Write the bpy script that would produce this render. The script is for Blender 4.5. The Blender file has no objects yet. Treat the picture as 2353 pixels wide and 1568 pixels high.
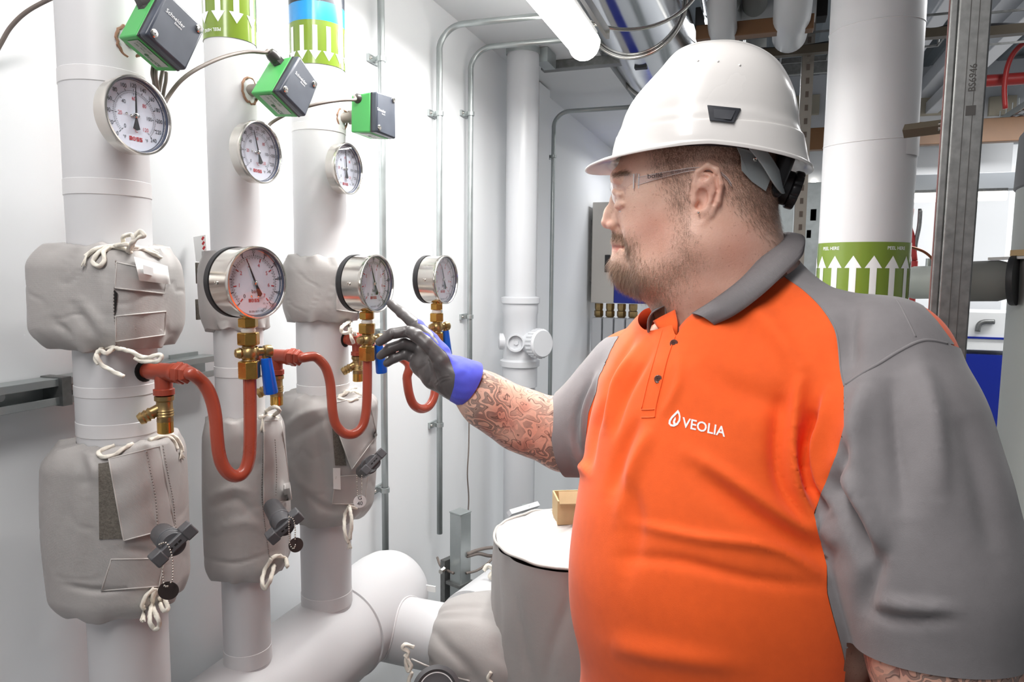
import bpy, math, random
import numpy as np
from mathutils import Vector, Matrix, noise
from mathutils.bvhtree import BVHTree
random.seed(7); rng = np.random.default_rng(7)
PI = math.pi
scene = bpy.context.scene
COL = scene.collection

# ------------------------------------------------------------------ camera
FPX = 1605.0; CX, CY = 1176.5, 784.0
CAM = np.array([0.0, 0.0, 1.58])
def _n(v): v = np.array(v, float); return v/np.linalg.norm(v)
c_down = _n((-156, 16200, 1605))
c_y = np.array((574, -154, 1605.0)); c_y = _n(c_y - c_down*np.dot(c_y, c_down))
c_x = np.cross(c_y, -c_down)
W2C = np.column_stack((c_x, c_y, -c_down))          # world vector -> camera (right, down, forward)
C2W = W2C.T
RIGHT, DOWN, FWD = W2C[0], W2C[1], W2C[2]
cam_d = bpy.data.cameras.new('camera'); cam = bpy.data.objects.new('camera', cam_d); COL.objects.link(cam)
cam_d.sensor_width = 36; cam_d.lens = FPX/2353*36; cam_d.clip_start = 0.02
mw = Matrix(((RIGHT[0], -DOWN[0], -FWD[0], CAM[0]), (RIGHT[1], -DOWN[1], -FWD[1], CAM[1]), (RIGHT[2], -DOWN[2], -FWD[2], CAM[2]), (0, 0, 0, 1)))
cam.matrix_world = mw
scene.camera = cam
# ------------------------------------------------------------------ world, lights, exposure
world = bpy.data.worlds.new('world'); scene.world = world; world.use_nodes = True
world.node_tree.nodes['Background'].inputs[0].default_value = (0.93, 0.95, 1.0, 1)
world.node_tree.nodes['Background'].inputs[1].default_value = 0.16
scene.view_settings.view_transform = 'Standard'; scene.view_settings.look = 'None'
scene.view_settings.gamma = 1; scene.view_settings.use_curve_mapping = False
scene.view_settings.exposure = 0.36
def area(name, loc, target, sx, sy, power, col=(1, 1, 1)):
    d = bpy.data.lights.new(name, 'AREA'); d.shape = 'RECTANGLE'; d.size = sx; d.size_y = sy; d.energy = power; d.color = col
    o = bpy.data.objects.new(name, d); COL.objects.link(o); o.location = loc
    o.rotation_euler = (Vector(target)-Vector(loc)).to_track_quat('-Z', 'Z').to_euler()
    return o
area('led_batten_light', (-0.575, 1.55, 2.262), (-0.76, 1.45, 0), 0.09, 1.4, 23, (1, .985, .96))
area('led_batten_light_behind', (-0.35, 0.1, 2.62), (-0.40, 0.8, 1.2), 0.30, 1.5, 18, (1, .97, .95))
area('led_batten_light_far', (1.4, 3.5, 2.9), (1.4, 3.5, 0), 0.25, 1.6, 22, (1, 1, 1))
area('led_batten_light_boiler', (-0.2, 4.2, 2.7), (-0.6, 4.2, 0), 0.25, 1.6, 26, (1, 1, 1))
area('led_batten_light_end', (2.5, 6.0, 2.9), (2.5, 6.5, 0), 2.4, 0.3, 60, (1, 1, 1))

# ------------------------------------------------------------------ pixel helpers (pixel of the photograph -> point in the room)
def ray(px, py): return C2W @ np.array([(px-CX)/FPX, (py-CY)/FPX, 1.0])
def PZ(px, py, z): return CAM + ray(px, py)*z
def PX(px, py, X): r = ray(px, py); return CAM + r*((X-CAM[0])/r[0])
def PY(px, py, Y): r = ray(px, py); return CAM + r*((Y-CAM[1])/r[1])
def PH(px, py, H): r = ray(px, py); return CAM + r*((H-CAM[2])/r[2])
def PL(px, py, O, n): r = ray(px, py); return CAM + r*(np.dot(O-CAM, n)/np.dot(r, n))
def dep(p): return float(np.dot(FWD, np.asarray(p)-CAM))
def pix(p):
    c = (np.asarray(p)-CAM) @ W2C.T
    return np.stack((CX+FPX*c[..., 0]/c[..., 2], CY+FPX*c[..., 1]/c[..., 2]), -1)

# ------------------------------------------------------------------ materials
def lin(c):
    out = []
    for v in c:
        v = v/255.0
        out.append(v/12.92 if v <= 0.04045 else ((v+0.055)/1.055)**2.4)
    return tuple(out)
MATS = {}
def M(name, col=None, rough=0.5, metal=0.0, var=None, bump=None, spec=0.5, coat=0.0, trans=0.0, emit=None, sss=0.0, sheen=0.0, weave=None):
    """var=(scale, amount)  bump=(scale, strength, distance)  weave=(scale, strength)"""
    if name in MATS: return MATS[name]
    m = bpy.data.materials.new(name); m.use_nodes = True; MATS[name] = m
    nt = m.node_tree; b = nt.nodes['Principled BSDF']
    c = lin(col)+(1,)
    b.inputs['Base Color'].default_value = c
    b.inputs['Roughness'].default_value = rough; b.inputs['Metallic'].default_value = metal
    b.inputs['Specular IOR Level'].default_value = spec; b.inputs['Coat Weight'].default_value = coat
    if sss: b.inputs['Subsurface Weight'].default_value = sss; b.inputs['Subsurface Radius'].default_value = (.012, .005, .003); b.inputs['Subsurface Scale'].default_value = 1.0
    if sheen: b.inputs['Sheen Weight'].default_value = sheen
    if emit: b.inputs['Emission Color'].default_value = c; b.inputs['Emission Strength'].default_value = emit
    tc = nt.nodes.new('ShaderNodeTexCoord')
    if var:
        n = nt.nodes.new('ShaderNodeTexNoise'); n.inputs['Scale'].default_value = var[0]; n.inputs['Detail'].default_value = 6
        nt.links.new(tc.outputs['Object'], n.inputs['Vector'])
        r = nt.nodes.new('ShaderNodeValToRGB'); a = var[1]
        r.color_ramp.elements[0].position = .3; r.color_ramp.elements[1].position = .7
        r.color_ramp.elements[0].color = tuple(x*(1-a) for x in c[:3])+(1,); r.color_ramp.elements[1].color = tuple(min(1, x*(1+a*.6)) for x in c[:3])+(1,)
        nt.links.new(n.outputs['Fac'], r.inputs['Fac']); nt.links.new(r.outputs['Color'], b.inputs['Base Color'])
        if metal > .5 or rough < .5:
            mr = nt.nodes.new('ShaderNodeMapRange'); mr.inputs['To Min'].default_value = max(.03, rough-.12); mr.inputs['To Max'].default_value = rough+.15
            nt.links.new(n.outputs['Fac'], mr.inputs['Value']); nt.links.new(mr.outputs['Result'], b.inputs['Roughness'])
    last = None
    if bump:
        n = nt.nodes.new('ShaderNodeTexNoise'); n.inputs['Scale'].default_value = bump[0]; n.inputs['Detail'].default_value = 5
        nt.links.new(tc.outputs['Object'], n.inputs['Vector'])
        bm = nt.nodes.new('ShaderNodeBump'); bm.inputs['Strength'].default_value = bump[1]; bm.inputs['Distance'].default_value = bump[2]
        nt.links.new(n.outputs['Fac'], bm.inputs['Height']); last = bm
    if weave:
        w1 = nt.nodes.new('ShaderNodeTexWave'); w1.bands_direction = 'Z'; w1.inputs['Scale'].default_value = weave[0]; w1.inputs['Distortion'].default_value = .6
        w2 = nt.nodes.new('ShaderNodeTexWave'); w2.bands_direction = 'DIAGONAL'; w2.inputs['Scale'].default_value = weave[0]*.8; w2.inputs['Distortion'].default_value = .6
        ad = nt.nodes.new('ShaderNodeMath'); ad.operation = 'ADD'
        for w in (w1, w2): nt.links.new(tc.outputs['Object'], w.inputs['Vector'])
        nt.links.new(w1.outputs['Fac'], ad.inputs[0]); nt.links.new(w2.outputs['Fac'], ad.inputs[1])
        bm = nt.nodes.new('ShaderNodeBump'); bm.inputs['Strength'].default_value = weave[1]; bm.inputs['Distance'].default_value = .0006
        nt.links.new(ad.outputs[0], bm.inputs['Height'])
        if last: nt.links.new(last.outputs['Normal'], bm.inputs['Normal'])
        last = bm
    if last: nt.links.new(last.outputs['Normal'], b.inputs['Normal'])
    return m
def glass_mat(name, tint=(1, 1, 1), rough=.02, refl=1.0, haze=0.0):
    m = bpy.data.materials.new(name); m.use_nodes = True; nt = m.node_tree; nt.nodes.clear()
    out = nt.nodes.new('ShaderNodeOutputMaterial'); mix = nt.nodes.new('ShaderNodeMixShader')
    t = nt.nodes.new('ShaderNodeBsdfTransparent'); t.inputs[0].default_value = tint+(1,)
    g = nt.nodes.new('ShaderNodeBsdfGlossy'); g.inputs['Roughness'].default_value = rough
    lw = nt.nodes.new('ShaderNodeLayerWeight'); lw.inputs[0].default_value = .5
    fr = nt.nodes.new('ShaderNodeMath'); fr.operation = 'POWER'; fr.inputs[1].default_value = 4.0; nt.links.new(lw.outputs['Facing'], fr.inputs[0])
    ma = nt.nodes.new('ShaderNodeMath'); ma.operation = 'MULTIPLY_ADD'; ma.inputs[1].default_value = refl*.9; ma.inputs[2].default_value = haze+.05*refl
    nt.links.new(fr.outputs[0], ma.inputs[0]); nt.links.new(ma.outputs[0], mix.inputs[0])
    nt.links.new(t.outputs[0], mix.inputs[1]); nt.links.new(g.outputs[0], mix.inputs[2]); nt.links.new(mix.outputs[0], out.inputs[0])
    MATS[name] = m; return m

wall_m = M('wall_paint', (238, 240, 242), .38, var=(1.2, .015), bump=(45, .08, .002))
ceil_m = M('ceiling_board', (226, 228, 230), .6, var=(2, .04))
deck_m = M('deck_metal', (120, 128, 134), .45, .3, var=(3, .1))
floor_m = M('floor_screed', (140, 142, 140), .5, var=(4, .1), bump=(30, .1, .003))
lag_m = M('pipe_lagging', (214, 214, 216), .42, var=(3, .02), bump=(14, .12, .003))
lag2_m = M('lagging_tape', (222, 221, 222), .35, bump=(40, .1, .001))
jack_m = M('jacket_cloth', (176, 172, 170), .42, var=(6, .05), bump=(22, .25, .006), weave=(420, .25))
hook_m = M('hook_strip', (112, 106, 98), .95, var=(300, .3), bump=(500, .8, .001))
hollow_m = M('dark_inside', (22, 20, 20), .9)
rope_m = M('cotton_rope', (236, 230, 218), .9, var=(150, .12), bump=(600, .5, .0008))
steel_m = M('polished_steel', (214, 210, 204), .16, 1.0, var=(8, .05))
chrome_m = M('bright_aluminium', (205, 208, 212), .10, 1.0, var=(3, .04), bump=(7, .10, .004))
galv_m = M('galvanised_steel', (176, 182, 182), .36, .75, var=(14, .12), bump=(60, .1, .001))
galvd_m = M('dull_galvanised_steel', (128, 129, 128), .42, .7, var=(60, .2), bump=(150, .15, .0006))
dark_m = M('black_rubber', (44, 44, 47), .55)
blk_m = M('black_print', (28, 28, 34), .6)
redp_m = M('red_print', (196, 40, 48), .6)
white_m = M('white_dial', (232, 236, 246), .5)
whitep_m = M('white_print', (245, 246, 246), .45)
brass_m = M('brass', (206, 165, 88), .24, .95, var=(30, .12), bump=(80, .06, .0006))
oldbrass_m = M('dull_brass', (176, 150, 104), .36, .9, var=(60, .2), bump=(120, .2, .0008))
red_m = M('red_oxide_paint', (172, 76, 56), .30, var=(22, .09), bump=(40, .12, .001), coat=.25)
ptfe_m = M('thread_tape', (238, 236, 230), .7, bump=(200, .5, .001))
blue_m = M('blue_plastic', (10, 98, 214), .28)
green_m = M('green_plastic', (78, 172, 92), .4, var=(20, .03))
cover_m = M('slate_plastic', (70, 76, 88), .34, var=(18, .22))
cable_m = M('grey_cable', (118, 108, 102), .5)
gland_m = M('dark_gland', (62, 58, 58), .4)
sleeve_m = M('grey_sleeve', (150, 140, 134), .55, var=(50, .1))
olive_m = M('olive_label', (118, 142, 50), .22, coat=.3)
sky_m = M('blue_label', (40, 150, 226), .22, coat=.3)
ink_m = M('black_label', (36, 42, 54), .25)
handle_m = M('grey_handle', (84, 84, 87), .38, var=(20, .05))
tagd_m = M('brown_tag', (58, 48, 46), .35)
chain_m = M('bead_chain', (200, 194, 184), .25, 1.0)
plastic_m = M('light_grey_plastic', (206, 208, 212), .35)
card_m = M('cardboard', (206, 178, 136), .8, var=(30, .08))
paper_m = M('paper', (244, 244, 242), .6)
cobalt_m = M('cobalt_paint', (24, 44, 150), .3)
orange_m = M('amber_paint', (106, 72, 40), .5, var=(10, .1))
lamp_m = M('lamp_diffuser', (255, 252, 246), .5, emit=6.0)
lampfar_m = M('lamp_diffuser_far', (255, 250, 240), .5, emit=3.0)
copper_m = M('copper', (176, 112, 84), .3, .8)
tank_m = M('tank_paint', (186, 190, 186), .5, var=(3, .04), bump=(20, .1, .003))
foam_m = M('grey_foam', (128, 129, 126), .7, var=(8, .05))
redpipe_m = M('red_pipe_paint', (160, 42, 40), .45)
glass_m = glass_mat('gauge_glass', (.97, .98, 1.0), .02, 1.1, .0)
goggle_m = glass_mat('eyewear_glass', (.97, .96, .97), .03, 1.3, .04)

# ------------------------------------------------------------------ mesh building
class MB:
    def __init__(s): s.v = []; s.f = []; s.n = 0
    def add(s, V, F):
        V = np.asarray(V, float).reshape(-1, 3); s.v.append(V); s.f += [tuple(i+s.n for i in f) for f in F]; s.n += len(V); return s
    def box(s, c, size, R=None):
        c = np.asarray(c, float); h = np.asarray(size, float)/2; R = np.eye(3) if R is None else np.asarray(R)
        V = [c + R @ (np.array((i, j, k))*h) for k in (-1, 1) for j in (-1, 1) for i in (-1, 1)]
        return s.add(V, [(0, 2, 3, 1), (4, 5, 7, 6), (0, 1, 5, 4), (2, 6, 7, 3), (0, 4, 6, 2), (1, 3, 7, 5)])
    def lathe(s, o, ax, prof, n=32, ref=None, a0=0, a1=2*PI, close=True):
        o = np.asarray(o, float); ax = _n(ax)
        ref = np.array((0, 0, 1.0)) if ref is None else np.asarray(ref, float)
        if abs(np.dot(_n(ref), ax)) > .97: ref = np.array((1.0, 0, 0))
        u = _n(ref-ax*np.dot(ref, ax)); w = np.cross(ax, u)
        full = abs(a1-a0-2*PI) < 1e-6; m = n if full else n+1
        V = []
        for r, h in prof:
            for i in range(m):
                a = a0+(a1-a0)*i/n
                V.append(o+ax*h+u*(r*math.cos(a))+w*(r*math.sin(a)))
        F = []
        for j in range(len(prof)-1):
            for i in range(n):
                i2 = (i+1) % m
                F.append((j*m+i, j*m+i2, (j+1)*m+i2, (j+1)*m+i))
        if full and close:
            if prof[0][0] > 1e-6: F.append(tuple(range(m-1, -1, -1)))
            if prof[-1][0] > 1e-6: F.append(tuple((len(prof)-1)*m+i for i in range(m)))
        return s.add(V, F)
    def cyl(s, p0, p1, r0, r1=None, n=24, ref=None):
        p0 = np.asarray(p0, float); p1 = np.asarray(p1, float); r1 = r0 if r1 is None else r1
        L = np.linalg.norm(p1-p0); return s.lathe(p0, p1-p0, [(r0, 0), (r1, L)], n, ref)
    def tube(s, pts, r, n=10, closed=False, twist=0.0, lobes=0, lobe_amt=0.0):
        P = np.asarray(pts, float); N = len(P)
        rr = np.full(N, r) if np.isscalar(r) else np.asarray(r, float)
        T = np.gradient(P, axis=0) if not closed else np.roll(P, -1, 0)-np.roll(P, 1, 0)
        T /= (np.linalg.norm(T, axis=1)[:, None]+1e-12)
        ref = np.array((0, 0, 1.0)) if abs(T[0][2]) < .9 else np.array((1.0, 0, 0))
        u = _n(ref-T[0]*np.dot(ref, T[0])); V = []; acc = 0
        for i in range(N):
            u = _n(u-T[i]*np.dot(u, T[i])); w = np.cross(T[i], u)
            if i: acc += np.linalg.norm(P[i]-P[i-1])*twist
            for k in range(n):
                a = 2*PI*k/n
                rad = rr[i]*(1+lobe_amt*math.cos(lobes*a+acc)) if lobes else rr[i]
                V.append(P[i]+u*(rad*math.cos(a))+w*(rad*math.sin(a)))
        F = []
        for i in range(N-1 if not closed else N):
            i2 = (i+1) % N
            for k in range(n): F.append((i*n+k, i*n+(k+1) % n, i2*n+(k+1) % n, i2*n+k))
        if not closed: F.append(tuple(range(n-1, -1, -1))); F.append(tuple((N-1)*n+k for k in range(n)))
        return s.add(V, F)
    def sphere(s, c, r, n=12, R=None, sc=(1, 1, 1)):
        V = []; F = []; c = np.asarray(c, float); R = np.eye(3) if R is None else np.asarray(R)
        for j in range(n+1):
            ph = PI*j/n
            for i in range(2*n):
                a = PI*i/n
                V.append(c+R @ (np.array((math.sin(ph)*math.cos(a)*sc[0], math.sin(ph)*math.sin(a)*sc[1], math.cos(ph)*sc[2]))*r))
        for j in range(n):
            for i in range(2*n): F.append((j*2*n+i, (j+1)*2*n+i, (j+1)*2*n+(i+1) % (2*n), j*2*n+(i+1) % (2*n)))
        return s.add(V, F)
    def prism(s, poly, t):
        """poly: list of 3D points, t: offset vector"""
        P = np.asarray(poly, float); n = len(P); t = np.asarray(t, float)
        V = np.vstack((P, P+t)); F = [tuple(range(n-1, -1, -1)), tuple(range(n, 2*n))]
        F += [(i, (i+1) % n, n+(i+1) % n, n+i) for i in range(n)]
        return s.add(V, F)
    def grid(s, G, thick=None, closed_u=False):
        """G: (a,b,3) array; optional offset vectors array or scalar-normal thickness"""
        G = np.asarray(G, float); a, b = G.shape[:2]
        F = []
        bb = b if closed_u else b-1
        for j in range(a-1):
            for i in range(bb): F.append((j*b+i, j*b+(i+1) % b, (j+1)*b+(i+1) % b, (j+1)*b+i))
        if thick is None: return s.add(G.reshape(-1, 3), F)
        B = G+thick; n = a*b
        F2 = F+[tuple(n+i for i in reversed(f)) for f in F]
        rim = []
        if not closed_u:
            loop = [i for i in range(b)]+[j*b+b-1 for j in range(1, a)]+[(a-1)*b+i for i in range(b-2, -1, -1)]+[j*b for j in range(a-2, 0, -1)]
            for i in range(len(loop)):
                p, q = loop[i], loop[(i+1) % len(loop)]; rim.append((q, p, n+p, n+q))
        else:
            for i in range(b):
                q = (i+1) % b; rim.append((q, i, n+i, n+q)); rim.append(((a-1)*b+i, (a-1)*b+q, n+(a-1)*b+q, n+(a-1)*b+i))
        return s.add(np.vstack((G.reshape(-1, 3), B.reshape(-1, 3))), F2+rim)
    def verts(s): return np.vstack(s.v)
    def build(s, name, mat, parent=None, smooth=35, bevel=0, seg=2, label=None):
        V = s.verts(); off = np.zeros(3)
        p = parent
        while p is not None: off = off+np.array(p.location); p = p.parent
        me = bpy.data.meshes.new(name); me.from_pydata((V-off).tolist(), [], s.f); me.validate(); me.update()
        o = bpy.data.objects.new(name, me); COL.objects.link(o)
        if mat: me.materials.append(mat)
        if parent is not None: o.parent = parent
        if smooth:
            me.polygons.foreach_set('use_smooth', [True]*len(me.polygons))
            if smooth < 180: me.set_sharp_from_angle(angle=math.radians(smooth))
        if bevel:
            md = o.modifiers.new('bevel', 'BEVEL'); md.width = bevel; md.segments = seg; md.limit_method = 'ANGLE'; md.angle_limit = math.radians(40)
        if label: o['label'] = label
        return o
    def bvh(s): return BVHTree.FromPolygons([tuple(p) for p in s.verts()], s.f)
def thing(name, label, cat, loc=(0, 0, 0), group=None):
    o = bpy.data.objects.new(name, None); COL.objects.link(o); o.location = tuple(map(float, loc)); o.empty_display_size = .05
    o['label'] = label; o['category'] = cat
    if group: o['group'] = group
    return o
def tag(o, label, cat, group=None):
    o['label'] = label; o['category'] = cat
    if group: o['group'] = group
    return o
def struct(name, mb, mat, parent=None, **k):
    o = mb.build(name, mat, parent, **k)
    if parent is None: o['kind'] = 'structure'
    return o
def smoothline(P, k=6):
    """Catmull-Rom through points"""
    P = np.asarray(P, float); P = np.vstack((2*P[0]-P[1], P, 2*P[-1]-P[-2])); out = []
    for i in range(1, len(P)-2):
        for j in range(k):
            t = j/k; a, b, c, d = P[i-1], P[i], P[i+1], P[i+2]
            out.append(.5*((2*b)+(-a+c)*t+(2*a-5*b+4*c-d)*t*t+(-a+3*b-3*c+d)*t**3))
    out.append(P[-2]); return np.array(out)
_tc = {}
def text2d(txt, size=1.0, bold=0.0):
    """flat triangles of a text, centred, cap height about .7*size"""
    k = (txt, bold)
    if k not in _tc:
        cu = bpy.data.curves.new('t', 'FONT'); cu.body = txt; cu.size = 1; cu.offset = bold; cu.align_x = 'CENTER'; cu.align_y = 'CENTER'; cu.resolution_u = 3
        ob = bpy.data.objects.new('t', cu); me = ob.to_mesh()
        V = np.array([v.co[:] for v in me.vertices]); F = [tuple(p.vertices) for p in me.polygons]
        ob.to_mesh_clear(); bpy.data.objects.remove(ob); bpy.data.curves.remove(cu); _tc[k] = (V, F)
    V, F = _tc[k]; return V*size, F
def put_text(mb, txt, size, O, X, Y, bold=0.0, squash=1.0):
    V, F = text2d(txt, size, bold); O = np.asarray(O, float)
    if len(V): mb.add(O+V[:, :1]*squash*np.asarray(X)+V[:, 1:2]*np.asarray(Y), F)
def rope(name, pts, r, parent, mat=None, n=12, res=10):
    P = smoothline(pts, res); L = np.linalg.norm(np.diff(P, axis=0), axis=1).sum()
    m = MB(); m.tube(P, r, n, twist=1.6/r*.6, lobes=3, lobe_amt=.2)
    return m.build(name, mat or rope_m, parent, smooth=180)
def cable(name, pts, r, mat, parent=None, res=8, n=8):
    m = MB(); m.tube(smoothline(pts, res), r, n); return m.build(name, mat, parent, smooth=180)

# ================================================================== the setting
WX = -1.06
struct('floor', MB().box((1.5, 2.5, -.05), (6.4, 12, .1)), floor_m)
wl = struct('wall_left', MB().box((WX-.1, 2.5, 1.7), (.2, 12, 3.5)), wall_m)
struct('wall_back', MB().box((1.7, 7.6, 1.7), (6.0, .2, 3.5)), wall_m)
struct('wall_right', MB().box((4.7, 2.5, 1.7), (.2, 12, 3.5)), wall_m)
struct('trim_1', MB().box((-.86, 2.5, 2.96), (.40, 10, .98)), ceil_m)                 # boxed soffit above the left wall
struct('trim_2', MB().box((-1.035, 3.28, 1.24), (.05, .17, 2.44)), wall_m)
# panel joints of the left wall: thin cover strips
# corrugated deck ceiling
m = MB(); xs = np.arange(-1.0, 4.7, .075); G = []
for i, x in enumerate(xs): G.append([(x, -1.5, 3.44+(.05 if i % 4 in (0, 1) else 0)), (x, 7.5, 3.44+(.05 if i % 4 in (0, 1) else 0))])
m.grid(np.array(G), np.array((0, 0, .03))); struct('ceiling', m, deck_m, smooth=0)

# ------------------------------------------------------------------ conduits on the left wall
def conduit(yy, zbot, ztop, xr, label, saddles, r=.0100, rb=.075):
    pts = [(-1.03, yy, zbot), (-1.03, yy, ztop-rb)]
    n = 10; P = [np.array(pts[0]), np.array(pts[1])]
    for i in range(1, n+1):
        a = PI/2*i/n; P.append(np.array((-1.03+rb-rb*math.cos(a), yy+.02*math.sin(a), ztop-rb+rb*math.sin(a))))
    P.append(np.array((xr, yy+.03, ztop)))
    Q = [P[0]]+[P[0]+(P[1]-P[0])*t for t in (.33, .66)]+P[1:]
    t = thing('steel_conduit', label, 'conduit', (-1.03, yy, zbot))
    m = MB(); m.tube(np.array(Q), r, 14); m.build('conduit_tube', galv_m, t, smooth=180)
    for z in saddles:
        s = MB(); s.box((-1.045, yy, z), (.03, .012, .014)); s.box((-1.056, yy, z), (.008, .060, .020))
        s.lathe((-1.03, yy, z-.008), (0, 0, 1), [(r+.001, 0), (r+.004, .001), (r+.004, .015), (r+.001, .016)], 16, close=False)
        so = s.build('saddle', galv_m, t)
        for sy in (-1, 1): s = MB(); s.sphere((-1.050, yy+sy*.022, z), .005, 6); s.build('screw', steel_m, so)
    return t
conduit(1.784, .62, 2.46, -.55, 'galvanised conduit nearest the gauges, just right of the third insulated pipe', (2.17, 1.40, .93))
conduit(2.160, .66, 2.385, -.66, 'galvanised conduit running down behind the gloved hand and ending in a bare cable', (2.10, 1.05))
conduit(2.424, 1.05, 2.392, -.64, 'galvanised conduit immediately left of the grey soil pipe', (2.155, 1.41))
conduit(3.508, .75, 2.395, -.40, 'thin conduit right of the soil pipe that bends over towards the white helmet', (2.17,), r=.011)

# ------------------------------------------------------------------ grey soil pipe with access fitting
sx, sy = -.93, 2.72
t = thing('soil_pipe', 'light grey plastic soil pipe running from floor to soffit with an access fitting', 'pipe', (sx, sy, 0))
m = MB(); m.cyl((sx, sy, 0), (sx, sy, 2.47), .064, n=40); m.build('pipe_barrel', plastic_m, t)
fz = PY(1195, 800, 2.66)[2]
m = MB(); m.lathe((sx, sy, fz-.17), (0, 0, 1), [(.066, 0), (.073, .004), (.073, .085), (.082, .09), (.082, .112), (.073, .116), (.070, .12), (.070, .30), (.073, .31), (.073, .345), (.080, .35), (.080, .372), (.066, .376)], 40); m.build('access_fitting', plastic_m, t)
d = _n((.93, -.55, .06)); c0 = np.array((sx, sy, fz+.015))+d*.05
m = MB(); m.lathe(c0, d, [(.045, 0), (.050, .045), (.058, .048), (.058, .085), (.052, .092), (.0, .092)], 32); cap = m.build('access_cap', plastic_m, t)
m = MB()
for i in range(24):
    a = 2*PI*i/24; u = np.cross(d, (0, 0, 1)); u = _n(u); w = np.cross(d, u)
    m.box(c0+d*.066+(u*math.cos(a)+w*math.sin(a))*.058, (.006, .006, .030), np.column_stack((u, w, d)))
m.build('grip_rib', plastic_m, cap)
d = _n((.12, -1, .02)); c0 = np.array((sx, sy, fz+.02))+d*.05
m = MB(); m.lathe(c0, d, [(.036, 0), (.036, .038), (.030, .038), (.028, .022), (.0, .022)], 28); bo = m.build('side_boss', plastic_m, t)
m = MB(); m.lathe(c0+d*.02, d, [(.012, 0), (.010, .008), (0, .008)], 6); m.build('boss_plug', plastic_m, bo)
d = _n((-.9, -.35, 0)); c0 = np.array((sx, sy, fz+.02))+d*.05
m = MB(); m.lathe(c0, d, [(.034, 0), (.034, .035), (.024, .040), (0, .040)], 24); m.build('side_boss', plastic_m, t)
for z in (2.45,):
    tmp = MB(); tmp.lathe((sx, sy, z-.012), (0, 0, 1), [(.066, 0), (.068, .002), (.068, .022), (.066, .024)], 32, close=False); tmp.build('pipe_clip', galv_m, t)

# thin cable left hanging out of the third conduit, and the loose loops on the steel post
cp = [PX(1078, 960, -1.035), PX(1077, 1030, -1.03), PX(1074, 1090, -1.03), PX(1077, 1150, -1.03), PX(1072, 1230, -1.03), PX(1074, 1275, -1.0)]
o = cable('loose_cable', cp, .0028, cable_m); tag(o, 'thin dark cable hanging down the wall to the top of the steel post', 'cable')
# ------------------------------------------------------------------ steel post and cable loops
zt = PZ(1058, 1178, 2.30)
px_, py_ = zt[0], zt[1]
t = thing('steel_post', 'short galvanised box-section post standing in front of the left wall', 'post', (px_, py_, 0))
a = math.radians(-20); R = np.array(((math.cos(a), -math.sin(a), 0), (math.sin(a), math.cos(a), 0), (0, 0, 1)))
m = MB(); m.box((px_, py_, zt[2]/2), (.050, .050, zt[2]), R); m.build('upright', galv_m, t, bevel=.003)
m = MB(); m.box((px_, py_, zt[2]+.002), (.052, .052, .005), R); m.build('end_cap', galv_m, t, bevel=.001)
zc = PZ(1058, 1345, 2.30)[2]
m = MB(); m.box((px_-.002, py_-.002, zc), (.064, .064, .010), R); m.build('clamp_band', galvd_m, t)
m = MB(); m.box((px_-.05, py_+.01, zc-.08), (.02, .05, .30), R); m.build('bracket', galvd_m, t)
m = MB(); m.cyl((px_-.046, py_-.03, zc+.05), (px_-.046, py_-.055, zc+.05), .008, n=6); m.cyl((px_+.046, py_-.02, zc), (px_+.046, py_-.045, zc), .007, n=6); m.build('bolt', steel_m, t)
def cz(pts, z0, z1): n = len(pts); return [PZ(p[0], p[1], z0+(z1-z0)*i/(n-1)) for i, p in enumerate(pts)]
o = cable('loose_cable', cz([(1005, 1282), (1012, 1300), (1025, 1310), (1042, 1318)], 2.42, 2.3), .0045, cable_m); tag(o, 'short dark cable sagging from the foot of the second conduit to the post', 'cable')
o = cable('loose_cable', cz([(1074, 1274), (1100, 1264), (1130, 1259), (1155, 1262), (1175, 1258)], 2.3, 2.5), .006, cable_m); tag(o, 'upper thick dark cable looping from the post behind the jacketed vessel', 'cable')
o = cable('loose_cable', cz([(1074, 1279), (1100, 1273), (1125, 1278), (1155, 1276), (1180, 1270)], 2.3, 2.5), .006, cable_m); tag(o, 'middle dark cable running level from the post to the jacketed vessel', 'cable')
o = cable('loose_cable', cz([(1072, 1318), (1095, 1312), (1120, 1296), (1142, 1272), (1160, 1252), (1150, 1236), (1172, 1232)], 2.3, 2.5), .0042, cable_m); tag(o, 'lowest thin cable curving up from the post in a hooked loop', 'cable')

# ------------------------------------------------------------------ LED batten over the gauges
t = thing('led_batten', 'glowing white tube light hung above and beyond the gauges', 'lamp', (-.575, 1.5, 2.31))
G = []
for y in np.linspace(.75, 2.30, 12): G.append([(-.575+.052*math.cos(a), y, 2.325-.050*math.sin(a)) for a in np.linspace(-.1, PI+.1, 17)])
m = MB(); m.grid(np.array(G)); m.build('diffuser', lamp_m, t, smooth=180)
m = MB(); m.sphere((-.575, 2.295, 2.318), .052, 10, sc=(1, .45, 1)); m.build('end_cap', lamp_m, t, smooth=180)
m = MB(); m.box((-.575, 1.52, 2.345), (.085, 1.56, .03)); m.build('housing', plastic_m, t, bevel=.004)
m = MB(); m.box((-.48, 1.9, 2.315), (.012, .62, .03)); m.build('side_reflector', steel_m, t)
m = MB(); m.box((-.62, 1.5, 2.415), (.012, .9, .12)); m.build('hanger', galv_m, t)
t = thing('channel_bracket', 'dark steel channel fixed under the soffit behind the end of the tube light', 'bracket', (-.75, 2.9, 2.46))
m = MB(); m.box((-.72, 2.95, 2.452), (.40, .05, .035)); m.build('channel', galvd_m, t, bevel=.002)
m = MB(); m.box((-.86, 2.80, 2.44), (.05, .12, .055)); m.build('bracket_plate', galv_m, t)
m = MB(); m.box((-.50, 2.95, 2.425), (.05, .03, .03)); m.build('bolt', dark_m, t)

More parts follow.
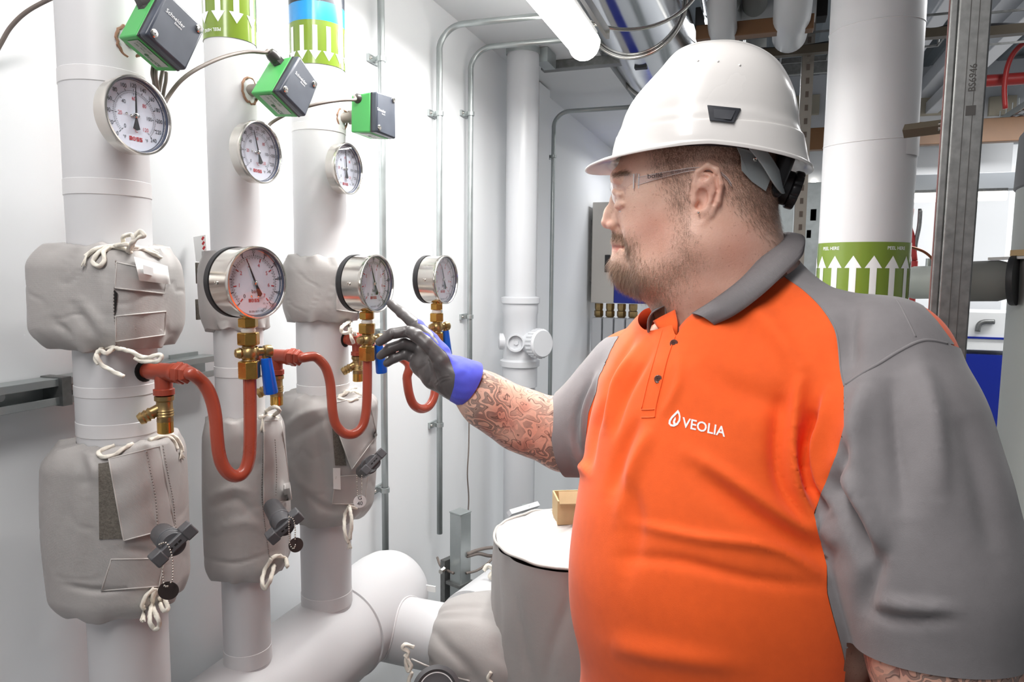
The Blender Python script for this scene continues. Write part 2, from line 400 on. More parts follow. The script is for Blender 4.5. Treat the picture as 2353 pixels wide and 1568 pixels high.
# ------------------------------------------------------------------ bright duct
dx, dz, dr = -.50, 2.60, .185
t = thing('bright_duct', 'large mirror-bright aluminium clad duct running overhead behind the helmet', 'duct', (dx, 2.5, dz))
ys = [.6, 1.45, 2.12, 2.80, 3.50, 4.30]
for a_, b_ in zip(ys[:-1], ys[1:]):
    m = MB(); m.lathe((dx, a_, dz), (0, 1, 0), [(dr, 0), (dr+.003, .01), (dr, .03), (dr, b_-a_-.02), (dr+.002, b_-a_)], 72, close=False); m.build('cladding_section', chrome_m, t, smooth=60)
    m = MB(); L = [(dx+(dr+.007)*math.cos(q), b_-.015, dz+(dr+.007)*math.sin(q)) for q in np.linspace(0, 2*PI, 72, endpoint=False)]
    m.tube(L, .008, 8, closed=True); m.build('swage_ring', steel_m, t, smooth=180)
for y in (1.62, 2.32):
    m = MB(); L = [(dx+.05+(dr+.06)*math.cos(q), y+.10*math.cos(q), dz-.02+(dr+.035)*math.sin(q)) for q in np.linspace(-PI, 0, 40)]
    m.tube(L, .006, 8); m.build('hanger_rod', steel_m, t, smooth=180)
# second slimmer duct just right of it
t = thing('slim_duct', 'slimmer bright clad pipe running beside the large overhead duct', 'duct', (-.20, 2.5, 2.62))
for a_, b_ in ((.8, 1.9), (1.9, 3.0), (3.0, 4.2)):
    m = MB(); m.lathe((-.20, a_, 2.66), (0, 1, 0), [(.075, 0), (.077, .01), (.075, .03), (.075, b_-a_)], 40, close=False); m.build('cladding_section', chrome_m, t, smooth=60)
t = thing('slim_duct', 'dull grey lagged pipe on the right flank of the overhead duct', 'duct', (-.08, 2.5, 2.62))
m = MB(); m.cyl((-.075, .8, 2.70), (-.075, 4.4, 2.70), .05, n=32); m.build('lagging', foam_m, t)

# ------------------------------------------------------------------ slotted rail on the left wall
t = thing('slotted_rail', 'galvanised slotted channel screwed level along the left wall behind the pipes', 'rail', (-1.03, 1, 1.39))
y0, y1 = .30, 1.40
rz = 1.388; hh = .0205
def rail(y0, y1):
    prof = [(0, -hh), (0, hh), (.038, hh), (.038, hh-.012), (.035, hh-.012), (.035, hh-.003), (.003, hh-.003), (.003, -hh+.003), (.035, -hh+.003), (.035, -hh+.012), (.038, -hh+.012), (.038, -hh)]
    m = MB(); m.prism([(-1.058+a, y0, rz+b) for a, b in prof], (0, y1-y0, 0)); return m
rail(y0, 1.115).build('channel', galv_m, t, smooth=0, bevel=.0008)
m = MB()
for y in (.36, .52, .69, .84, 1.0):
    P = []
    for k in range(24):
        a = 2*PI*k/24; P.append((-1.0545, y+.018*(1 if math.cos(a) > 0 else -1)+.0075*math.cos(a), rz+.0075*math.sin(a)))
    m.prism(P, (.0004, 0, 0))
m.build('slot', whitep_m, t, label='pale slot showing the wall')
for y in (.615, 1.05):
    m = MB(); m.lathe((-1.054, y, rz), (1, 0, 0), [(.017, 0), (.017, .002), (.009, .003), (.009, .008), (.007, .009), (0, .009)], 24); w = m.build('washer_screw', steel_m, t)
    m = MB(); m.box((-1.0445, y, rz), (.001, .006, .006)); m.build('screw_socket', blk_m, w)
m = MB(); m.box((-1.036, .782, rz), (.046, .016, .045)); m.build('end_cap', galvd_m, t, label='dull grey channel end cap')
m = MB(); m.box((-1.055, 1.06, rz+.003), (.004, .07, .05)); m.build('fixing_plate', galv_m, t)

# ------------------------------------------------------------------ boiler cabinet, manifold (far end of the left wall)
c0 = PY(1362, 465, 4.42); c1 = PY(1410, 697, 4.42); c2 = PY(1500, 697, 4.42)
t = thing('wall_cabinet', 'stainless and cobalt blue cabinet hung on the left wall behind the bearded chin', 'cabinet', (-.9, 4.6, 1.4))
m = MB(); m.box(((c0[0]+c1[0])/2, 4.60, (c0[2]+c1[2])/2), (c1[0]-c0[0], .36, c0[2]-c1[2])); m.build('steel_panel', M('brushed_panel', (200, 196, 190), .45, .4), t, bevel=.004)
m = MB(); m.box(((c1[0]+c2[0])/2+.01, 4.60, (c0[2]+c1[2])/2), (c2[0]-c1[0]+.02, .36, c0[2]-c1[2])); m.build('blue_panel', cobalt_m, t, bevel=.004, label='cobalt blue front panel')
h = PY(1396, 606, 4.415)
m = MB(); m.box(h, (.035, .012, .11)); m.build('recessed_handle', dark_m, t, bevel=.002)
m = MB(); m.box((WX+.013, 4.6, 1.72), (.026, .20, .4)); m.build('mounting_rail', galvd_m, t)
t = thing('pipe_manifold', 'row of brass stubs and white insulated blocks below the blue cabinet', 'manifold', (-.9, 4.5, 1.0))
for i in range(4):
    x = -1.0+.075*i; m = MB(); m.lathe((x, 4.52, 1.29), (0, 0, 1), [(.022, 0), (.030, .01), (.030, .04), (.024, .045), (.028, .06), (.028, .09)], 6); m.build('brass_stub', oldbrass_m, t)
    m = MB(); m.box((x, 4.50, 1.18), (.066, .10, .22)); m.build('insulation_block', plastic_m, t, bevel=.008)
    m = MB(); m.lathe((x, 4.52, .60), (0, 0, 1), [(.018, 0), (.018, .40), (.026, .41), (.026, .47)], 12); m.build('pipe_tail', oldbrass_m, t)
    m = MB(); m.box((x+.0, 4.44, 1.05), (.03, .03, .035)); m.build('red_handle', redpipe_m, t)
t = thing('perforated_strut', 'white perforated strut seen between the blue cabinet and the orange shirt', 'strut', (-.66, 4.3, 1.1))
m = MB(); m.box((-.64, 4.6, .70), (.04, .04, 1.3)); m.build('strut', plastic_m, t)
m = MB()
for k in range(18): m.box((-.64, 4.578, .30+k*.06), (.014, .003, .024))
m.build('slot', galvd_m, t)
t = thing('blue_hose', 'bright blue valve body and hose behind the collar', 'hose', (-.57, 4.3, 1.2))
m = MB(); m.tube(smoothline([(-.57, 4.4, 1.44), (-.57, 4.4, 1.30), (-.55, 4.4, 1.22), (-.56, 4.4, 1.0), (-.56, 4.4, .6)], 5), .028, 12); m.build('hose', cobalt_m, t)
t = thing('filter_housing', 'white plastic housing beside the blue hose', 'housing', (-.48, 4.3, 1.2))
m = MB(); m.cyl((-.475, 4.3, 0), (-.475, 4.3, 1.13), .015); m.build('support_leg', plastic_m, t)
m = MB(); m.lathe((-.475, 4.3, 1.12), (0, 0, 1), [(.02, 0), (.045, .03), (.05, .2), (.055, .21), (.055, .25), (.0, .27)], 20); m.build('housing', plastic_m, t)

# ================================================================== insulated riser pipes
PXX = -.90
PIPES = [(.775, .0555), (1.035, .0430), (1.295, .0555)]
HX, HZ, HR = -.905, .725, .112
def arrows(mb, cx, cy, R, zc, L, W, up, angs, head=.34):
    for a in angs:
        s = 1 if up else -1
        def pt(u, v): th = a+u/R; return (cx+R*math.cos(th), cy+R*math.sin(th), zc+s*v)
        sw = W*.40
        G = [[pt(-sw/2+sw*i/4, -L/2+L*(1-head)*j) for i in range(5)] for j in (0, 1)]
        mb.grid(np.array(G), None)
        hb = -L/2+L*(1-head)
        G = [[pt((-W/2+W*i/6)*(1-j/6), hb+(L/2-hb)*j/6) for i in range(7)] for j in range(7)]
        mb.grid(np.array(G), None)
def band(mb, cx, cy, R, z0, z1, a0=0, a1=2*PI, n=72):
    mb.lathe((cx, cy, z0), (0, 0, 1), [(R, 0), (R, z1-z0)], n, ref=(1, 0, 0), a0=a0, a1=a1, close=False)
def zat(k, px, py): return PX(px, py, PXX)[2] if False else PL(px, py, np.array((PXX, PIPES[k][0], 0)), _n((FWD[0], FWD[1], 0)))[2]
risers = []
for k, (y, R) in enumerate(PIPES):
    lab = ('widest-looking lagged riser pipe at the far left, behind the large tilted sensor', 'middle lagged riser pipe with a green band of white down arrows',
           'third lagged riser pipe from the left with black, blue and green bands')[k]
    zb = (.0, .80, .80)[k]
    t = thing('insulated_pipe', lab, 'pipe', (PXX, y, zb), 'lagged riser pipes on the left wall'); risers.append(t)
    m = MB(); zz = np.linspace(zb, 2.9, 90); pr = []
    for i, z in enumerate(zz): pr.append((R+.0007*noise.noise(Vector((k*3, 0, z*9))), z-zb))
    m.lathe((PXX, y, zb), (0, 0, 1), pr, 56); m.build('lagging', lag_m, t, smooth=60)
    tapes = {0: [(255, 190, .020), (255, 437, .022), (265, 890, .015), (265, 975, .02)], 1: [(540, 850, .018), (560, 1500, .03)], 2: [(738, 300, .016), (742, 890, .02), (750, 1370, .03)]}[k]
    for (px, py, h) in tapes:
        z = zat(k, px, py); m = MB(); m.lathe((PXX, y, z-h/2), (0, 0, 1), [(R+.0002, -.0005), (R+.0011, .0004), (R+.0009, h-.0004), (R, h+.0004)], 56, close=False); m.build('tape_band', lag2_m, t, smooth=20)
# flow labels
def lab_z(k, px, py): return zat(k, px, py)
y, R = PIPES[1]; z0 = lab_z(1, 527, 103)
m = MB(); band(m, PXX, y, R+.0012, z0, z0+.34); b = m.build('flow_label', olive_m, risers[1], smooth=60, label='olive green flow label')
m = MB(); arrows(m, PXX, y, R+.0019, z0+.079, .11, .024, False, [-1.95+.68*i for i in range(9)], head=.17); m.build('white_arrow', whitep_m, b, smooth=60)
m = MB(); arrows(m, PXX, y, R+.0019, z0+.210, .13, .024, False, [-1.95+.68*i for i in range(9)], head=.15); m.build('white_arrow', whitep_m, b, smooth=60)
def curved_text(txt, size, cx, cy, R, ang, z, flip=False):
    V, F = text2d(txt, size, .01); s = -1 if flip else 1
    th = ang+V[:, 0]*s/R; mb = MB(); mb.add(np.stack((cx+R*np.cos(th), cy+R*np.sin(th), z+V[:, 1]*s), 1), F); return mb
curved_text('PEEL HERE', .0075, PXX, y, R+.0019, -1.55, z0+.012, True).build('label_print', whitep_m, b, smooth=0)
y, R = PIPES[2]; z0 = lab_z(2, 738, 163); z1 = lab_z(2, 738, 66); z2 = lab_z(2, 738, 24)
m = MB(); band(m, PXX, y, R+.0012, z0, z1); b = m.build('flow_label', olive_m, risers[2], smooth=60, label='olive green part of the flow label')
m = MB(); arrows(m, PXX, y, R+.0019, (z0+z1)/2-.002, .068, .0235, False, [-2.0+.48*i for i in range(13)], head=.27); m.build('white_arrow', whitep_m, b, smooth=60)
m = MB(); band(m, PXX, y, R+.0013, z1, z2); m.build('blue_band', sky_m, risers[2], smooth=60, label='bright blue band')
m = MB(); band(m, PXX, y, R+.0013, z2, z2+.16); m.build('black_band', ink_m, risers[2], smooth=60, label='black band')
# horizontal header with tee
t = thing('header_pipe', 'big white lagged header pipe running away along the wall at the bottom', 'pipe', (HX, 1.2, HZ-HR))
m = MB(); ys = np.linspace(.25, 1.36, 30); m.lathe((HX, .25, HZ), (0, 1, 0), [(HR+.0015*noise.noise(Vector((5, 0, q*5))), q-.25) for q in ys], 64); m.build('lagging', lag_m, t, smooth=60)
m = MB(); m.lathe((HX, 1.355, HZ), (0, 1, 0), [(HR, -.002), (HR+.004, 0), (HR+.004, .003), (HR+.002, .005), (HR+.002, .20), (HR-.002, .235), (HR*.90, .262), (HR*.7, .282), (HR*.35, .292), (0, .295)], 64); m.build('end_section', lag_m, t, smooth=40)
m = MB(); m.box((HX+.115, 1.60, HZ+.02), (.03, .004, .016)); m.build('paper_tab', paper_m, t)
BY, BZ, BR = 1.475, .690, .080
m = MB(); m.lathe((HX, BY, BZ), (1, 0, 0), [(BR, 0), (BR, .34), (BR+.002, .342), (BR+.002, .352)], 56); m.build('branch_pipe', lag_m, t, smooth=60)
G = []
for i in range(56):
    a = 2*PI*i/56; rr = BR+.001; yy = rr*math.cos(a); zz = rr*math.sin(a)+BZ-HZ; xx = math.sqrt(max(0, (HR+.002)**2-zz*zz)); G.append((HX+xx+.001, BY+yy, HZ+zz))
m = MB(); m.tube(np.array(G), .0025, 6, closed=True); m.build('branch_seam', lag2_m, t, smooth=180)
for yy in (.5, 1.3):
    m = MB(); m.cyl((HX, yy, 0), (HX, yy, HZ-HR+.01), .03); m.build('support_leg', galv_m, t)

# ================================================================== dial gauges
def dial_frame(nrm): n = _n(nrm); X = _n(np.cross((0, 0, 1), n)); Y = np.cross(n, X); return n, X, Y
def ring_seg(mb, O, X, Y, r0, r1, a0, a1, n=60):
    G = [[O+X*(r*math.sin(a))+Y*(r*math.cos(a)) for a in np.linspace(a0, a1, n)] for r in (r0, r1)]; mb.grid(np.array(G))
def tick(mb, O, X, Y, a, r0, r1, w):
    d = X*math.sin(a)+Y*math.cos(a); p = X*math.cos(a)-Y*math.sin(a)
    mb.add([O+d*r0-p*w/2, O+d*r0+p*w/2, O+d*r1+p*w/2, O+d*r1-p*w/2], [(0, 1, 2, 3)])
D = math.radians
def boss_logo(mb, O, X, Y, s):
    # four squared letters; the O carries a plus sign
    def bar(x, y, w, h): mb.add([O+X*(x+i)*s+Y*(y+j)*s for i, j in ((0, 0), (w, 0), (w, h), (0, h))], [(0, 1, 2, 3)])
    u = .22
    def seg(x0, names):
        S = dict(t=(0, 1-u, .8, u), m=(0, .5-u/2, .8, u), b=(0, 0, .8, u), ul=(0, .5, u, .5), ll=(0, 0, u, .5), ur=(.8-u, .5, u, .5), lr=(.8-u, 0, u, .5))
        for q in names: x, y, w, h = S[q]; bar(x0+x, y-.5, w, h)
    seg(-1.95, ('t', 'm', 'b', 'ul', 'll', 'ur', 'lr'))
    r = [(-.56+.52*math.cos(a), .5*math.sin(a)) for a in np.linspace(0, 2*PI, 29)]
    q = [(-.56+.34*math.cos(a), .32*math.sin(a)) for a in np.linspace(0, 2*PI, 29)]
    mb.grid(np.array([[O+X*a*s+Y*b*s for a, b in L] for L in (q, r)]))
    bar(-.76, -.06, .4, .12); bar(-.62, -.2, .12, .4)
    seg(.10, ('t', 'm', 'b', 'ul', 'lr')); seg(1.05, ('t', 'm', 'b', 'ul', 'lr'))
def dial_gauge(kind, C, nrm, R, label, needle, stem_to):
    n, X, Y = dial_frame(nrm); C = np.asarray(C, float)
    press = kind == 'pressure'
    t = thing('pressure_gauge' if press else 'temperature_gauge', label, 'gauge', C-n*.03, 'pressure gauges on red siphon tubes' if press else 'round thermometers on the lagged risers')
    dep_ = .046 if press else .026
    r = R*.965
    m = MB(); m.lathe(C, n, [(0, -dep_), (r*.9, -dep_), (r, -dep_+.002), (r, -.006), (r*.93, -.006), (r*.93, -.0105), (r*.9, -.011), (0, -.011)], 72, ref=Y); cs = m.build('case', steel_m, t, smooth=30)
    if press:
        m = MB(); m.lathe(C, n, [(0, -dep_-.012), (R*.94, -dep_-.012), (R*.99, -dep_-.008), (R*.99, -dep_+.001), (0, -dep_+.001)], 72); m.build('back_cover', dark_m, t, smooth=30, label='black back cover')
        sc = C-n*.027-X*r; m = MB(); m.lathe(sc, -X, [(.0035, -.001), (.0035, .0012), (.0022, .0016), (.0018, .0004), (0, .0004)], 14); m.build('case_screw', steel_m, cs)
    m = MB(); m.lathe(C, n, [(R*.965, -.0085), (R, -.0075), (R*1.0, -.0015), (R*.985, 0), (R*.945, .0002), (R*.925, -.0015), (R*.925, -.004)], 80, close=False); m.build('bezel', steel_m, t, smooth=50, label='polished bezel ring')
    m = MB(); m.lathe(C, n, [(R*.93, -.0035), (R*.905, -.0035), (R*.895, -.0102)], 80, close=False); m.build('inner_shadow_ring', M('dial_rim_shadow', (84, 92, 112) if not press else (70, 72, 80), .4), t, smooth=30, label='inner rim coloured dark as the shadow around the dial')  # shadow between bezel and sunken dial, put into the ring's dark colour
    rd = R*.885
    m = MB(); m.lathe(C, n, [(0, -.0102), (rd, -.0102), (rd, -.0108)], 72, ref=Y); dl = m.build('dial', white_m, t, label='white dial plate')
    O = C-n*.0098
    bk = MB(); rd_ = MB()
    if press:
        A0, A1 = D(-138), D(138)
        f = lambda v, mx: A0+(A1-A0)*v/mx
        for i in range(101):
            if i % 2 == 0 or i % 10 == 0: tick(bk, O, X, Y, f(i, 100), rd*.82, rd*(.91 if i % 10 == 0 else .86), .0012 if i % 10 == 0 else .0005)
        ring_seg(bk, O, X, Y, rd*.815, rd*.822, A0, A1); ring_seg(bk, O, X, Y, rd*.775, rd*.781, A0, A1)
        for i in range(36):
            a = f(i*.2, 7); big = i % 5 == 0
            tick(rd_ if big else bk, O, X, Y, a, rd*(.66 if big else .73), rd*.775, .0016 if big else .0005)
        for v in range(0, 101, 10):
            a = f(v, 100); put_text(bk, str(v), rd*.155, O+(X*math.sin(a)+Y*math.cos(a))*rd*(.985 if v not in (50,) else .975)*.985, X, Y, squash=.8)
        for v in range(0, 8):
            a = f(v, 7); put_text(rd_ if v else bk, str(v), rd*.17, O+(X*math.sin(a)+Y*math.cos(a))*rd*.56, X, Y)
        put_text(bk, 'bar', rd*.17, O-Y*rd*.27, X, Y)
        boss_logo(rd_, O-Y*rd*.55-X*rd*.02, X, Y, rd*.105)
        put_text(bk, 'CL 1.6', rd*.075, O-Y*rd*.66+X*rd*.42, X, Y)
        put_text(bk, 'lbf/in²', rd*.12, O-Y*rd*.84+X*rd*.36, _n(X*.8+Y*.45), _n(Y*.8-X*.45)); put_text(bk, 'BS EN 837-1', rd*.085, O-Y*rd*.90, X, Y)
        sb = MB()
        for s_ in (-.12, .14): sb.lathe(O-Y*rd*.42+X*rd*s_, n, [(.0018, 0), (.0018, .0006), (0, .0007)], 10)
        sb.build('dial_screw', steel_m, dl)
    else:
        A0, A1 = D(-135), D(135); f = lambda v, mx: A0+(A1-A0)*v/mx
        for i in range(121):
            if i % 2 == 0: tick(bk, O, X, Y, f(i, 120), rd*.70, rd*(.77 if i % 10 == 0 else .73), .0008 if i % 10 == 0 else .0003)
        ring_seg(bk, O, X, Y, rd*.695, rd*.702, A0, A1); ring_seg(bk, O, X, Y, rd*.655, rd*.660, A0, A1)
        for i in range(61): tick(bk, O, X, Y, f(i, 60), rd*(.59 if i % 10 == 0 else .62), rd*.655, .0007 if i % 10 == 0 else .0003)
        for v in range(0, 241, 20):
            a = f(v, 240); put_text(bk, str(v), rd*.17, O+(X*math.sin(a)+Y*math.cos(a))*rd*.86, X, Y, squash=.85)
        for v in range(0, 121, 20):
            a = f(v, 120); put_text(rd_ if v in (20, 60, 80, 120) else bk, str(v), rd*.16, O+(X*math.sin(a)+Y*math.cos(a))*rd*.49, X, Y, squash=.85)
        put_text(bk, '°F', rd*.13, O+X*rd*.36-Y*rd*.66, X, Y); put_text(bk, '°F', rd*.13, O-X*rd*.38-Y*rd*.66, X, Y); put_text(rd_, '°C', rd*.15, O-Y*rd*.42, X, Y)
        boss_logo(rd_, O-Y*rd*.66, X, Y, rd*.115)
    bk.build('dial_print', blk_m, dl, smooth=0, label='black scales and numbers'); rd_.build('dial_print', redp_m, dl, smooth=0, label='red numbers and maker lettering')
    a = needle; d = X*math.sin(a)+Y*math.cos(a); p = X*math.cos(a)-Y*math.sin(a); On = C-n*.0072
    L = rd*(.74 if press else .80); m = MB()
    m.prism([On-d*rd*.02-p*.0016, On-d*rd*.02+p*.0016, On+d*L*.6+p*.0011, On+d*L+p*.0003, On+d*L-p*.0003, On+d*L*.6-p*.0011], n*.0005)
    if press: m.prism([On-p*.0022, On-d*rd*.10-p*.0018, On-d*rd*.42-p*.0042, On-d*rd*.47, On-d*rd*.42+p*.0042, On-d*rd*.10+p*.0018, On+p*.0022], n*.0005)
    else: m.prism([On-p*.0022, On-d*rd*.08-p*.0015, On-d*rd*.38-p*.0055, On-d*rd*.43, On-d*rd*.38+p*.0055, On-d*rd*.08+p*.0015, On+p*.0022], n*.0005)
    nd = m.build('needle', blk_m, t, smooth=0)
    m = MB(); m.lathe(On, n, [(.0036, -.002), (.0036, .0012), (.0028, .0018), (0, .0022)], 18); m.build('hub', steel_m, nd)
    if not press:
        m = MB()
        for q in (X*.006+Y*.0005, -X*.006-Y*.0005, -X*.013+Y*.001): m.lathe(O+q, n, [(.0016, 0), (.0016, .001), (0, .0013)], 10)
        m.build('dial_screw', steel_m, dl)
    m = MB(); m.lathe(C-n*.0032, n, [(R*.93, 0), (R*.5, .0006), (0, .0008)], 64, close=False); m.build('lens', glass_m, t, smooth=40, label='clear glass lens')
    if stem_to is not None:
        m = MB(); b = C-n*(dep_-.001); s = np.asarray(stem_to, float)
        m.lathe(b, s-b, [(.016, 0), (.016, .006), (.010, .008), (.010, np.linalg.norm(s-b))], 24); m.build('stem', steel_m, t)
    return t
Ztmp = []
for (px, py, Xp, hgt, nr, lab, nd, k) in (
    (322, 265, -.806, 178, (1, -.04, .02), 'big thermometer on the leftmost riser, below the large tilted sensor', D(2), 0),
    (602, 350, -.812, 142, (1, -.02, 0), 'thermometer on the middle riser, below the second tilted sensor', D(-16), 1),
    (803, 388, -.812, 117, (1, 0, 0), 'smallest-looking thermometer, on the third riser below the upright sensor', D(-4), 2)):
    C = PX(px, py, Xp); R = hgt/2*dep(C)/FPX
    dial_gauge('temperature', C, nr, R, lab, nd, (PXX+PIPES[k][1]*.6, PIPES[k][0], C[2]))

# ================================================================== siphon tubes, cocks, pressure gauges
GD = [(594.5, 650, 1.033, 168, (math.cos(D(11)), -math.sin(D(11)), 0)), (869, 652, 1.293, 134, (math.cos(D(4.5)), -math.sin(D(4.5)), 0)), (1027, 643, 1.548, 112, (math.cos(D(4)), -math.sin(D(4)), 0))]
LEG = [578, 841, 1002.5]
GL = ['nearest and largest pressure gauge, above the fully visible blue lever', 'pressure gauge whose glass the gloved fingertip touches', 'farthest and smallest pressure gauge, above the gloved hand']
SL = ['nearest red siphon tube, hanging in a deep loop below the largest pressure gauge', 'second red siphon tube, looping below the gauge being touched', 'farthest red siphon tube, looping behind the gloved hand']
VL = ['brass gauge cock with the fully visible nearest blue lever', 'brass gauge cock whose blue lever hangs behind the gloved fingers', 'farthest brass gauge cock, its blue lever mostly hidden by the glove']
SPTS = [[(432, 862), (446, 866), (463, 877), (478, 897), (489, 925), (496, 960), (499, 1000), (504, 1040), (513, 1070), (530, 1090), (549, 1094), (566, 1082), (576, 1055), (579, 1020), (579.5, 960), (579, 900), (578, 853)],
        [(690, 813), (706, 814), (722, 820), (738, 832), (750, 850), (758, 880), (761, 915), (764, 950), (771, 976), (785, 993), (800, 999), (816, 995), (830, 980), (837, 955), (840, 920), (841, 870), (841, 812)],
        [(932, 800), (933, 830), (935, 870), (940, 905), (950, 930), (967, 940), (984, 934), (995, 915), (999, 890), (1001, 850), (1002, 800), (1002, 758)]]
HEXR = .0155
def hexnut(mb, c, h, r=HEXR): mb.lathe(c, (0, 0, 1), [(r*.90, 0), (r, .0015), (r, h-.0015), (r*.90, h)], 6, ref=(.6, .8, 0))
for k in range(3):
    px, py, z, hg, nr = GD[k]; C = PZ(px, py, z); R = hg/2*z/FPX
    tg = dial_gauge('pressure', C, nr, R, GL[k], D(-23 if k == 0 else -19), None)
    n_, X_, Y_ = dial_frame(nr)
    base = C-n_*.026-Y_*(R*.95)                     # bottom of the case
    leg0 = base.copy()
    # brass pieces going down from the case
    zc = base[2]
    m = MB(); m.cyl((base[0], base[1], zc-.004), (base[0], base[1], zc+.006), .009); hexnut(m, (base[0], base[1], zc-.016), .014, .0145); m.build('gauge_hex', brass_m, tg, smooth=30)
    t = thing('gauge_cock', VL[k], 'valve', (base[0], base[1], zc-.09), 'brass gauge cocks with blue levers')
    m = MB(); m.lathe((base[0], base[1], zc-.0235), (0, 0, 1), [(.010, 0), (.0108, .003), (.009, .008)], 24); m.build('thread_tape', ptfe_m, t, label='white thread tape')
    m = MB(); hexnut(m, (base[0], base[1], zc-.043), .0195, .0165); m.build('upper_nut', brass_m, t, smooth=30, bevel=.0005)
    m = MB(); m.lathe((base[0], base[1], zc-.068), (0, 0, 1), [(.012, 0), (.010, .003), (.0095, .008), (.0095, .018), (.010, .023), (.008, .026)], 24); m.sphere((base[0], base[1], zc-.0555), .0135, 14); m.build('cock_body', oldbrass_m, t, smooth=180)
    m = MB(); hexnut(m, (base[0], base[1], zc-.094), .027, .0165); m.build('lower_nut', brass_m, t, smooth=30, bevel=.0005)
    # lever spindle sticks out to the right of the body (seen from the aisle)
    sd = _n(np.cross((0, 0, 1), n_)*1.0+n_*.35); ce = np.array((base[0], base[1], zc-.0545))
    m = MB(); m.lathe(ce-sd*.022, sd, [(.0, 0), (.006, .002), (.0085, .008), (.006, .014), (.0105, .016), (.0105, .022)], 18); m.build('packing_nut', oldbrass_m, t, smooth=30)
    m = MB(); m.lathe(ce+sd*.008, sd, [(.010, 0), (.010, .004), (.006, .005), (.006, .014), (.0095, .015), (.0105, .020), (.0095, .026), (.004, .029), (0, .029)], 20); sp = m.build('spindle', oldbrass_m, t, smooth=30)
    le = ce+sd*.0245; ld = _n((.0, 0, -1)+sd*.12)
    m = MB(); m.lathe(le, ld, [(.0055, .0), (.0055, .012)], 14); m.build('lever_shank', oldbrass_m, t)
    m = MB(); m.lathe(le+ld*.010, ld, [(.007, 0), (.0082, .001), (.0108, .054), (.010, .0565), (.0085, .0565), (.0080, .053), (0, .053)], 20, ref=(1, 0, 0)); m.build('lever_grip', blue_m, t, smooth=40, label='blue plastic grip')
    # tee, coupling, drain cock
    y, Rp = PIPES[k]; tz = PL((325, 640, 790)[k], (852, 818, 781)[k], np.array((PXX+Rp, y, 0)), _n((FWD[0], FWD[1], 0)))[2]
    ty = y+(.0, .005, .005)[k]; x0 = PXX+Rp-.004
    s = thing('siphon_tube', SL[k], 'pipe', (x0, ty, tz), 'red painted siphon tubes under the pressure gauges')
    m = MB(); m.lathe((x0-.001, ty, tz), (1, 0, 0), [(.0150, 0), (.0165, .002), (.0165, .0055)], 20); m.build('hole_edge', hollow_m, s, label='dark raw hole in the lagging')
    xe = x0+(.083, .090, .050)[k]
    m = MB(); m.lathe((x0, ty, tz), (1, 0, 0), [(.0105, 0), (.0105, .010), (.0125, .012), (.0130, .020), (.0130, xe-x0-.028), (.0145, xe-x0-.026), (.0145, xe-x0-.020), (.011, xe-x0-.018)], 24); xm = x0+.038 if k < 2 else x0+.034
    m.lathe((xm, ty, tz), (0, 0, -1), [(.0120, 0), (.0120, .024), (.0145, .025), (.0145, .033), (.010, .034)], 24); m.build('tee_fitting', red_m, s, smooth=40)
    m = MB(); m.lathe((xe-.020, ty, tz), (1, 0, 0), [(.0135, 0), (.0165, .002), (.0165, .011), (.0135, .013)], 6); m.lathe((xe-.007, ty, tz), (1, 0, 0), [(.0125, 0), (.0150, .002), (.0150, .006), (.0115, .009)], 6); m.build('coupling_nut', red_m, s, smooth=30, bevel=.0006)
    zz0 = dep((xe, ty, tz)); leg = np.array((base[0], base[1], 0)); zz1 = dep((leg[0], leg[1], zc-.1))
    P = SPTS[k]; xs0 = P[0][0]; xs1 = P[-1][0]
    W = [PZ(a, b, zz0+(zz1-zz0)*min(1, max(0, (a-xs0)/(xs1-xs0)))) for a, b in P]
    W[-1] = np.array((base[0], base[1], zc-.090)); 
    shx = pix(W[-1])[0]-P[-1][0]
    for i in range(len(W)-2, 0, -1):
        f = i/(len(W)-1); a, b = P[i]; fx = min(1, max(0, (a-xs0)/(xs1-xs0)))
        W[i] = PZ(a+shx*fx**2, b, zz0+(zz1-zz0)*fx)
    W[0] = np.array((xe-.004, ty, tz))
    if k < 2: W[1] = np.array((xe+.006, ty+.001, tz))
    m = MB(); m.tube(smoothline(W, 6), (.0096, .0088, .0098)[k], 20); m.build('tube', red_m, s, smooth=180)
    dct = thing('drain_cock', ('brass drain cock with a ribbed spout under the nearest red tee', 'brass drain cock partly behind the first blue lever', 'brass drain cock behind the second siphon tube')[k], 'valve', (xm, ty, tz-.08), 'brass drain cocks')
    m = MB(); m.lathe((xm, ty, tz-.034), (0, 0, -1), [(.0105, 0), (.0135, .001), (.0135, .007), (.0112, .009), (.0112, .020), (.0125, .022), (.0115, .024), (.0125, .026), (.0115, .028), (.0125, .030), (.011, .032), (.0115, .038), (.0105, .040)], 20); m.build('cock_body', oldbrass_m, dct, smooth=40)
    m = MB(); m.lathe((xm, ty, tz-.073), (0, 0, -1), [(.0112, 0), (.0112, .016), (.0100, .017)], 20); m.build('bottom_cap', brass_m, dct, smooth=40)
    sd2 = _n((-.55, -.55, -.42)); o = np.array((xm, ty, tz-.050))
    m = MB(); m.lathe(o, sd2, [(.0080, 0), (.0080, .018), (.0095, .020), (.0078, .024), (.0095, .026), (.0078, .030), (.0095, .032), (.0075, .038), (.0050, .038), (.0050, .030), (0, .030)], 18); m.build('hose_spout', oldbrass_m, dct, smooth=40)

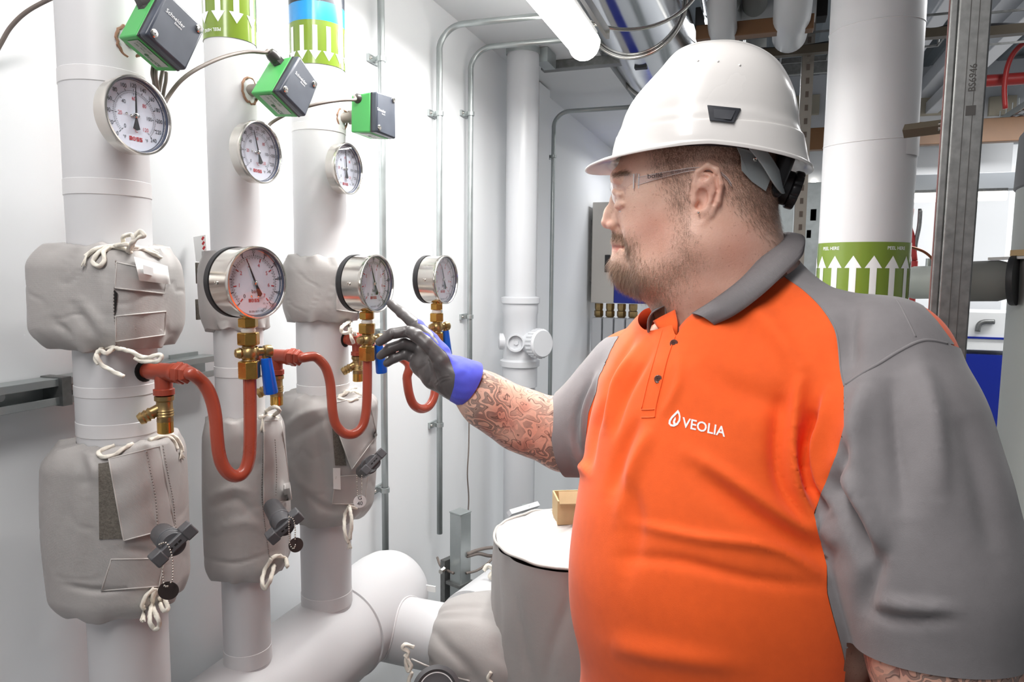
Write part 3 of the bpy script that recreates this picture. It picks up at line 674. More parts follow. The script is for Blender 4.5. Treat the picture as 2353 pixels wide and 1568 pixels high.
# ================================================================== immersion sensors
def sensor(corners, Xf, stem_px, k, label, logo, gland_px, cable_pts, tb=.048):
    """corners: cover corners in order bottom, right, top, left"""
    Cn = [PX(a, b, Xf) for a, b in corners]; c = sum(Cn)/4
    y, Rp = PIPES[k]
    so = PX(stem_px[0][0], stem_px[0][1], PXX+Rp*.9); 
    t = thing('immersion_sensor', label, 'sensor', c-np.array((tb, 0, 0)), 'green and slate temperature sensors')
    back = [p+np.array((-.014, 0, 0)) for p in Cn]
    m = MB(); m.prism(back[::-1], (.014, 0, 0)); m.build('cover', cover_m, t, bevel=.004, seg=3, label='scuffed slate cover')
    m = MB(); m.prism([c+np.array((-.016, 0, 0))+(p-c)*.985*np.array((0, 1, 1)) for p in Cn][::-1], (.004, 0, 0)); m.build('gasket', dark_m, t)
    base = [c+(p-c)*1.0+np.array((-.016, 0, 0)) for p in Cn]
    bb = [c+(p-c)*.93+np.array((-.016-tb, 0, 0)) for p in Cn]
    for q in (base, bb):
        for p in q: p[0] = p[0]
    m = MB(); m.add(np.array(bb+base), [(0, 1, 2, 3), (7, 6, 5, 4)]+[(i, 4+i, 4+(i+1) % 4, (i+1) % 4) for i in range(4)]); m.build('base_box', green_m, t, bevel=.003, seg=3, label='green plastic base')
    U = _n(Cn[1]-Cn[0]); Vv = _n(Cn[3]-Cn[0])
    e = .010
    for s_, (i, j) in ((0, (0, 1)),):
        pass
    for q in (Cn[3]+U*e-Vv*e, Cn[1]-U*e+Vv*e):
        m = MB(); m.lathe(q+np.array((.0002, 0, 0)), (1, 0, 0), [(.006, -.001), (.006, .001), (.0045, .0022), (.001, .0024), (.0008, .0012), (0, .0012)], 16); m.build('cover_screw', steel_m, t)
    # lettering runs along the top edge
    sx_, sy_ = logo
    O = c+U*sx_+Vv*sy_+np.array((.0006, 0, 0)); m = MB(); put_text(m, 'Schneider', .0085, O, _n(-Vv), _n(U)); put_text(m, 'Electric', .0045, O-_n(U)*.006-_n(Vv)*.008, _n(-Vv), _n(U)); m.build('lettering', whitep_m, t, smooth=0, label='small white lettering')
    # rating label on the lower side of the base
    a0 = base[3]*.9+base[0]*.1; a1 = base[3]*.15+base[0]*.85; b0 = bb[3]*.9+bb[0]*.1; b1 = bb[3]*.15+bb[0]*.85
    nrm = _n(np.cross(base[0]-base[3], bb[3]-base[3])); 
    if np.dot(nrm, c-(base[0]+bb[3])/2) > 0: nrm = -nrm
    L = [a0*.88+b0*.12, a1*.88+b1*.12, a1*.3+b1*.7, a0*.3+b0*.7]; L = [p+nrm*.0008 for p in L]
    m = MB(); m.add(np.array(L), [(0, 1, 2, 3)]); lb = m.build('rating_label', M('silver_label', (176, 182, 176), .5), t, smooth=0, label='silver rating label')
    lx = _n(L[1]-L[0]); ly = _n(L[0]-L[3]); lc = sum(L)/4+nrm*.0005; w = np.linalg.norm(L[1]-L[0]); h = np.linalg.norm(L[0]-L[3])
    m = MB(); put_text(m, 'STP100-100', h*.25, lc-lx*w*.22+ly*h*.28, lx, ly); put_text(m, '1.8K NTC', h*.22, lc-lx*w*.25-ly*h*.02, lx, ly); put_text(m, 'CE', h*.36, lc+lx*w*.38-ly*h*.2, lx, ly, .02); put_text(m, 'EAC', h*.28, lc+lx*w*.18-ly*h*.24, lx, ly, .02)
    m.lathe(lc+lx*w*.02-ly*h*.2, nrm, [(h*.14, 0), (0, .0002)], 12); m.build('label_print', M('green_print', (60, 110, 70), .6), lb, smooth=0)
    # stem
    e0 = so; e1 = c+np.array((-.016-tb+.004, 0, 0)); ee = e1.copy(); dd = np.linalg.norm(ee-e0)
    m = MB(); m.lathe(e0, ee-e0, [(.0105, -.004), (.0105, dd*.38), (.0145, dd*.40), (.0145, dd)], 24); m.build('stem_sleeve', sleeve_m, t, smooth=40)
    m = MB(); an = np.linspace(0, 2*PI, 28, endpoint=False); q = [e0+np.array((.002+.003*rng.random(), (.018+.003*rng.random())*math.cos(a), (.019+.004*rng.random())*math.sin(a)-.001)) for a in an]
    m.tube(np.array(q), .0022, 6, closed=True); m.build('cut_edge', M('raw_foam_edge', (150, 116, 96), .9), t)
    # gland: on the upper-left side of the base
    gp, gd_px = gland_px; g0 = PX(gp[0], gp[1], c[0]-.016-tb*.45); g1 = PX(gd_px[0], gd_px[1], g0[0]-.006); gd = _n(g1-g0)
    m = MB(); m.lathe(g0, gd, [(.0125, -.004), (.0125, .003), (.0125, .0035)], 6); m.lathe(g0+gd*.002, gd, [(.0105, 0), (.0115, .003), (.0115, .014), (.0105, .016)], 6); m.lathe(g0+gd*.015, gd, [(.0100, 0), (.0105, .002), (.0105, .012), (.0085, .018), (.004, .019), (0, .019)], 20)
    m.build('cable_gland', gland_m, t, smooth=30)
    W = [g0+gd*.028, g0+gd*.036]+[PZ(*q) for q in cable_pts]
    m = MB(); m.tube(smoothline(W, 8), .0030, 10); m.build('cable', cable_m, t, smooth=180)
    return t
sensor([(428, 163), (473, 66), (384, -20), (334, 78)], -.770, [(291, 95)], 0, 'largest tilted green sensor box, at the top of the leftmost riser', (.014, .010), ((341, 22), (322, -18)), [(300, -40, .97), (270, -80, .97)], tb=.036)
sensor([(703, 269), (733, 192), (689, 127), (643, 208)], -.767, [(572, 208)], 1, 'tilted green sensor box on the middle riser, between the two thermometers', (.012, .008), ((650, 155), (626, 128)), [(608, 121, 1.19), (575, 119, 1.17), (540, 124, 1.14), (500, 136, 1.1), (450, 160, 1.06), (415, 186, 1.04), (388, 220, 1.03), (375, 245, 1.02)])
sensor([(910, 320), (909, 222), (867, 210), (866, 303)], -.762, [(783, 272)], 2, 'upright green sensor box on the third riser, against the bare wall', (.004, .022), ((846, 240), (832, 232)), [(815, 229, 1.40), (780, 231, 1.36), (735, 238, 1.32), (690, 250, 1.3), (650, 267, 1.29), (622, 284, 1.28), (612, 300, 1.27)])
for (q, lab) in (([(352, 150, 1.0), (350, 170, 1.0), (354, 190, 1.01), (356, 220, 1.02)], 'thin grey cable, first of the bunch hanging behind the big thermometer'), ([(360, 150, 1.0), (358, 175, 1.0), (362, 200, 1.01), (364, 225, 1.02)], 'thin grey cable, second of the bunch hanging behind the big thermometer'),
                 ([(374, 160, 1.02), (370, 180, 1.02), (366, 205, 1.02), (360, 235, 1.02)], 'thin grey cable, third of the bunch hanging behind the big thermometer'), ([(382, 165, 1.03), (381, 185, 1.03), (377, 205, 1.03), (372, 235, 1.03)], 'thin grey cable, fourth of the bunch hanging behind the big thermometer')):
    o = cable('thin_cable', [PZ(*p) for p in q], .0026, cable_m); tag(o, lab, 'cable', 'cables behind the big thermometer')
o = cable('wall_cable', [PZ(*p) for p in ((-60, 200, 1.0), (-20, 140, 1.0), (2, 100, 1.0), (25, 62, 1.0), (60, 28, 1.0), (110, 0, 1.0), (170, -25, 1.0))], .0032, cable_m); tag(o, 'brown-grey cable arching across the upper left corner of the wall', 'cable')

# ================================================================== cloth insulation jackets
def jacket(name, k, pxL, pxR, yT, yB, label, n=2.6, rot=0.0, seed=0, taper=(1, 1), rough_amp=.004, pleat=9, aniso=.96, collar=.010, group='grey cloth insulation jackets', folds=()):
    py0, R0 = PIPES[k]; zT = zat(k, (pxL+pxR)/2, yT); zB = zat(k, (pxL+pxR)/2, yB); zm = (zT+zB)/2
    cpx = pix(np.array((PXX, py0, zm)))[0]; sc = R0/ (abs(pix(np.array((PXX, py0, zm))+R0*np.array((RIGHT[0], RIGHT[1], 0)))[0]-cpx))
    R = (pxR-pxL)/2*sc*aniso; off = ((pxL+pxR)/2-cpx)*sc
    c = np.array((PXX, py0, 0))+_n((RIGHT[0], RIGHT[1], 0))*off
    NT, NZ = 110, 84; G = []
    L = zT-zB; pc = np.array((PXX, py0))
    for j in range(NZ+1):
        v = j/NZ; d = min(v, 1-v)*L; top = v < .5
        e = min(1, d/.035); e = math.sin(e*PI/2)**.75
        row = []
        tp = taper[0]*(1-v)+taper[1]*v
        for i in range(NT):
            a = 2*PI*i/NT; ca, sa = math.cos(a-rot), math.sin(a-rot)
            se = (abs(ca)**n+abs(sa)**n)**(-1/n)*.93
            Rf = R*se*tp*(1+.03*math.sin(v*PI))
            nz = noise.noise(Vector((math.cos(a)*1.6+seed, math.sin(a)*1.6, v*L*8)))*rough_amp*.9
            rd = 1-abs(noise.noise(Vector((math.cos(a)*2.2+seed*3, math.sin(a)*2.2+v*2.0, v*L*9+5))))*2
            nz += max(0, rd-.80)*-.006
            pl = math.exp(-d/.022)*.0045*math.sin(pleat*a+3*noise.noise(Vector((math.cos(a)*2, math.sin(a)*2, seed+(0 if top else 9)))))
            rr_in = R0+collar
            x = c[0]+math.cos(a)*(Rf+nz); y = c[1]+math.sin(a)*(Rf+nz)
            xi = pc[0]+math.cos(a)*(rr_in+pl*.6); yi = pc[1]+math.sin(a)*(rr_in+pl*.6)
            w = .28+.72*e if d > 0 else .0
            xx = xi*(1-w)+x*w+math.cos(a)*pl*(1-e*.5); yy = yi*(1-w)+y*w+math.sin(a)*pl*(1-e*.5)
            if j in (0, NZ): xx, yy = pc[0]+math.cos(a)*(R0+.0005), pc[1]+math.sin(a)*(R0+.0005)
            row.append((xx, yy, zT-v*L+.004*math.exp(-d/.03)*noise.noise(Vector((math.cos(a)*3, math.sin(a)*3, seed+2)))*2.2))
        G.append(row)
    G = np.array(G); A3 = np.array((PXX, py0, 0))
    if folds:
        Q = pix(G.reshape(-1, 3)); P_ = G.reshape(-1, 3); rv = P_-A3; rv[:, 2] = 0; rv /= np.linalg.norm(rv, axis=1)[:, None]; fr = np.clip(-(rv @ FWD)*2+.3, 0, 1)
        for ln, w_, h_ in folds:
            L_ = smoothline(np.array(ln, float), 18); best = np.full(len(Q), 1e9); tt = np.zeros(len(Q))
            for i_, q_ in enumerate(L_):
                d_ = np.linalg.norm(Q-q_, axis=1); mk = d_ < best; best[mk] = d_[mk]; tt[mk] = i_/(len(L_)-1)
            P_ = P_+rv*((h_*np.exp(-(best/w_)**2)*np.sin(np.clip(tt, .06, .94)*PI)**.7*fr)[:, None])
        G = P_.reshape(G.shape)
    t = thing(name, label, 'jacket', (PXX, py0, zB), group)
    m = MB(); m.grid(np.array(G), closed_u=True); m.build('jacket_body', jack_m, t, smooth=180)
    return t, m.bvh(), np.array((PXX, py0, 0)), dep((c[0], c[1], zm))-R
def hit(bvh, px, py, off, zdef):
    r = ray(px, py); d = _n(r); h = bvh.ray_cast(Vector(CAM), Vector(d))
    if h[0] is None: return PZ(px, py, zdef)
    return np.array(h[0])-d*off
def patch(t, name, J, corners, mat=None, off=.0018, th=.0016, nu=14, nv=10, bind=True, label=None, lift=None, parent=None):
    """cloth patch following the jacket; corners tl,tr,br,bl in photograph pixels"""
    _, bvh, ax, zd = J; tl, tr, br, bl = [np.array(c, float) for c in corners]; G = []
    for j in range(nv+1):
        row = []
        for i in range(nu+1):
            u, v = i/nu, j/nv; q = (tl*(1-u)+tr*u)*(1-v)+(bl*(1-u)+br*u)*v
            l = lift(u, v) if lift else 0
            row.append(hit(bvh, q[0], q[1], off+l, zd))
        G.append(row)
    G = np.array(G); Gs = G.copy()
    for _i in range(3): Gs[1:-1, 1:-1] = (Gs[:-2, 1:-1]+Gs[2:, 1:-1]+Gs[1:-1, :-2]+Gs[1:-1, 2:])/4
    G = Gs; tc = CAM-G; tc /= np.linalg.norm(tc, axis=2)[:, :, None]
    m = MB(); m.grid(G+tc*th, -tc*(th+.0012)); o = m.build(name, mat or jack_m, parent or t, smooth=60, label=label)
    if bind:
        E = np.vstack((G[0], G[1:, -1], G[-1][::-1][1:], G[::-1, 0][1:-1]))+0
        tcE = CAM-E; tcE /= np.linalg.norm(tcE, axis=1)[:, None]
        m = MB(); m.tube(E+tcE*th*.8, .0011, 6, closed=True); m.build('bound_edge', M('seam_cloth', (196, 192, 188), .5), o, smooth=180)
    return o
def seam(t, J, pts, r=.0009, off=.0006, mat=None, dashed=True, name='stitched_seam'):
    _, bvh, ax, zd = J; P = smoothline(np.array(pts, float), 8); W = [hit(bvh, a, b, off, zd) for a, b in P]
    m = MB()
    if dashed:
        W = np.array(W); d = np.concatenate(([0], np.cumsum(np.linalg.norm(np.diff(W, axis=0), axis=1)))); tt = np.arange(0, d[-1], .0045)
        for s_ in tt:
            A = np.array([np.interp(s_+e, d, W[:, c]) for e in (0, .003) for c in range(3)]).reshape(2, 3); m.tube(A, r, 5)
    else: m.tube(np.array(W), r, 6)
    o = m.build(name, mat or M('stitch_thread', (150, 142, 138), .7), t, smooth=180)
    if dashed: o['kind'] = 'stuff'
    return o
def ropes(t, J, lists, r=.0028, off=.004, zd=None, name='tie_cord'):
    _, bvh, ax, z = J
    for pts in lists: rope(name, [hit(bvh, a, b, off, zd or z) for a, b in pts], r, t)
def tassel(t, J, px, py, dx, dy, n=12, L=26, r=.00045, zd=None):
    m = MB()
    for i in range(n):
        sp = (rng.random()-.5)*14; p0 = (px+(rng.random()-.5)*3, py); p1 = (px+dx*.5+sp*.5, py+dy*.5); p2 = (px+dx+sp, py+dy+(rng.random()-.5)*6)
        m.tube(smoothline([hit(J[1], q[0], q[1], .005+.002*rng.random(), zd or J[3]) for q in (p0, p1, p2)], 3), r*1.4, 5)
    o = m.build('frayed_end', rope_m, t, smooth=180); o['kind'] = 'stuff'

# ---- leftmost riser, upper jacket
J = jacket('insulation_jacket', 0, 104, 398, 565, 797, 'boxy jacket on the leftmost riser above the red tee, with two strap flaps', n=4.2, rot=.35, seed=1, folds=[([(170, 700), (200, 745), (228, 785)], 8, -.006), ([(190, 690), (225, 740), (240, 780)], 9, .005), ([(120, 735), (150, 760), (165, 785)], 7, -.005), ([(225, 620), (245, 680), (240, 730)], 14, .004), ([(370, 740), (385, 760), (392, 775)], 7, -.006)]); t = J[0]
patch(t, 'strap_flap', J, [(268, 603), (385, 628), (377, 675), (264, 662)], label=None, nu=10, nv=5)
patch(t, 'strap_flap', J, [(266, 727), (381, 716), (378, 770), (266, 785)], nu=10, nv=5)
patch(t, 'fabric_slot', J, [(262, 666), (270, 674), (267, 708), (263, 724)], mat=hollow_m, off=.0015, bind=False, label='dark gap in the cloth', nu=3, nv=5)
seam(t, J, [(266, 598), (266, 640), (262, 670), (262, 715), (266, 760), (266, 797)]); seam(t, J, [(312, 612), (314, 668)]); seam(t, J, [(312, 724), (310, 780)])
pt = patch(t, 'paper_tag', J, [(308, 590), (385, 612), (392, 654), (320, 645)], mat=paper_m, off=.006, bind=False, label='white folded paper tag', nu=10, nv=8, lift=lambda u, v: .010*math.sin(v*PI*.9)+.006*u)
patch(t, 'tag_window', J, [(328, 608), (352, 616), (352, 634), (330, 629)], mat=M('tag_print', (206, 206, 206), .6), off=.022, th=.0004, bind=False, nu=3, nv=3, parent=None)
ropes(t, J, [[(196, 590), (215, 575), (245, 567), (280, 570), (300, 580), (286, 562), (284, 545), (302, 539), (308, 552), (302, 572)], [(246, 568), (228, 580), (213, 600), (226, 612), (240, 600), (238, 580), (256, 566)], [(300, 574), (310, 545), (322, 531), (331, 541), (316, 547), (302, 560), (294, 578)], [(298, 575), (325, 572), (350, 582), (370, 592)], [(260, 566), (290, 562), (320, 570), (345, 574), (362, 584)]])
ropes(t, J, [[(262, 799), (238, 800), (222, 815), (234, 838), (256, 852), (284, 866)], [(262, 799), (300, 808), (332, 822), (368, 816), (364, 830), (325, 830), (310, 822)], [(262, 800), (245, 812), (232, 806), (220, 822), (226, 838)]])
tassel(t, J, 198, 588, -6, 22, zd=.95)
# ---- leftmost riser, lower jacket
J = jacket('insulation_jacket', 0, 126, 424, 1004, 1378, 'large lower jacket on the leftmost riser with a hook patch and a wide stitched flap', n=2.9, rot=.4, seed=5, folds=[([(205, 1045), (218, 1080), (222, 1110)], 9, .006), ([(180, 1040), (192, 1090), (196, 1150)], 12, -.004), ([(285, 1262), (330, 1268), (352, 1285)], 8, -.005), ([(150, 1345), (220, 1358), (300, 1352)], 7, -.006), ([(180, 1100), (188, 1220), (180, 1330)], 18, .004)]); t = J[0]
patch(t, 'hook_patch', J, [(226, 1066), (262, 1060), (290, 1238), (228, 1240)], mat=hook_m, off=.0010, th=.0008, bind=False, label='worn dark hook-and-loop patch', nu=8, nv=14)
patch(t, 'stitched_flap', J, [(250, 1055), (368, 1026), (402, 1212), (284, 1243)], nu=14, nv=18, off=.004, lift=lambda u, v: .0016*math.sin(v*14+u*3))
seam(t, J, [(336, 1036), (345, 1080), (358, 1150), (362, 1218)], off=.0085); seam(t, J, [(374, 1024), (388, 1100), (398, 1150), (404, 1216)], off=.004)
patch(t, 'lower_flap', J, [(256, 1286), (378, 1284), (365, 1348), (233, 1358)], nu=12, nv=6)
ropes(t, J, [[(228, 1046), (246, 1027), (290, 1014), (335, 1006), (346, 1012)], [(346, 1008), (300, 1022), (262, 1046), (234, 1050), (228, 1038), (262, 1024)], [(340, 1010), (362, 994), (395, 1000), (415, 1022), (419, 1040)], [(342, 1012), (370, 1004), (396, 1010), (408, 1034)], [(352, 1010), (380, 1000), (404, 1006), (418, 1030)]])
tassel(t, J, 416, 1036, 2, 18, n=16)
ropes(t, J, [[(354, 1352), (336, 1370), (326, 1392), (332, 1400)], [(358, 1354), (348, 1392), (344, 1425), (354, 1446), (366, 1440), (362, 1418), (350, 1398)], [(364, 1352), (378, 1376), (386, 1398), (376, 1404), (368, 1386), (366, 1372)], [(356, 1352), (350, 1372), (352, 1394), (360, 1420)]])
tassel(t, J, 332, 1392, -4, 36, n=18)
J1L = J
# ---- middle riser
J = jacket('insulation_jacket', 1, 463, 614, 579, 755, 'small jacket on the middle riser, hidden behind the largest pressure gauge', n=3.2, seed=9, rot=.3, rough_amp=.0025, collar=.006); t = J[0]
for (a, b) in ((604, 652), (688, 735)):
    m = MB(); c = PZ(457, (a+b)/2, 1.32); m.box(c, (.004, .014, (b-a)*1.32/FPX)); m.build('hook_tab', hook_m, t, bevel=.001, label='hook-and-loop tab')
m = MB(); P = [PZ(*q) for q in ((444, 545, 1.36), (472, 540, 1.33), (476, 606, 1.33), (450, 600, 1.36))]; m.prism(P, (0, .002, 0)); tg = m.build('warning_label', paper_m, t, smooth=0, label='white label with red print')
m = MB()
for i in range(5):
    q = PZ(466+i*1.2, 548+i*11, 1.325); m.box(q, (.004, .001, .007), np.array(((.8, 0, .6), (0, 1, 0), (-.6, 0, .8))))
m.build('red_mark', redp_m, tg)
J = jacket('insulation_jacket', 1, 468, 668, 952, 1312, 'long lower jacket on the middle riser behind the nearest red loop', n=3.0, seed=12, rot=.5, taper=(.93, 1.02), folds=[([(490, 1165), (545, 1150), (590, 1190)], 9, -.005), ([(485, 1140), (540, 1122), (580, 1135)], 10, .005), ([(500, 1060), (550, 1085), (595, 1060)], 10, -.003), ([(474, 1285), (545, 1294), (625, 1270)], 4, -.004), ([(500, 1215), (560, 1200), (600, 1215)], 12, .004)]); t = J[0]
seam(t, J, [(606, 985), (604, 1060), (602, 1140), (612, 1230), (622, 1300)])
patch(t, 'side_flap', J, [(607, 968), (646, 966), (670, 1148), (606, 1163)], off=.004, nu=8, nv=14, lift=lambda u, v: .010*u*v+.002*math.sin(v*16))
seam(t, J, [(632, 1010), (636, 1080), (634, 1140)], off=.012)
ropes(t, J, [[(600, 962), (610, 946), (630, 936), (642, 944), (630, 954)], [(600, 960), (622, 956), (640, 964)], [(560, 958), (580, 954), (600, 960)]], r=.0034); tassel(t, J, 603, 962, 0, 30)
ropes(t, J, [[(624, 1284), (640, 1278), (656, 1286), (660, 1302)], [(624, 1284), (608, 1312), (602, 1340), (610, 1352), (622, 1330), (630, 1300)]], r=.0036)
J2L = J
# ---- third riser
J = jacket('insulation_jacket', 2, 652, 838, 590, 737, 'jacket on the third riser, partly behind the gauge being touched', n=3.4, seed=20, rot=.3, rough_amp=.003); t = J[0]
patch(t, 'end_flap', J, [(778, 612), (836, 608), (834, 722), (773, 712)], off=.004, nu=6, nv=8)
ropes(t, J, [[(804, 738), (786, 752), (786, 764), (802, 764), (808, 752)], [(806, 738), (812, 758), (818, 772)], [(798, 740), (806, 770), (812, 790)]], r=.0036)
J = jacket('insulation_jacket', 2, 642, 880, 898, 1188, 'bulging lower jacket on the third riser with a hanging numbered disc', n=2.2, seed=31, taper=(1.0, .82), rough_amp=.007, pleat=7, folds=[([(655, 985), (700, 950), (760, 925)], 10, .008), ([(660, 1015), (710, 985), (750, 960)], 10, -.006), ([(740, 960), (765, 1040), (770, 1130)], 9, .007), ([(720, 980), (742, 1060), (748, 1140)], 12, -.005), ([(690, 1120), (740, 1165), (790, 1175)], 9, -.006), ([(655, 1040), (680, 1100), (720, 1150)], 12, .006), ([(845, 940), (868, 1000), (872, 1040)], 8, .005), ([(840, 1000), (856, 1020), (872, 1010)], 6, -.006)]); t = J[0]
patch(t, 'open_flap', J, [(754, 930), (846, 908), (866, 1000), (808, 1080)], off=.004, nu=12, nv=12, lift=lambda u, v: .012*v*(1-u*.5)+.003*math.sin(v*12+u*5))
patch(t, 'hook_patch', J, [(760, 940), (776, 940), (796, 1070), (770, 1070)], mat=hook_m, off=.0012, th=.0008, bind=False, label='hook-and-loop patch', nu=4, nv=12)
patch(t, 'lower_flap', J, [(772, 1096), (846, 1090), (838, 1160), (763, 1158)], off=.003, nu=8, nv=8)
patch(t, 'care_label', J, [(765, 1076), (782, 1076), (783, 1126), (766, 1124)], mat=paper_m, off=.006, th=.0006, bind=False, label='white sewn-in care label', nu=3, nv=6)
ropes(t, J, [[(778, 912), (795, 904), (812, 900), (828, 908)], [(776, 914), (800, 922), (822, 916)], [(790, 905), (804, 894), (818, 890)]], r=.0036)
ropes(t, J, [[(802, 1164), (792, 1186), (792, 1222), (800, 1248)], [(803, 1164), (808, 1200), (804, 1240)], [(800, 1162), (820, 1168)]], r=.0036); tassel(t, J, 802, 1240, 2, 22)
J3L = J

# ================================================================== valve handles poking out of the lower jackets, with chained discs
def handle(tip, body, left, right, zs, label, chain_paths, disc, disc_txt, J, sc=1.0, disc_mat=None):
    z0, z1 = zs; p0 = PZ(body[0], body[1], z0); p1 = PZ(tip[0], tip[1], z1); A = _n(p1-p0)
    B = PZ(right[0], right[1], z1)-PZ(left[0], left[1], z1); B = _n(B-A*np.dot(A, B)); C = np.cross(A, B)
    t = thing('tee_handle', label, 'handle', p0, 'grey tee handles of the jacketed valves')
    L = np.linalg.norm(p1-p0); m = MB(); m.lathe(p0-A*.03, A, [(.020*sc, 0), (.022*sc, .03+L*.42), (.0235*sc, .03+L*.44), (.0235*sc, .03+L*.50), (.0205*sc, .03+L*.52), (.0205*sc, .03+L)], 30); m.build('neck', handle_m, t, smooth=30, bevel=.001)
    m = MB(); put_text(m, 'ON OFF', .008*sc, p0+A*L*.30-C*.0225*sc, B, A, .01); m.build('handle_print', whitep_m, t, smooth=0)
    R = np.column_stack((B, A, C)); m = MB(); m.box(p1, (.082*sc, .014*sc, .020*sc), R); m.build('crossbar', handle_m, t, bevel=.002)
    for s_ in (-1, 1): m = MB(); m.box(p1+B*.031*sc*s_-A*.006*sc, (.022*sc, .030*sc, .024*sc), R); m.build('lug', handle_m, t, bevel=.002)
    m = MB()
    for s_ in (-.4, .1, .5): m.box(p1+B*.02*sc*s_+A*.0072*sc, (.006*sc, .0005, .003*sc), R)
    o = m.build('moulded_mark', hollow_m, t); o['kind'] = 'stuff'
    ch = MB()
    for path in chain_paths:
        W = smoothline([hit(J[1], q[0], q[1], .012, z1) if len(q) < 3 else PZ(*q) for q in path], 10)
        d = np.concatenate(([0], np.cumsum(np.linalg.norm(np.diff(W, axis=0), axis=1))))
        for s_ in np.arange(0, d[-1], .0036): ch.sphere([np.interp(s_, d, W[:, c]) for c in range(3)], .0013, 4)
    o = ch.build('bead_chain', chain_m, t, smooth=180); o['kind'] = 'stuff'
    px, py, rx, nrm = disc; c = PZ(px, py, z1-.004); n_ = _n(nrm); X = _n(np.cross((0, 0, 1), n_)); Y = np.cross(n_, X)
    m = MB(); m.lathe(c, n_, [(0, -.0008), (rx, -.0008), (rx, .0004), (0, .0004)], 40); dk = m.build('disc', disc_mat or tagd_m, t, smooth=30, label='round valve disc')
    if disc_txt:
        m = MB(); put_text(m, disc_txt[0], .011, c+n_*.0007+Y*.007, X, Y); put_text(m, disc_txt[1], .011, c+n_*.0007-Y*.004, X, Y); m.build('disc_number', blk_m, dk, smooth=0)
    return t
handle((400, 1252), (384, 1238), (366, 1274), (428, 1234), (.935, .905), 'grey tee handle at the foot of the leftmost lower jacket, with a brown disc', [[(366, 1252, .893), (380, 1248, .890), (390, 1262, .890), (396, 1290, .890), (396, 1330, .892), (392, 1340, .892)], [(371, 1276, .893), (373, 1310, .893), (377, 1345, .893), (386, 1348, .889)]], (387, 1358, .0125, (.55, -.80, -.05)), None, J1L, sc=.74)
handle((655, 1212), (635, 1180), (618, 1232), (690, 1188), (1.165, 1.115), 'grey tee handle under the long middle jacket, with a dark disc on two chains', [[(664, 1190, 1.105), (664, 1220, 1.105), (666, 1250, 1.105), (674, 1262, 1.105), (680, 1250, 1.10)], [(664, 1188, 1.105), (674, 1195, 1.105), (678, 1215, 1.105), (678, 1240, 1.105)]], (680, 1253, .0115, (.75, -.60, .2)), None, J2L, sc=.74)
handle((858, 1062), (840, 1078), (836, 1088), (874, 1048), (1.43, 1.365), 'grey tee handle on the bulging jacket of the third riser, with a pale disc', [[(820, 1094, 1.335), (820, 1120, 1.335), (822, 1142, 1.335)], [(831, 1094, 1.335), (831, 1120, 1.335), (830, 1142, 1.335)]], (827, 1153, .0125, (.65, -.75, 0)), ('G', '40'), J3L, sc=.72, disc_mat=whitep_m)

# ================================================================== jacketed valve on the branch, second pipe, tall jacketed vessel
def blob(name, prof, axis_o, ax, seed, amp, label, parent, NT=90, sub=6, squash=None):
    axis_o = np.asarray(axis_o, float); ax = _n(ax); u = _n(np.cross(ax, (0, 0, 1)) if abs(ax[2]) < .9 else (1, 0, 0)); w = np.cross(ax, u)
    P = smoothline([(r, h) for r, h in prof], sub); G = []
    for r, h in P:
        row = []
        for i in range(NT):
            a = 2*PI*i/NT; nn = noise.noise(Vector((math.cos(a)*1.5+seed, math.sin(a)*1.5, h*10)))*amp
            rd = 1-abs(noise.noise(Vector((math.cos(a)*1.8+seed*2, math.sin(a)*1.8, h*6+3))))*2; nn -= max(0, rd-.6)*amp*3.2
            q = max(0, r+nn*min(1, r/.05)); row.append(axis_o+ax*h+u*q*math.cos(a)+w*q*math.sin(a))
        G.append(row)
    m = MB(); m.grid(np.array(G), closed_u=True); o = m.build(name, jack_m, parent, smooth=180, label=label); return o, m.bvh()
t = thing('valve_jacket', 'rounded grey cloth jacket around the valve on the horizontal branch, bottom centre', 'jacket', (-.50, BY, BZ-.1))
o, bv = blob('jacket_body', [(.082, -.005), (.095, .002), (.112, .030), (.124, .075), (.128, .125), (.124, .175), (.108, .215), (.092, .235), (.080, .242)], (-.690, BY, BZ), (1, 0, 0), 3, .0055, None, t)
Jv = (t, bv, None, 1.52)
m = MB(); G = []
G = [hit(bv, a, b, .002, 1.5) for a, b in smoothline([(945, 1515), (990, 1535), (1030, 1552), (1080, 1566)], 6)]; m.tube(np.array(G), .0022, 6); m.build('bound_edge', M('seam_cloth', (196, 192, 188), .5), t, smooth=180)
ropes(t, Jv, [[(952, 1488), (932, 1482), (926, 1490), (938, 1500), (932, 1520), (938, 1542), (944, 1530), (930, 1505)], [(946, 1545), (940, 1568), (948, 1590)], [(1128, 1545), (1122, 1560), (1130, 1570)]], r=.004, zd=1.50)
m = MB(); m.box((-.545, BY-.02, BZ-.20), (.13, .12, .20)); m.build('jacket_neck', jack_m, t, bevel=.02, seg=4)
m = MB(); m.cyl((-.54, BY-.02, 0), (-.54, BY-.02, BZ-.29), .045); m.build('support_leg', galv_m, t)
hc = PZ(1003, 1590, 1.36)
t2 = thing('valve_handwheel', 'grey round valve dial cut by the bottom edge below the cloth valve jacket', 'handle', hc)
nh = _n((.35, -.75, .45)); m = MB(); m.lathe(hc, nh, [(0, -.09), (.02, -.09), (.02, -.01), (.046, -.008), (.048, 0), (.048, .008), (.040, .010), (.036, .004), (0, .004)], 48); m.build('dial_wheel', handle_m, t2, smooth=30)
m = MB(); Xh = _n(np.cross((0, 0, 1), nh)); Yh = np.cross(nh, Xh); m.box(hc+nh*.010, (.06, .016, .016), np.column_stack((Xh, Yh, nh))); m.build('pointer_grip', sleeve_m, t2, bevel=.003)
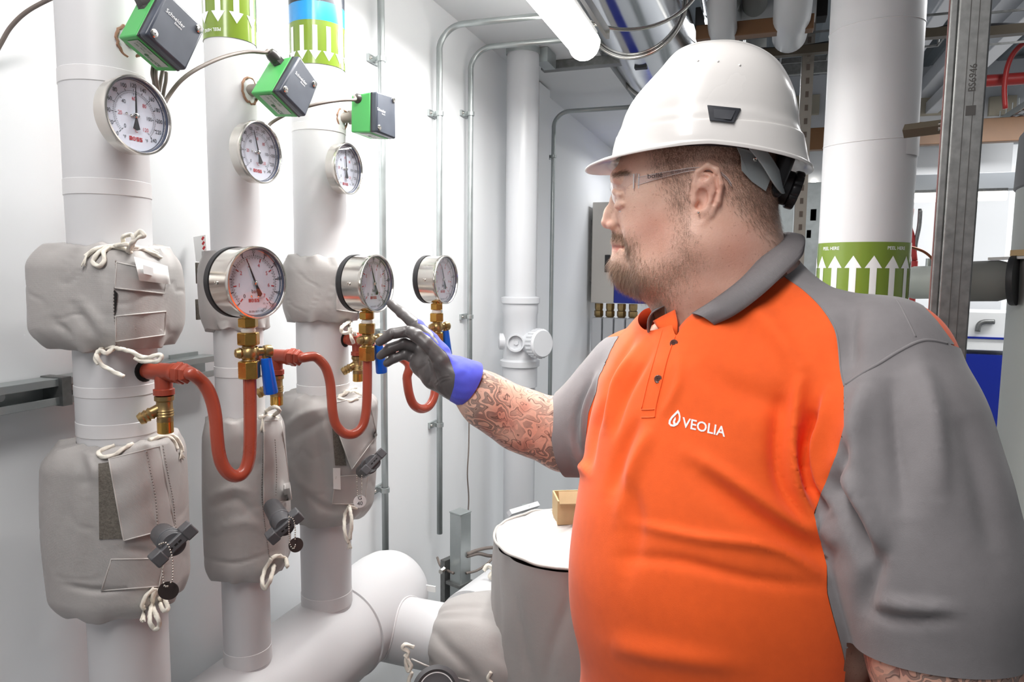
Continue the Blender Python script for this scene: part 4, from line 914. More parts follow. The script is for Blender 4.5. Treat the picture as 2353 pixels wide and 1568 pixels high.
m = MB(); ring_seg(m, hc+nh*.0045, Xh, Yh, .033, .035, -1.2, 1.2); m.build('scale_mark', whitep_m, t2, smooth=0)
t = thing('lagged_pipe', 'white lagged pipe rising between the steel post and the tall vessel', 'pipe', (-.58, 2.0, .55))
m = MB(); m.cyl(PZ(1075, 1428, 1.85), PZ(1190, 1325, 2.45), .078, n=48); m.build('lagging', lag_m, t, smooth=60)
m = MB(); m.cyl((-.60, 2.1, 0), (-.60, 2.1, .50), .02); m.build('support_leg', galv_m, t)
rope('tie_cord', [PZ(*q) for q in ((1112, 1312, 2.0), (1122, 1300, 2.0), (1134, 1312, 2.0), (1126, 1326, 2.0), (1140, 1330, 2.0), (1150, 1318, 2.0))], .006, t)
VX, VY, VR, VZ = -.385, 1.535, .188, .985
t = thing('vessel_jacket', 'tall cylindrical grey cloth jacket with a puckered white top beside the orange shirt', 'jacket', (VX, VY, 0))
G = []
for j in range(71):
    z = .02+(VZ-.025-.02)*j/70; row = []
    for i in range(120):
        a = 2*PI*i/120; fold = .008*max(0, 1-abs(noise.noise(Vector((math.cos(a)*2, math.sin(a)*2, z*3+a))))*6)*min(1, abs(z-.62)*6+.3)
        q = VR+.014*min(1, (VZ-z)/.35)+.006*noise.noise(Vector((math.cos(a)*1.2, math.sin(a)*1.2, z*4)))-fold*.7-(.0+.010*math.exp(-(VZ-z)/.02))
        row.append((VX+q*math.cos(a), VY+q*math.sin(a), z))
    G.append(row)
m = MB(); m.grid(np.array(G), closed_u=True); m.build('jacket_wall', jack_m, t, smooth=180)
G = []
for j in range(22):
    f = j/21; row = []
    for i in range(120):
        a = 2*PI*i/120; lip = .004*noise.noise(Vector((math.cos(a)*4, math.sin(a)*4, 1)))
        q = (VR-.004+lip)*(1-f); zz = VZ-.018+lip*1.5+.030*math.sin(min(1, f*1.6)*PI/2)+.004*noise.noise(Vector((q*30*math.cos(a), q*30*math.sin(a), 4)))*(1-f)
        row.append((VX+q*math.cos(a), VY+q*math.sin(a), zz))
    G.append(row)
m = MB(); m.grid(np.array(G), closed_u=True); m.build('jacket_lid', M('pale_cloth', (206, 202, 200), .45, bump=(30, .2, .004)), t, smooth=180, label='paler puckered lid')
m = MB(); m.tube(np.array([(VX+(VR-.001)*math.cos(a)+.003*noise.noise(Vector((a*3, 0, 0))), VY+(VR-.001)*math.sin(a), VZ-.016+.005*noise.noise(Vector((math.cos(a)*4, math.sin(a)*4, 1)))) for a in np.linspace(0, 2*PI, 120, endpoint=False)]), .0035, 6, closed=True); m.build('rolled_edge', M('seam_cloth', (196, 192, 188), .5), t, smooth=180)
t = thing('metal_tray', 'corner of a white metal channel behind the vessel lid', 'channel', PZ(1190, 1170, 1.9))
m = MB(); a = PZ(1170, 1180, 1.9); b = PZ(1235, 1160, 2.0); m.tube(np.array([a, b]), .010, 4); m.build('channel', plastic_m, t, smooth=0)
m = MB(); m.cyl((a[0]*.5+b[0]*.5, a[1]*.5+b[1]*.5+.02, 0), (a[0]*.5+b[0]*.5, a[1]*.5+b[1]*.5+.02, a[2]), .012); m.build('support_leg', galv_m, t)
bc = PZ(1325, 1150, 1.66)
t = thing('cardboard_box', 'open tan cardboard carton standing on the vessel lid beside the orange shirt', 'box', bc)
a = math.radians(25); Rb = np.array(((math.cos(a), -math.sin(a), 0), (math.sin(a), math.cos(a), 0), (0, 0, 1)))
bz = VZ+.012
for (dx_, dy_, sx_, sy_) in ((-.05, 0, .004, .08), (.05, 0, .004, .08), (0, -.04, .10, .004), (0, .04, .10, .004)):
    m = MB(); m.box(np.array((bc[0], bc[1], bz+.028))+Rb @ np.array((dx_, dy_, 0)), (sx_, sy_, .056), Rb); m.build('side_panel', card_m, t)
m = MB(); R2 = Rb @ np.array(((1, 0, 0), (0, .8, .6), (0, -.6, .8))); m.box(np.array((bc[0], bc[1], bz+.066))+Rb @ np.array((0, -.046, 0)), (.10, .004, .03), R2); m.build('box_flap', card_m, t)
m = MB(); m.box(np.array((bc[0], bc[1], bz+.003)), (.10, .08, .004), Rb); m.build('box_bottom', card_m, t)

# ================================================================== aisle side: riser, strut post, tank, high-level services
cx_, cy_, R_ = .275, 2.27, .121
t = thing('insulated_riser', 'thick white lagged riser behind the grey shoulder with a green up-arrow label', 'pipe', (cx_, cy_, 0))
m = MB(); m.lathe((cx_, cy_, 0), (0, 0, 1), [(R_+.001*noise.noise(Vector((9, 0, z*6))), z) for z in np.linspace(0, 3.42, 60)], 64); m.build('lagging', lag_m, t, smooth=60)
pl = lambda px, py: PL(px, py, np.array((cx_, cy_, 0)), _n((FWD[0], FWD[1], 0)))[2]
for (py, tilt) in ((70, .012), (330, .022)):
    z = pl(1995, py); L = []
    for a in np.linspace(0, 2*PI, 64, endpoint=False): L.append((cx_+(R_+.0006)*math.cos(a), cy_+(R_+.0006)*math.sin(a), z+tilt*math.sin(a+.6)*.5))
    m = MB(); m.tube(np.array(L), .0014, 5, closed=True); m.build('lagging_seam', lag2_m, t, smooth=180)
z = pl(2080, 345); m = MB(); band(m, cx_, cy_, R_+.004, z-.03, z+.03, a0=-.9, a1=-.25, n=10); m.build('peeling_tape', lag2_m, t, smooth=60)
z1 = pl(1978, 560); z0 = z1-.26
m = MB(); band(m, cx_, cy_, R_+.0012, z0, z1, n=80); b = m.build('flow_label', olive_m, t, smooth=60, label='olive green flow label')
m = MB(); arrows(m, cx_, cy_, R_+.0022, z1-.115, .155, .044, True, [-PI+.419*i for i in range(15)], head=.22); m.build('white_arrow', whitep_m, b, smooth=60)
for an in (-.95, -2.45): curved_text('PEEL HERE', .013, cx_, cy_, R_+.0022, an, z1-.017).build('label_print', whitep_m, b, smooth=0)

px0, py0_ = .357, 1.585
t = thing('strut_post', 'dark galvanised slotted strut post stamped with lettering, right of the white riser', 'post', (px0, py0_, 0))
xv = Rh_ = _n((RIGHT[0], RIGHT[1], 0)); fv = _n((FWD[0], FWD[1], 0)); ang = math.radians(28); xa = xv*math.cos(ang)-fv*math.sin(ang); ya = np.cross((0, 0, 1), xa)
RP = np.column_stack((xa, ya, (0, 0, 1))); c = np.array((px0, py0_, 0))
m = MB(); prof = [(-.026, -.02), (.026, -.02), (.026, -.0175), (.008, -.0175), (.008, -.019), (.0035, -.019), (.0035, -.0165), (-.0035, -.0165), (-.0035, -.019), (-.008, -.019), (-.008, -.0175), (-.026, -.0175)]
m = MB(); m.box(c+(0, 0, 1.72), (.052, .041, 3.44), RP); m.build('strut', galvd_m, t, bevel=.003, seg=2)
m = MB(); m.box(c-xa*.033+ya*.004+np.array((0, 0, 1.72)), (.014, .038, 3.44), RP); m.build('strut', galvd_m, t, bevel=.003)
m = MB()
for s_ in (-1, 1): m.box(c+xa*.007*s_-ya*.0207+np.array((0, 0, 1.72)), (.0012, .0008, 3.4), RP)
m.build('rolled_groove', M('groove_dark', (70, 68, 66), .6), t, smooth=0)
m = MB(); m.box(c-xa*.0405+ya*.004+np.array((0, 0, 1.5)), (.0012, .03, 1.9), RP); m.build('painted_edge', M('oxide_edge', (110, 70, 66), .6), t, smooth=0, label='reddish painted edge')
tp = PZ(2240, 185, 1.33); q = c+xa*.004-ya*.0214; m = MB(); put_text(m, 'BS6946', .017, (q[0], q[1], tp[2]), (0, 0, 1), -xa, .0); m.build('stamped_text', M('groove_dark', (70, 68, 66), .6), t, smooth=0)
m = MB(); m.box(c+xa*.004-ya*.0208+np.array((0, 0, tp[2]-.06)), (.016, .001, .018), RP); m.build('stamped_ring', M('groove_dark', (70, 68, 66), .6), t, smooth=0)
hz = PZ(2140, 297, 1.5)[2]
t = thing('cross_strut', 'short brownish channel joining the riser to the strut post with a bolted clip', 'strut', c+np.array((0, 0, hz)))
a_ = PZ(2172, 290, 1.39); b_ = PZ(2078, 302, 1.441); m = MB(); m.tube(np.array([a_, b_]), .014, 4); m.build('channel', M('brown_channel', (84, 76, 64), .5, .4), t, smooth=0)
m = MB(); m.box(a_, (.012, .05, .10), RP); m.build('clip_plate', galv_m, t, bevel=.002)
m = MB(); m.lathe(a_-xa*.004, -xa, [(.010, 0), (.010, .008), (.006, .010), (.006, .018), (0, .018)], 6); m.build('bolt', steel_m, t)

D_ = 2.75; bt_ = math.radians(45.0); tc_ = CAM+(RIGHT*math.sin(bt_)+FWD*math.cos(bt_))*D_; TR = .47
t = thing('storage_tank', 'tall pale grey tank cut by the right edge, with a darker grey upper band', 'tank', (tc_[0], tc_[1], 0))
zt = PZ(2316, 428, 2.05)[2]; m = MB(); m.lathe((tc_[0], tc_[1], 0), (0, 0, 1), [(TR, 0), (TR, zt), (TR-.004, zt+.002)], 96); m.build('tank_shell', tank_m, t, smooth=60)
m = MB(); m.lathe((tc_[0], tc_[1], zt), (0, 0, 1), [(TR+.002, 0), (TR+.006, .004), (TR+.002, .16), (TR-.10, .30), (0, .34)], 96); m.build('tank_top', M('tank_top_grey', (112, 112, 114), .55), t, smooth=30, label='dark grey domed top')
A1 = PZ(2092, 650, 2.25); A2 = PZ(2322, 645, 2.06); dd = _n(A2-A1)
t = thing('tank_branch', 'grey foam-lagged branch pipe entering the tank through a black flange', 'pipe', A1)
m = MB(); m.lathe(A1+dd*.12, dd, [(.058, 0), (.061, .004), (.061, np.linalg.norm(A2-A1)-.15), (.052, np.linalg.norm(A2-A1)-.12)], 40); m.build('foam_lagging', foam_m, t, smooth=40)
m = MB(); m.lathe(A2, dd, [(.072, 0), (.074, .004), (.074, .016), (.055, .018)], 40); m.build('flange', dark_m, t, label='black flange')
m = MB(); m.lathe(A1-dd*.04, dd, [(.0, 0), (.040, .01), (.052, .05), (.052, .12), (.060, .13), (.060, .145), (.05, .15)], 32); m.build('valve_body', tank_m, t, smooth=40)
m = MB(); m.cyl(A1+dd*.05+np.array((0, 0, .045)), A1+dd*.05+np.array((0, 0, .075)), .010); m.build('valve_stem', galv_m, t)
m = MB(); m.box(A1+dd*.26+np.array((0, 0, .066)), (.10, .04, .008), np.column_stack((dd, np.cross((0, 0, 1), dd), (0, 0, 1)))); m.build('support_plate', galv_m, t)
m = MB(); m.cyl((A1+dd*.1)*np.array((1, 1, 0)), (A1+dd*.1)-np.array((0, 0, .05)), .02); m.build('support_leg', galv_m, t)
t = thing('wood_block', 'small wooden block lying on top of the grey branch pipe', 'block', A1+dd*.3+np.array((0, 0, .07)))
m = MB(); m.box(A1+dd*.285+np.array((0, 0, .080)), (.045, .03, .018), np.column_stack((dd, np.cross((0, 0, 1), dd), (0, 0, 1)))); m.build('block_body', card_m, t, bevel=.001)
o = cable('copper_tube', [PZ(*q) for q in ((2078, 566, 2.1), (2100, 570, 2.1), (2125, 580, 2.1), (2143, 597, 2.1), (2152, 622, 2.1), (2154, 660, 2.1), (2150, 720, 2.1))], .004, copper_m); tag(o, 'thin copper tube arching from the green label to the strut post', 'pipe')

# far wall of the hall and what hangs on it
def fbox(name, px0, py0, px1, py1, Y, depth, mat, label, cat, bev=.004, parent=None, real=None):
    a = PY(px0, py0, Y); b = PY(px1, py1, Y); m = MB(); m.box(((a[0]+b[0])/2, Y+depth/2, (a[2]+b[2])/2), (abs(b[0]-a[0]), depth, abs(a[2]-b[2])))
    o = m.build(name, mat, parent, bevel=bev)
    if parent is None: tag(o, label, cat)
    return o
t = thing('wall_beam', 'long white beam with beige inset panels across the far wall', 'beam', PY(2100, 250, 7.3))
a = PY(1600, 200, 7.3); b = PY(2353, 296, 7.3); m = MB(); m.box((2.2, 7.36, (a[2]+b[2])/2-.02), (5.0, .10, a[2]-b[2]+.12)); m.build('beam', plastic_m, t, bevel=.01)
for (p0, p1) in ((1800, 1882), (2062, 2180), (2275, 2335)): fbox('beige_panel', p0, 222, p1, 262, 7.27, .05, M('beige_panel', (176, 168, 150), .6), None, None, parent=t)
o = fbox('amber_beam', 1700, 303, 2353, 322, 6.9, .10, orange_m, 'amber painted beam below the white wall beam at the far end', 'beam')
o = fbox('grey_beam', 2040, 404, 2420, 432, 6.2, .12, M('grey_beam_paint', (120, 124, 128), .5), 'grey steel beam running above the far tube light', 'beam')
t = thing('tube_light', 'glowing far tube light under the grey beam, right of the riser', 'lamp', PY(2200, 455, 6.0))
a = PY(2040, 456, 6.0); b = PY(2312, 455, 6.0); m = MB(); m.cyl((a[0], 6.0, a[2]), (b[0], 6.0, a[2]), .034, n=20); m.build('tube', lampfar_m, t, smooth=60)
m = MB(); m.box(((a[0]+b[0])/2, 6.0, a[2]+.042), (abs(b[0]-a[0]), .06, .02)); m.build('housing', galvd_m, t)
m = MB(); m.box(((a[0]+b[0])/2, 6.1, a[2]+.07), (.04, .2, .05)); m.build('hanger', galvd_m, t)
t = thing('plant_cabinet', 'white cabinet with cobalt blue stripe and base beside the tank', 'cabinet', PY(2260, 900, 6.6))
fbox('white_body', 2180, 716, 2420, 812, 6.6, .6, whitep_m, None, None, parent=t); fbox('blue_stripe', 2180, 772, 2420, 785, 6.59, .02, cobalt_m, None, None, parent=t, bev=0)
a = PY(2180, 812, 6.6); b = PY(2420, 812, 6.6); m = MB(); m.box(((a[0]+b[0])/2, 6.9, a[2]/2), (b[0]-a[0], .62, a[2])); m.build('blue_base', cobalt_m, t, label='cobalt blue base')
m = MB(); q = [PY(2246, 762, 6.58), PY(2250, 746, 6.58), PY(2262, 740, 6.58), PY(2285, 740, 6.58)]; m.tube(smoothline(q, 5), .02, 10); m.build('grey_elbow', galvd_m, t, smooth=180)
o = fbox('dark_doorway', 2283, 468, 2306, 566, 7.48, .03, hollow_m, 'narrow dark upright panel on the far wall beside the tank', 'panel', bev=0)
o = fbox('wall_pilaster', 2252, 300, 2284, 900, 7.42, .08, M('pale_grey_paint', (206, 208, 210), .6), 'pale grey pilaster on the far wall', 'pilaster', bev=0)
for (x0, x1, lab) in ((1786, 1802, 'pale upright panel behind the ratchet knob'), (1846, 1872, 'silver upright cabinet edge between the slotted post and the riser')):
    o = fbox('upright_panel', x0, 420, x1, 960, 7.42, .08, galv_m, lab, 'panel')
for (x0, y0, x1, y1, lab) in ((1862, 480, 1876, 508, 'small dark box fixed on the far wall, upper one'), (1853, 528, 1864, 548, 'small dark box fixed on the far wall, lower one')):
    o = fbox('junction_box', x0, y0, x1, y1, 7.42, .08, galvd_m, lab, 'box')
for (x0, y0, x1, y1, lab) in ((1866, 412, 1872, 480, 'bright short strip light on the far wall, upper one'), (1856, 500, 1862, 530, 'bright short strip light on the far wall, lower one')):
    o = fbox('strip_light', x0, y0, x1, y1, 7.45, .05, lampfar_m, lab, 'lamp')
t = thing('hanging_pipework', 'red painted drop pipe seen just right of the riser over the far wall', 'pipe', PY(2095, 520, 5.5))
m = MB(); m.tube(smoothline([PY(2094, 480, 5.5), PY(2090, 520, 5.5), PY(2096, 545, 5.5), PY(2102, 600, 5.5)], 5), .018, 10); m.build('red_pipe', redpipe_m, t, smooth=180)
m = MB(); m.tube(smoothline([PY(2115, 480, 5.5), PY(2112, 520, 5.5), PY(2104, 560, 5.5), PY(2100, 600, 5.5)], 5), .014, 10); m.build('grey_pipe', galvd_m, t, smooth=180)
m = MB(); m.cyl(PY(2102, 600, 5.5), PY(2102, 600, 5.5)*np.array((1, 1, 0)), .02); m.build('support_leg', redpipe_m, t)

# high level beams along the hall
def along(name, px, py, H, y0, y1, w, h, mat, label, cat):
    p = PH(px, py, H); m = MB(); m.box((p[0], (y0+y1)/2, H+h/2), (w, y1-y0, h)); o = m.build(name, mat, None, bevel=.005); tag(o, label, cat); return o
along('roof_beam', 2190, 0, 3.20, 1.5, 7.3, .10, .10, plastic_m, 'white roof beam running away just right of the white riser', 'beam')
along('roof_beam', 2168, 0, 3.22, 1.5, 7.3, .04, .16, plastic_m, 'thin white roof beam closest to the riser', 'beam')
along('roof_beam', 2330, 0, 3.16, 1.5, 7.3, .13, .12, plastic_m, 'white roof beam right of the strut post, top right corner', 'beam')
along('roof_beam', 2353, 60, 3.02, 1.5, 7.3, .10, .10, plastic_m, 'lower white roof beam leaving by the right edge', 'beam')
def across(name, p0, p1, Y, w, h, mat, label, cat, ext=0):
    a = PY(p0[0], p0[1], Y); b = PY(p1[0], p1[1], Y); m = MB(); H = (a[2]+b[2])/2; m.box(((a[0]+b[0])/2, Y, H), (abs(b[0]-a[0])+ext, w, h)); o = m.build(name, mat, None, bevel=.003); tag(o, label, cat); return o
def tray(px0, px1, py, Y, label, depth=.22, n=None, mat=None, cables=0):
    a = PY(px0, py, Y); b = PY(px1, py, Y); H = PY((px0+px1)/2, py, Y)[2]; mat = mat or galvd_m
    t = thing('cable_tray', label, 'tray', (a[0], Y, H)); n = n or int((b[0]-a[0])/.16)
    for dy in (0, depth):
        for dz_ in (0, .06): m = MB(); m.box(((a[0]+b[0])/2, Y+dy, H+dz_), (b[0]-a[0], .008, .008)); m.build('side_wire', mat, t)
    m = MB(); m.box(((a[0]+b[0])/2, Y-.005, H-.015), (b[0]-a[0], .04, .035)); m.build('support_channel', M('brown_channel', (112, 102, 88), .5, .4), t)
    for i in range(n+1):
        x = a[0]+(b[0]-a[0])*i/n; m = MB(); m.tube(np.array([(x, Y, H+.07), (x, Y, H), (x, Y+depth, H), (x, Y+depth, H+.07)]), .005, 5); m.build('cross_wire', mat, t, smooth=0)
    for i in (1, n-1):
        x = a[0]+(b[0]-a[0])*i/n; m = MB(); m.cyl((x, Y-.004, H), (x, Y-.004, 3.45), .005, n=8); m.build('hanger_rod', mat, t)
    for k_ in range(cables):
        m = MB(); m.tube(smoothline([(a[0]+(b[0]-a[0])*f, Y+.04+k_*.03+.01*math.sin(f*9+k_), H+.018+.006*math.sin(f*7+k_)) for f in np.linspace(0, 1, 7)], 4), .010, 8); m.build('tray_cable', dark_m, t, smooth=180)
    return t
tray(1580, 1910, 118, 3.4, 'wire cable tray crossing above the white helmet', cables=3)
tray(2050, 2185, 72, 3.3, 'wire cable tray between the white riser and the strut post', cables=2)
tray(2215, 2420, 62, 3.3, 'wire cable tray right of the strut post with thick black cable', cables=3)
across('amber_beam', (1600, 78), (1870, 55), 3.0, .06, .055, orange_m, 'amber painted beam crossing below the white pipe bends', 'beam')
across('dark_beam', (1600, 40), (1900, 28), 3.6, .10, .10, hollow_m, 'dark roof beam above the amber beam', 'beam')
across('grey_panel', (1770, 160), (1905, 145), 4.2, .03, .09, galvd_m, 'thin grey steel channel high behind the helmet crown', 'channel')
t = thing('pipe_bends', 'pair of fat pale pipe bends hanging at the top, left of the white riser', 'pipe', PZ(1740, 0, 2.9))
for (px, py, r_) in ((1652, 58, .055), (1823, 38, .068)):
    q = PY(px, py, 2.75); P = smoothline([q+np.array((0, .5, .02)), q+np.array((0, .24, .0)), q+np.array((0, .12, .035)), q+np.array((0, .035, .12)), q+np.array((0, 0, .26)), q+np.array((0, 0, .5)), q+np.array((0, 0, .9))], 6)
    m = MB(); m.tube(P+np.array((0, 0, r_)), r_, 28); m.build('bend', M('pale_clad', (190, 192, 194), .35), t, smooth=180)
    m = MB(); m.lathe(q+np.array((0, 0, .22)), (0, 0, 1), [(r_+.001, 0), (r_+.012, .005), (r_+.012, .03), (r_+.001, .035)], 28, close=False); m.build('joint_collar', M('pale_clad', (190, 192, 194), .35), t)
a = PY(1665, 8, 3.1); b = PY(1880, 2, 3.1); m = MB(); m.cyl((a[0], 3.25, a[2]), (b[0], 3.25, a[2]), .06, n=28); m.build('cross_pipe', M('pale_clad', (190, 192, 194), .35), t, smooth=60)
for (px, y0, Y, lab) in ((1691, 70, 3.4, 'thin threaded rod above the helmet crown, left one'), (1785, 55, 3.6, 'thin threaded rod above the helmet crown, right one')):
    p = PY(px, y0, Y); q = PY(px, 120 if px < 1700 else 250, Y); m = MB(); m.cyl((p[0], Y, 3.44), (p[0], Y, q[2]), .007); o = m.build('hanger_rod', galvd_m, None); tag(o, lab, 'rod')
# slotted angle post
p = PZ(1870, 0, 3.2); q = PZ(1832, 520, 3.2); x_, y_ = (p[0]+q[0])/2, (p[1]+q[1])/2
t = thing('slotted_post', 'tall slotted steel post just left of the white riser, behind the helmet', 'post', (x_, y_, 0))
m = MB(); m.box((x_, y_, 1.72), (.050, .004, 3.44)); m.build('face', M('brownish_steel', (150, 144, 136), .5, .5), t)
m = MB(); m.box((x_-.025, y_+.02, 1.72), (.004, .04, 3.44)); m.build('side', galvd_m, t)
m = MB()
for k in range(52): m.box((x_+.002, y_-.003, .3+k*.06), (.014, .003, .026))
o = m.build('slot', M('slot_brown', (96, 84, 76), .7), t); o['kind'] = 'stuff'
# red sprinkler pipe and ladder tray in the right corner
t = thing('sprinkler_pipe', 'red sprinkler pipe with a curved drop at the right edge', 'pipe', PY(2300, 190, 5.0))
a = PY(2240, 188, 5.0); b = PY(2450, 176, 5.0); m = MB(); m.cyl((a[0], 5, a[2]), (b[0], 5, a[2]), .035, n=16); m.build('main_pipe', redpipe_m, t, smooth=60)
m = MB(); m.tube(smoothline([PY(*q) for q in ((2370, 85, 4.9), (2335, 115, 4.9), (2316, 150, 4.9), (2308, 200, 4.9), (2310, 250, 4.9))], 6), .014, 10); m.build('curved_drop', redpipe_m, t, smooth=180)
t = thing('ladder_tray', 'cable ladder loaded with brown cables climbing towards the right edge', 'tray', PY(2300, 270, 4.8))
P0 = np.array([PH(2262, 300, 2.92), PH(2400, 150, 2.92)]); xx = P0[0][0]; yA, yB = 2.6, P0[0][1]+.4
for dx_ in (0, .22): m = MB(); m.box((xx+dx_, (yA+yB)/2, 2.92), (.01, yB-yA, .05)); m.build('side_rail', galv_m, t)
for y in np.arange(yA, yB, .16): m = MB(); m.tube(np.array([(xx, y, 3.0), (xx, y, 2.9), (xx+.22, y, 2.9), (xx+.22, y, 3.0)]), .006, 5); m.build('rung', galv_m, t, smooth=0)
for k in range(5):
    m = MB(); m.tube(smoothline([(xx+.03+.04*k+.012*math.sin(y*6+k), y, 2.925+.015*math.sin(y*9+k*2)) for y in np.linspace(yA, yB, 16)], 3), .012, 8); m.build('tray_cable', M('brown_cable', (120, 84, 74), .6), t, smooth=180)

# ================================================================== signed-distance modelling for the person
class SDF:
    def __init__(s, lo, hi, vox):
        s.lo = np.array(lo, float); s.v = vox; s.n = np.ceil((np.array(hi)-s.lo)/vox).astype(int)+1
        s.d = np.full(tuple(s.n), .15, np.float32)
    def sub(s, lo, hi):
        a = np.maximum(0, np.floor((lo-s.lo)/s.v).astype(int)); b = np.minimum(s.n, np.ceil((hi-s.lo)/s.v).astype(int)+1)
        if (b <= a).any(): return None
        sl = tuple(slice(i, j) for i, j in zip(a, b))
        g = [(s.lo[k]+s.v*np.arange(a[k], b[k])).astype(np.float32) for k in range(3)]
        return sl, np.stack(np.meshgrid(*g, indexing='ij'), -1)
    def blend(s, f, lo, hi, k, cut=False):
        r = s.sub(np.array(lo)-2.2*k-2*s.v, np.array(hi)+2.2*k+2*s.v)
        if r is None: return
        sl, P = r; q = f(P); d = s.d[sl]
        if cut:
            h = np.clip(.5-.5*(d+q)/k, 0, 1); s.d[sl] = d*(1-h)-q*h+k*h*(1-h)
        else:
            h = np.clip(.5+.5*(d-q)/k, 0, 1); s.d[sl] = d*(1-h)+q*h-k*h*(1-h)
    def chain(s, pts, rad, k=.01, ki=.006, cut=False):
        pts = [np.array(p, np.float32) for p in pts]; f = lambda P: chain_d(P, pts, rad, ki); m = max(rad)
        s.blend(f, np.min(pts, 0)-m, np.max(pts, 0)+m, k, cut)
    def ell(s, c, A, r, k=.01, cut=False):
        A = np.asarray(A, float); r = np.asarray(r, float); c = np.asarray(c, float)
        ext = np.sqrt(((A*r)**2).sum(1)); s.blend(lambda P: ell_d(P, c, A, r), c-ext-k, c+ext+k, k, cut)
def chain_d(P, pts, rad, ki=.006):
    out = None
    for a, b, ra, rb in zip(pts[:-1], pts[1:], rad[:-1], rad[1:]):
        ba = np.asarray(b)-np.asarray(a); pa = P-np.asarray(a); h = np.clip((pa @ ba)/(ba @ ba), 0, 1)
        q = np.linalg.norm(pa-h[..., None]*ba, axis=-1)-(ra+(rb-ra)*h)
        if out is None: out = q
        else: t = np.clip(.5+.5*(out-q)/ki, 0, 1); out = out*(1-t)+q*t-ki*t*(1-t)
    return out
def ell_d(P, c, A, r):
    q = (P-c) @ A; k0 = np.linalg.norm(q/r, axis=-1); k1 = np.linalg.norm(q/(r*r), axis=-1)+1e-9; return k0*(k0-1)/k1
def surfnet(s):
    d = s.d; I = d < 0; n = d.shape
    c = [I[i:n[0]-1+i, j:n[1]-1+j, k:n[2]-1+k] for i in (0, 1) for j in (0, 1) for k in (0, 1)]
    a = c[0].copy(); o = c[0].copy()
    for q in c[1:]: a &= q; o |= q
    act = np.argwhere(o & ~a); idx = np.full((n[0]-1, n[1]-1, n[2]-1), -1, np.int32); idx[tuple(act.T)] = np.arange(len(act))
    acc = np.zeros((len(act), 3)); cnt = np.zeros(len(act))
    for ax in range(3):
        o1, o2 = [q for q in range(3) if q != ax]
        for i in (0, 1):
            for j in (0, 1):
                p = act.copy(); p[:, o1] += i; p[:, o2] += j; q = p.copy(); q[:, ax] += 1
                dp = d[tuple(p.T)]; dq = d[tuple(q.T)]; m = (dp < 0) != (dq < 0); t = np.zeros(len(act)); t[m] = dp[m]/(dp[m]-dq[m])
                pos = p.astype(float); pos[:, ax] += t; acc[m] += pos[m]; cnt[m] += 1
    V = s.lo+s.v*acc/cnt[:, None]; F = []
    for ax in range(3):
        o1, o2 = (ax+1) % 3, (ax+2) % 3
        sa = [slice(None)]*3; sb = [slice(None)]*3; sa[ax] = slice(0, -1); sb[ax] = slice(1, None)
        A_, B_ = I[tuple(sa)], I[tuple(sb)]; e = np.argwhere(A_ != B_); e = e[(e[:, o1] > 0) & (e[:, o2] > 0) & (e[:, o1] < n[o1]-1) & (e[:, o2] < n[o2]-1)]
        fl = A_[tuple(e.T)]; Q = []
        for (i, j) in ((0, 0), (-1, 0), (-1, -1), (0, -1)):
            p = e.copy(); p[:, o1] += i; p[:, o2] += j; Q.append(idx[tuple(p.T)])
        Q = np.stack(Q, 1); Q[~fl] = Q[~fl][:, ::-1]; F.append(Q)
    return V, np.vstack(F)
def relax(V, F, it=2, lam=.5):
    n = len(V); E = np.vstack([F[:, [i, (i+1) % F.shape[1]]] for i in range(F.shape[1])])
    cnt = np.bincount(E[:, 0], minlength=n)+np.bincount(E[:, 1], minlength=n)
    for _ in range(it):
        S = np.stack([np.bincount(E[:, 0], V[E[:, 1], c], n)+np.bincount(E[:, 1], V[E[:, 0], c], n) for c in range(3)], 1)
        V = V+lam*(S/np.maximum(1, cnt)[:, None]-V)
    return V
def vnorm(V, F):
    a = V[F[:, 2]]-V[F[:, 0]]; b = V[F[:, 3 if F.shape[1] > 3 else 1]]-V[F[:, 1 if F.shape[1] > 3 else 0]]; N = np.cross(a, b)
    if F.shape[1] == 3: N = np.cross(V[F[:, 1]]-V[F[:, 0]], V[F[:, 2]]-V[F[:, 0]])
    out = np.stack([sum(np.bincount(F[:, k], N[:, c], len(V)) for k in range(F.shape[1])) for c in range(3)], 1)
    return out/(np.linalg.norm(out, axis=1)[:, None]+1e-12)
def tri(F): return np.vstack((F[:, [0, 1, 2]], F[:, [0, 2, 3]]))
def clip(V, T, s, attrs=()):
    """keep s>0 part and s<=0 part of a triangle mesh, cut cleanly"""
    pos = s > 0; k = pos[T].sum(1); new = {}; NV = [V]; nv = len(V); add = []; AA = [list() for _ in attrs]
    keepP = list(map(tuple, T[k == 3])); keepN = list(map(tuple, T[k == 0]))
    def mid(a, b):
        nonlocal nv
        key = (a, b) if a < b else (b, a)
        if key not in new:
            t = s[key[0]]/(s[key[0]]-s[key[1]]); add.append(V[key[0]]*(1-t)+V[key[1]]*t)
            for q, at in zip(AA, attrs): q.append(at[key[0]]*(1-t)+at[key[1]]*t)
            new[key] = nv; nv += 1
        return new[key]
    for f in T[(k == 1) | (k == 2)]:
        for r in range(3):
            a, b, c = f[r], f[(r+1) % 3], f[(r+2) % 3]
            if pos[a] != pos[b] and pos[a] != pos[c]: break
        m1, m2 = mid(a, b), mid(a, c)
        (keepP if pos[a] else keepN).append((a, m1, m2)); o = keepN if pos[a] else keepP; o.append((m1, b, c)); o.append((m1, c, m2))
    V2 = np.vstack((V, np.array(add))) if add else V
    at2 = [np.concatenate((at, np.array(q))) if len(q) else at for at, q in zip(attrs, AA)]
    def comp(F):
        F = np.array(F, int).reshape(-1, 3); u, inv = np.unique(F, return_inverse=True); return V2[u], inv.reshape(-1, 3), [q[u] for q in at2]
    return comp(keepP), comp(keepN)
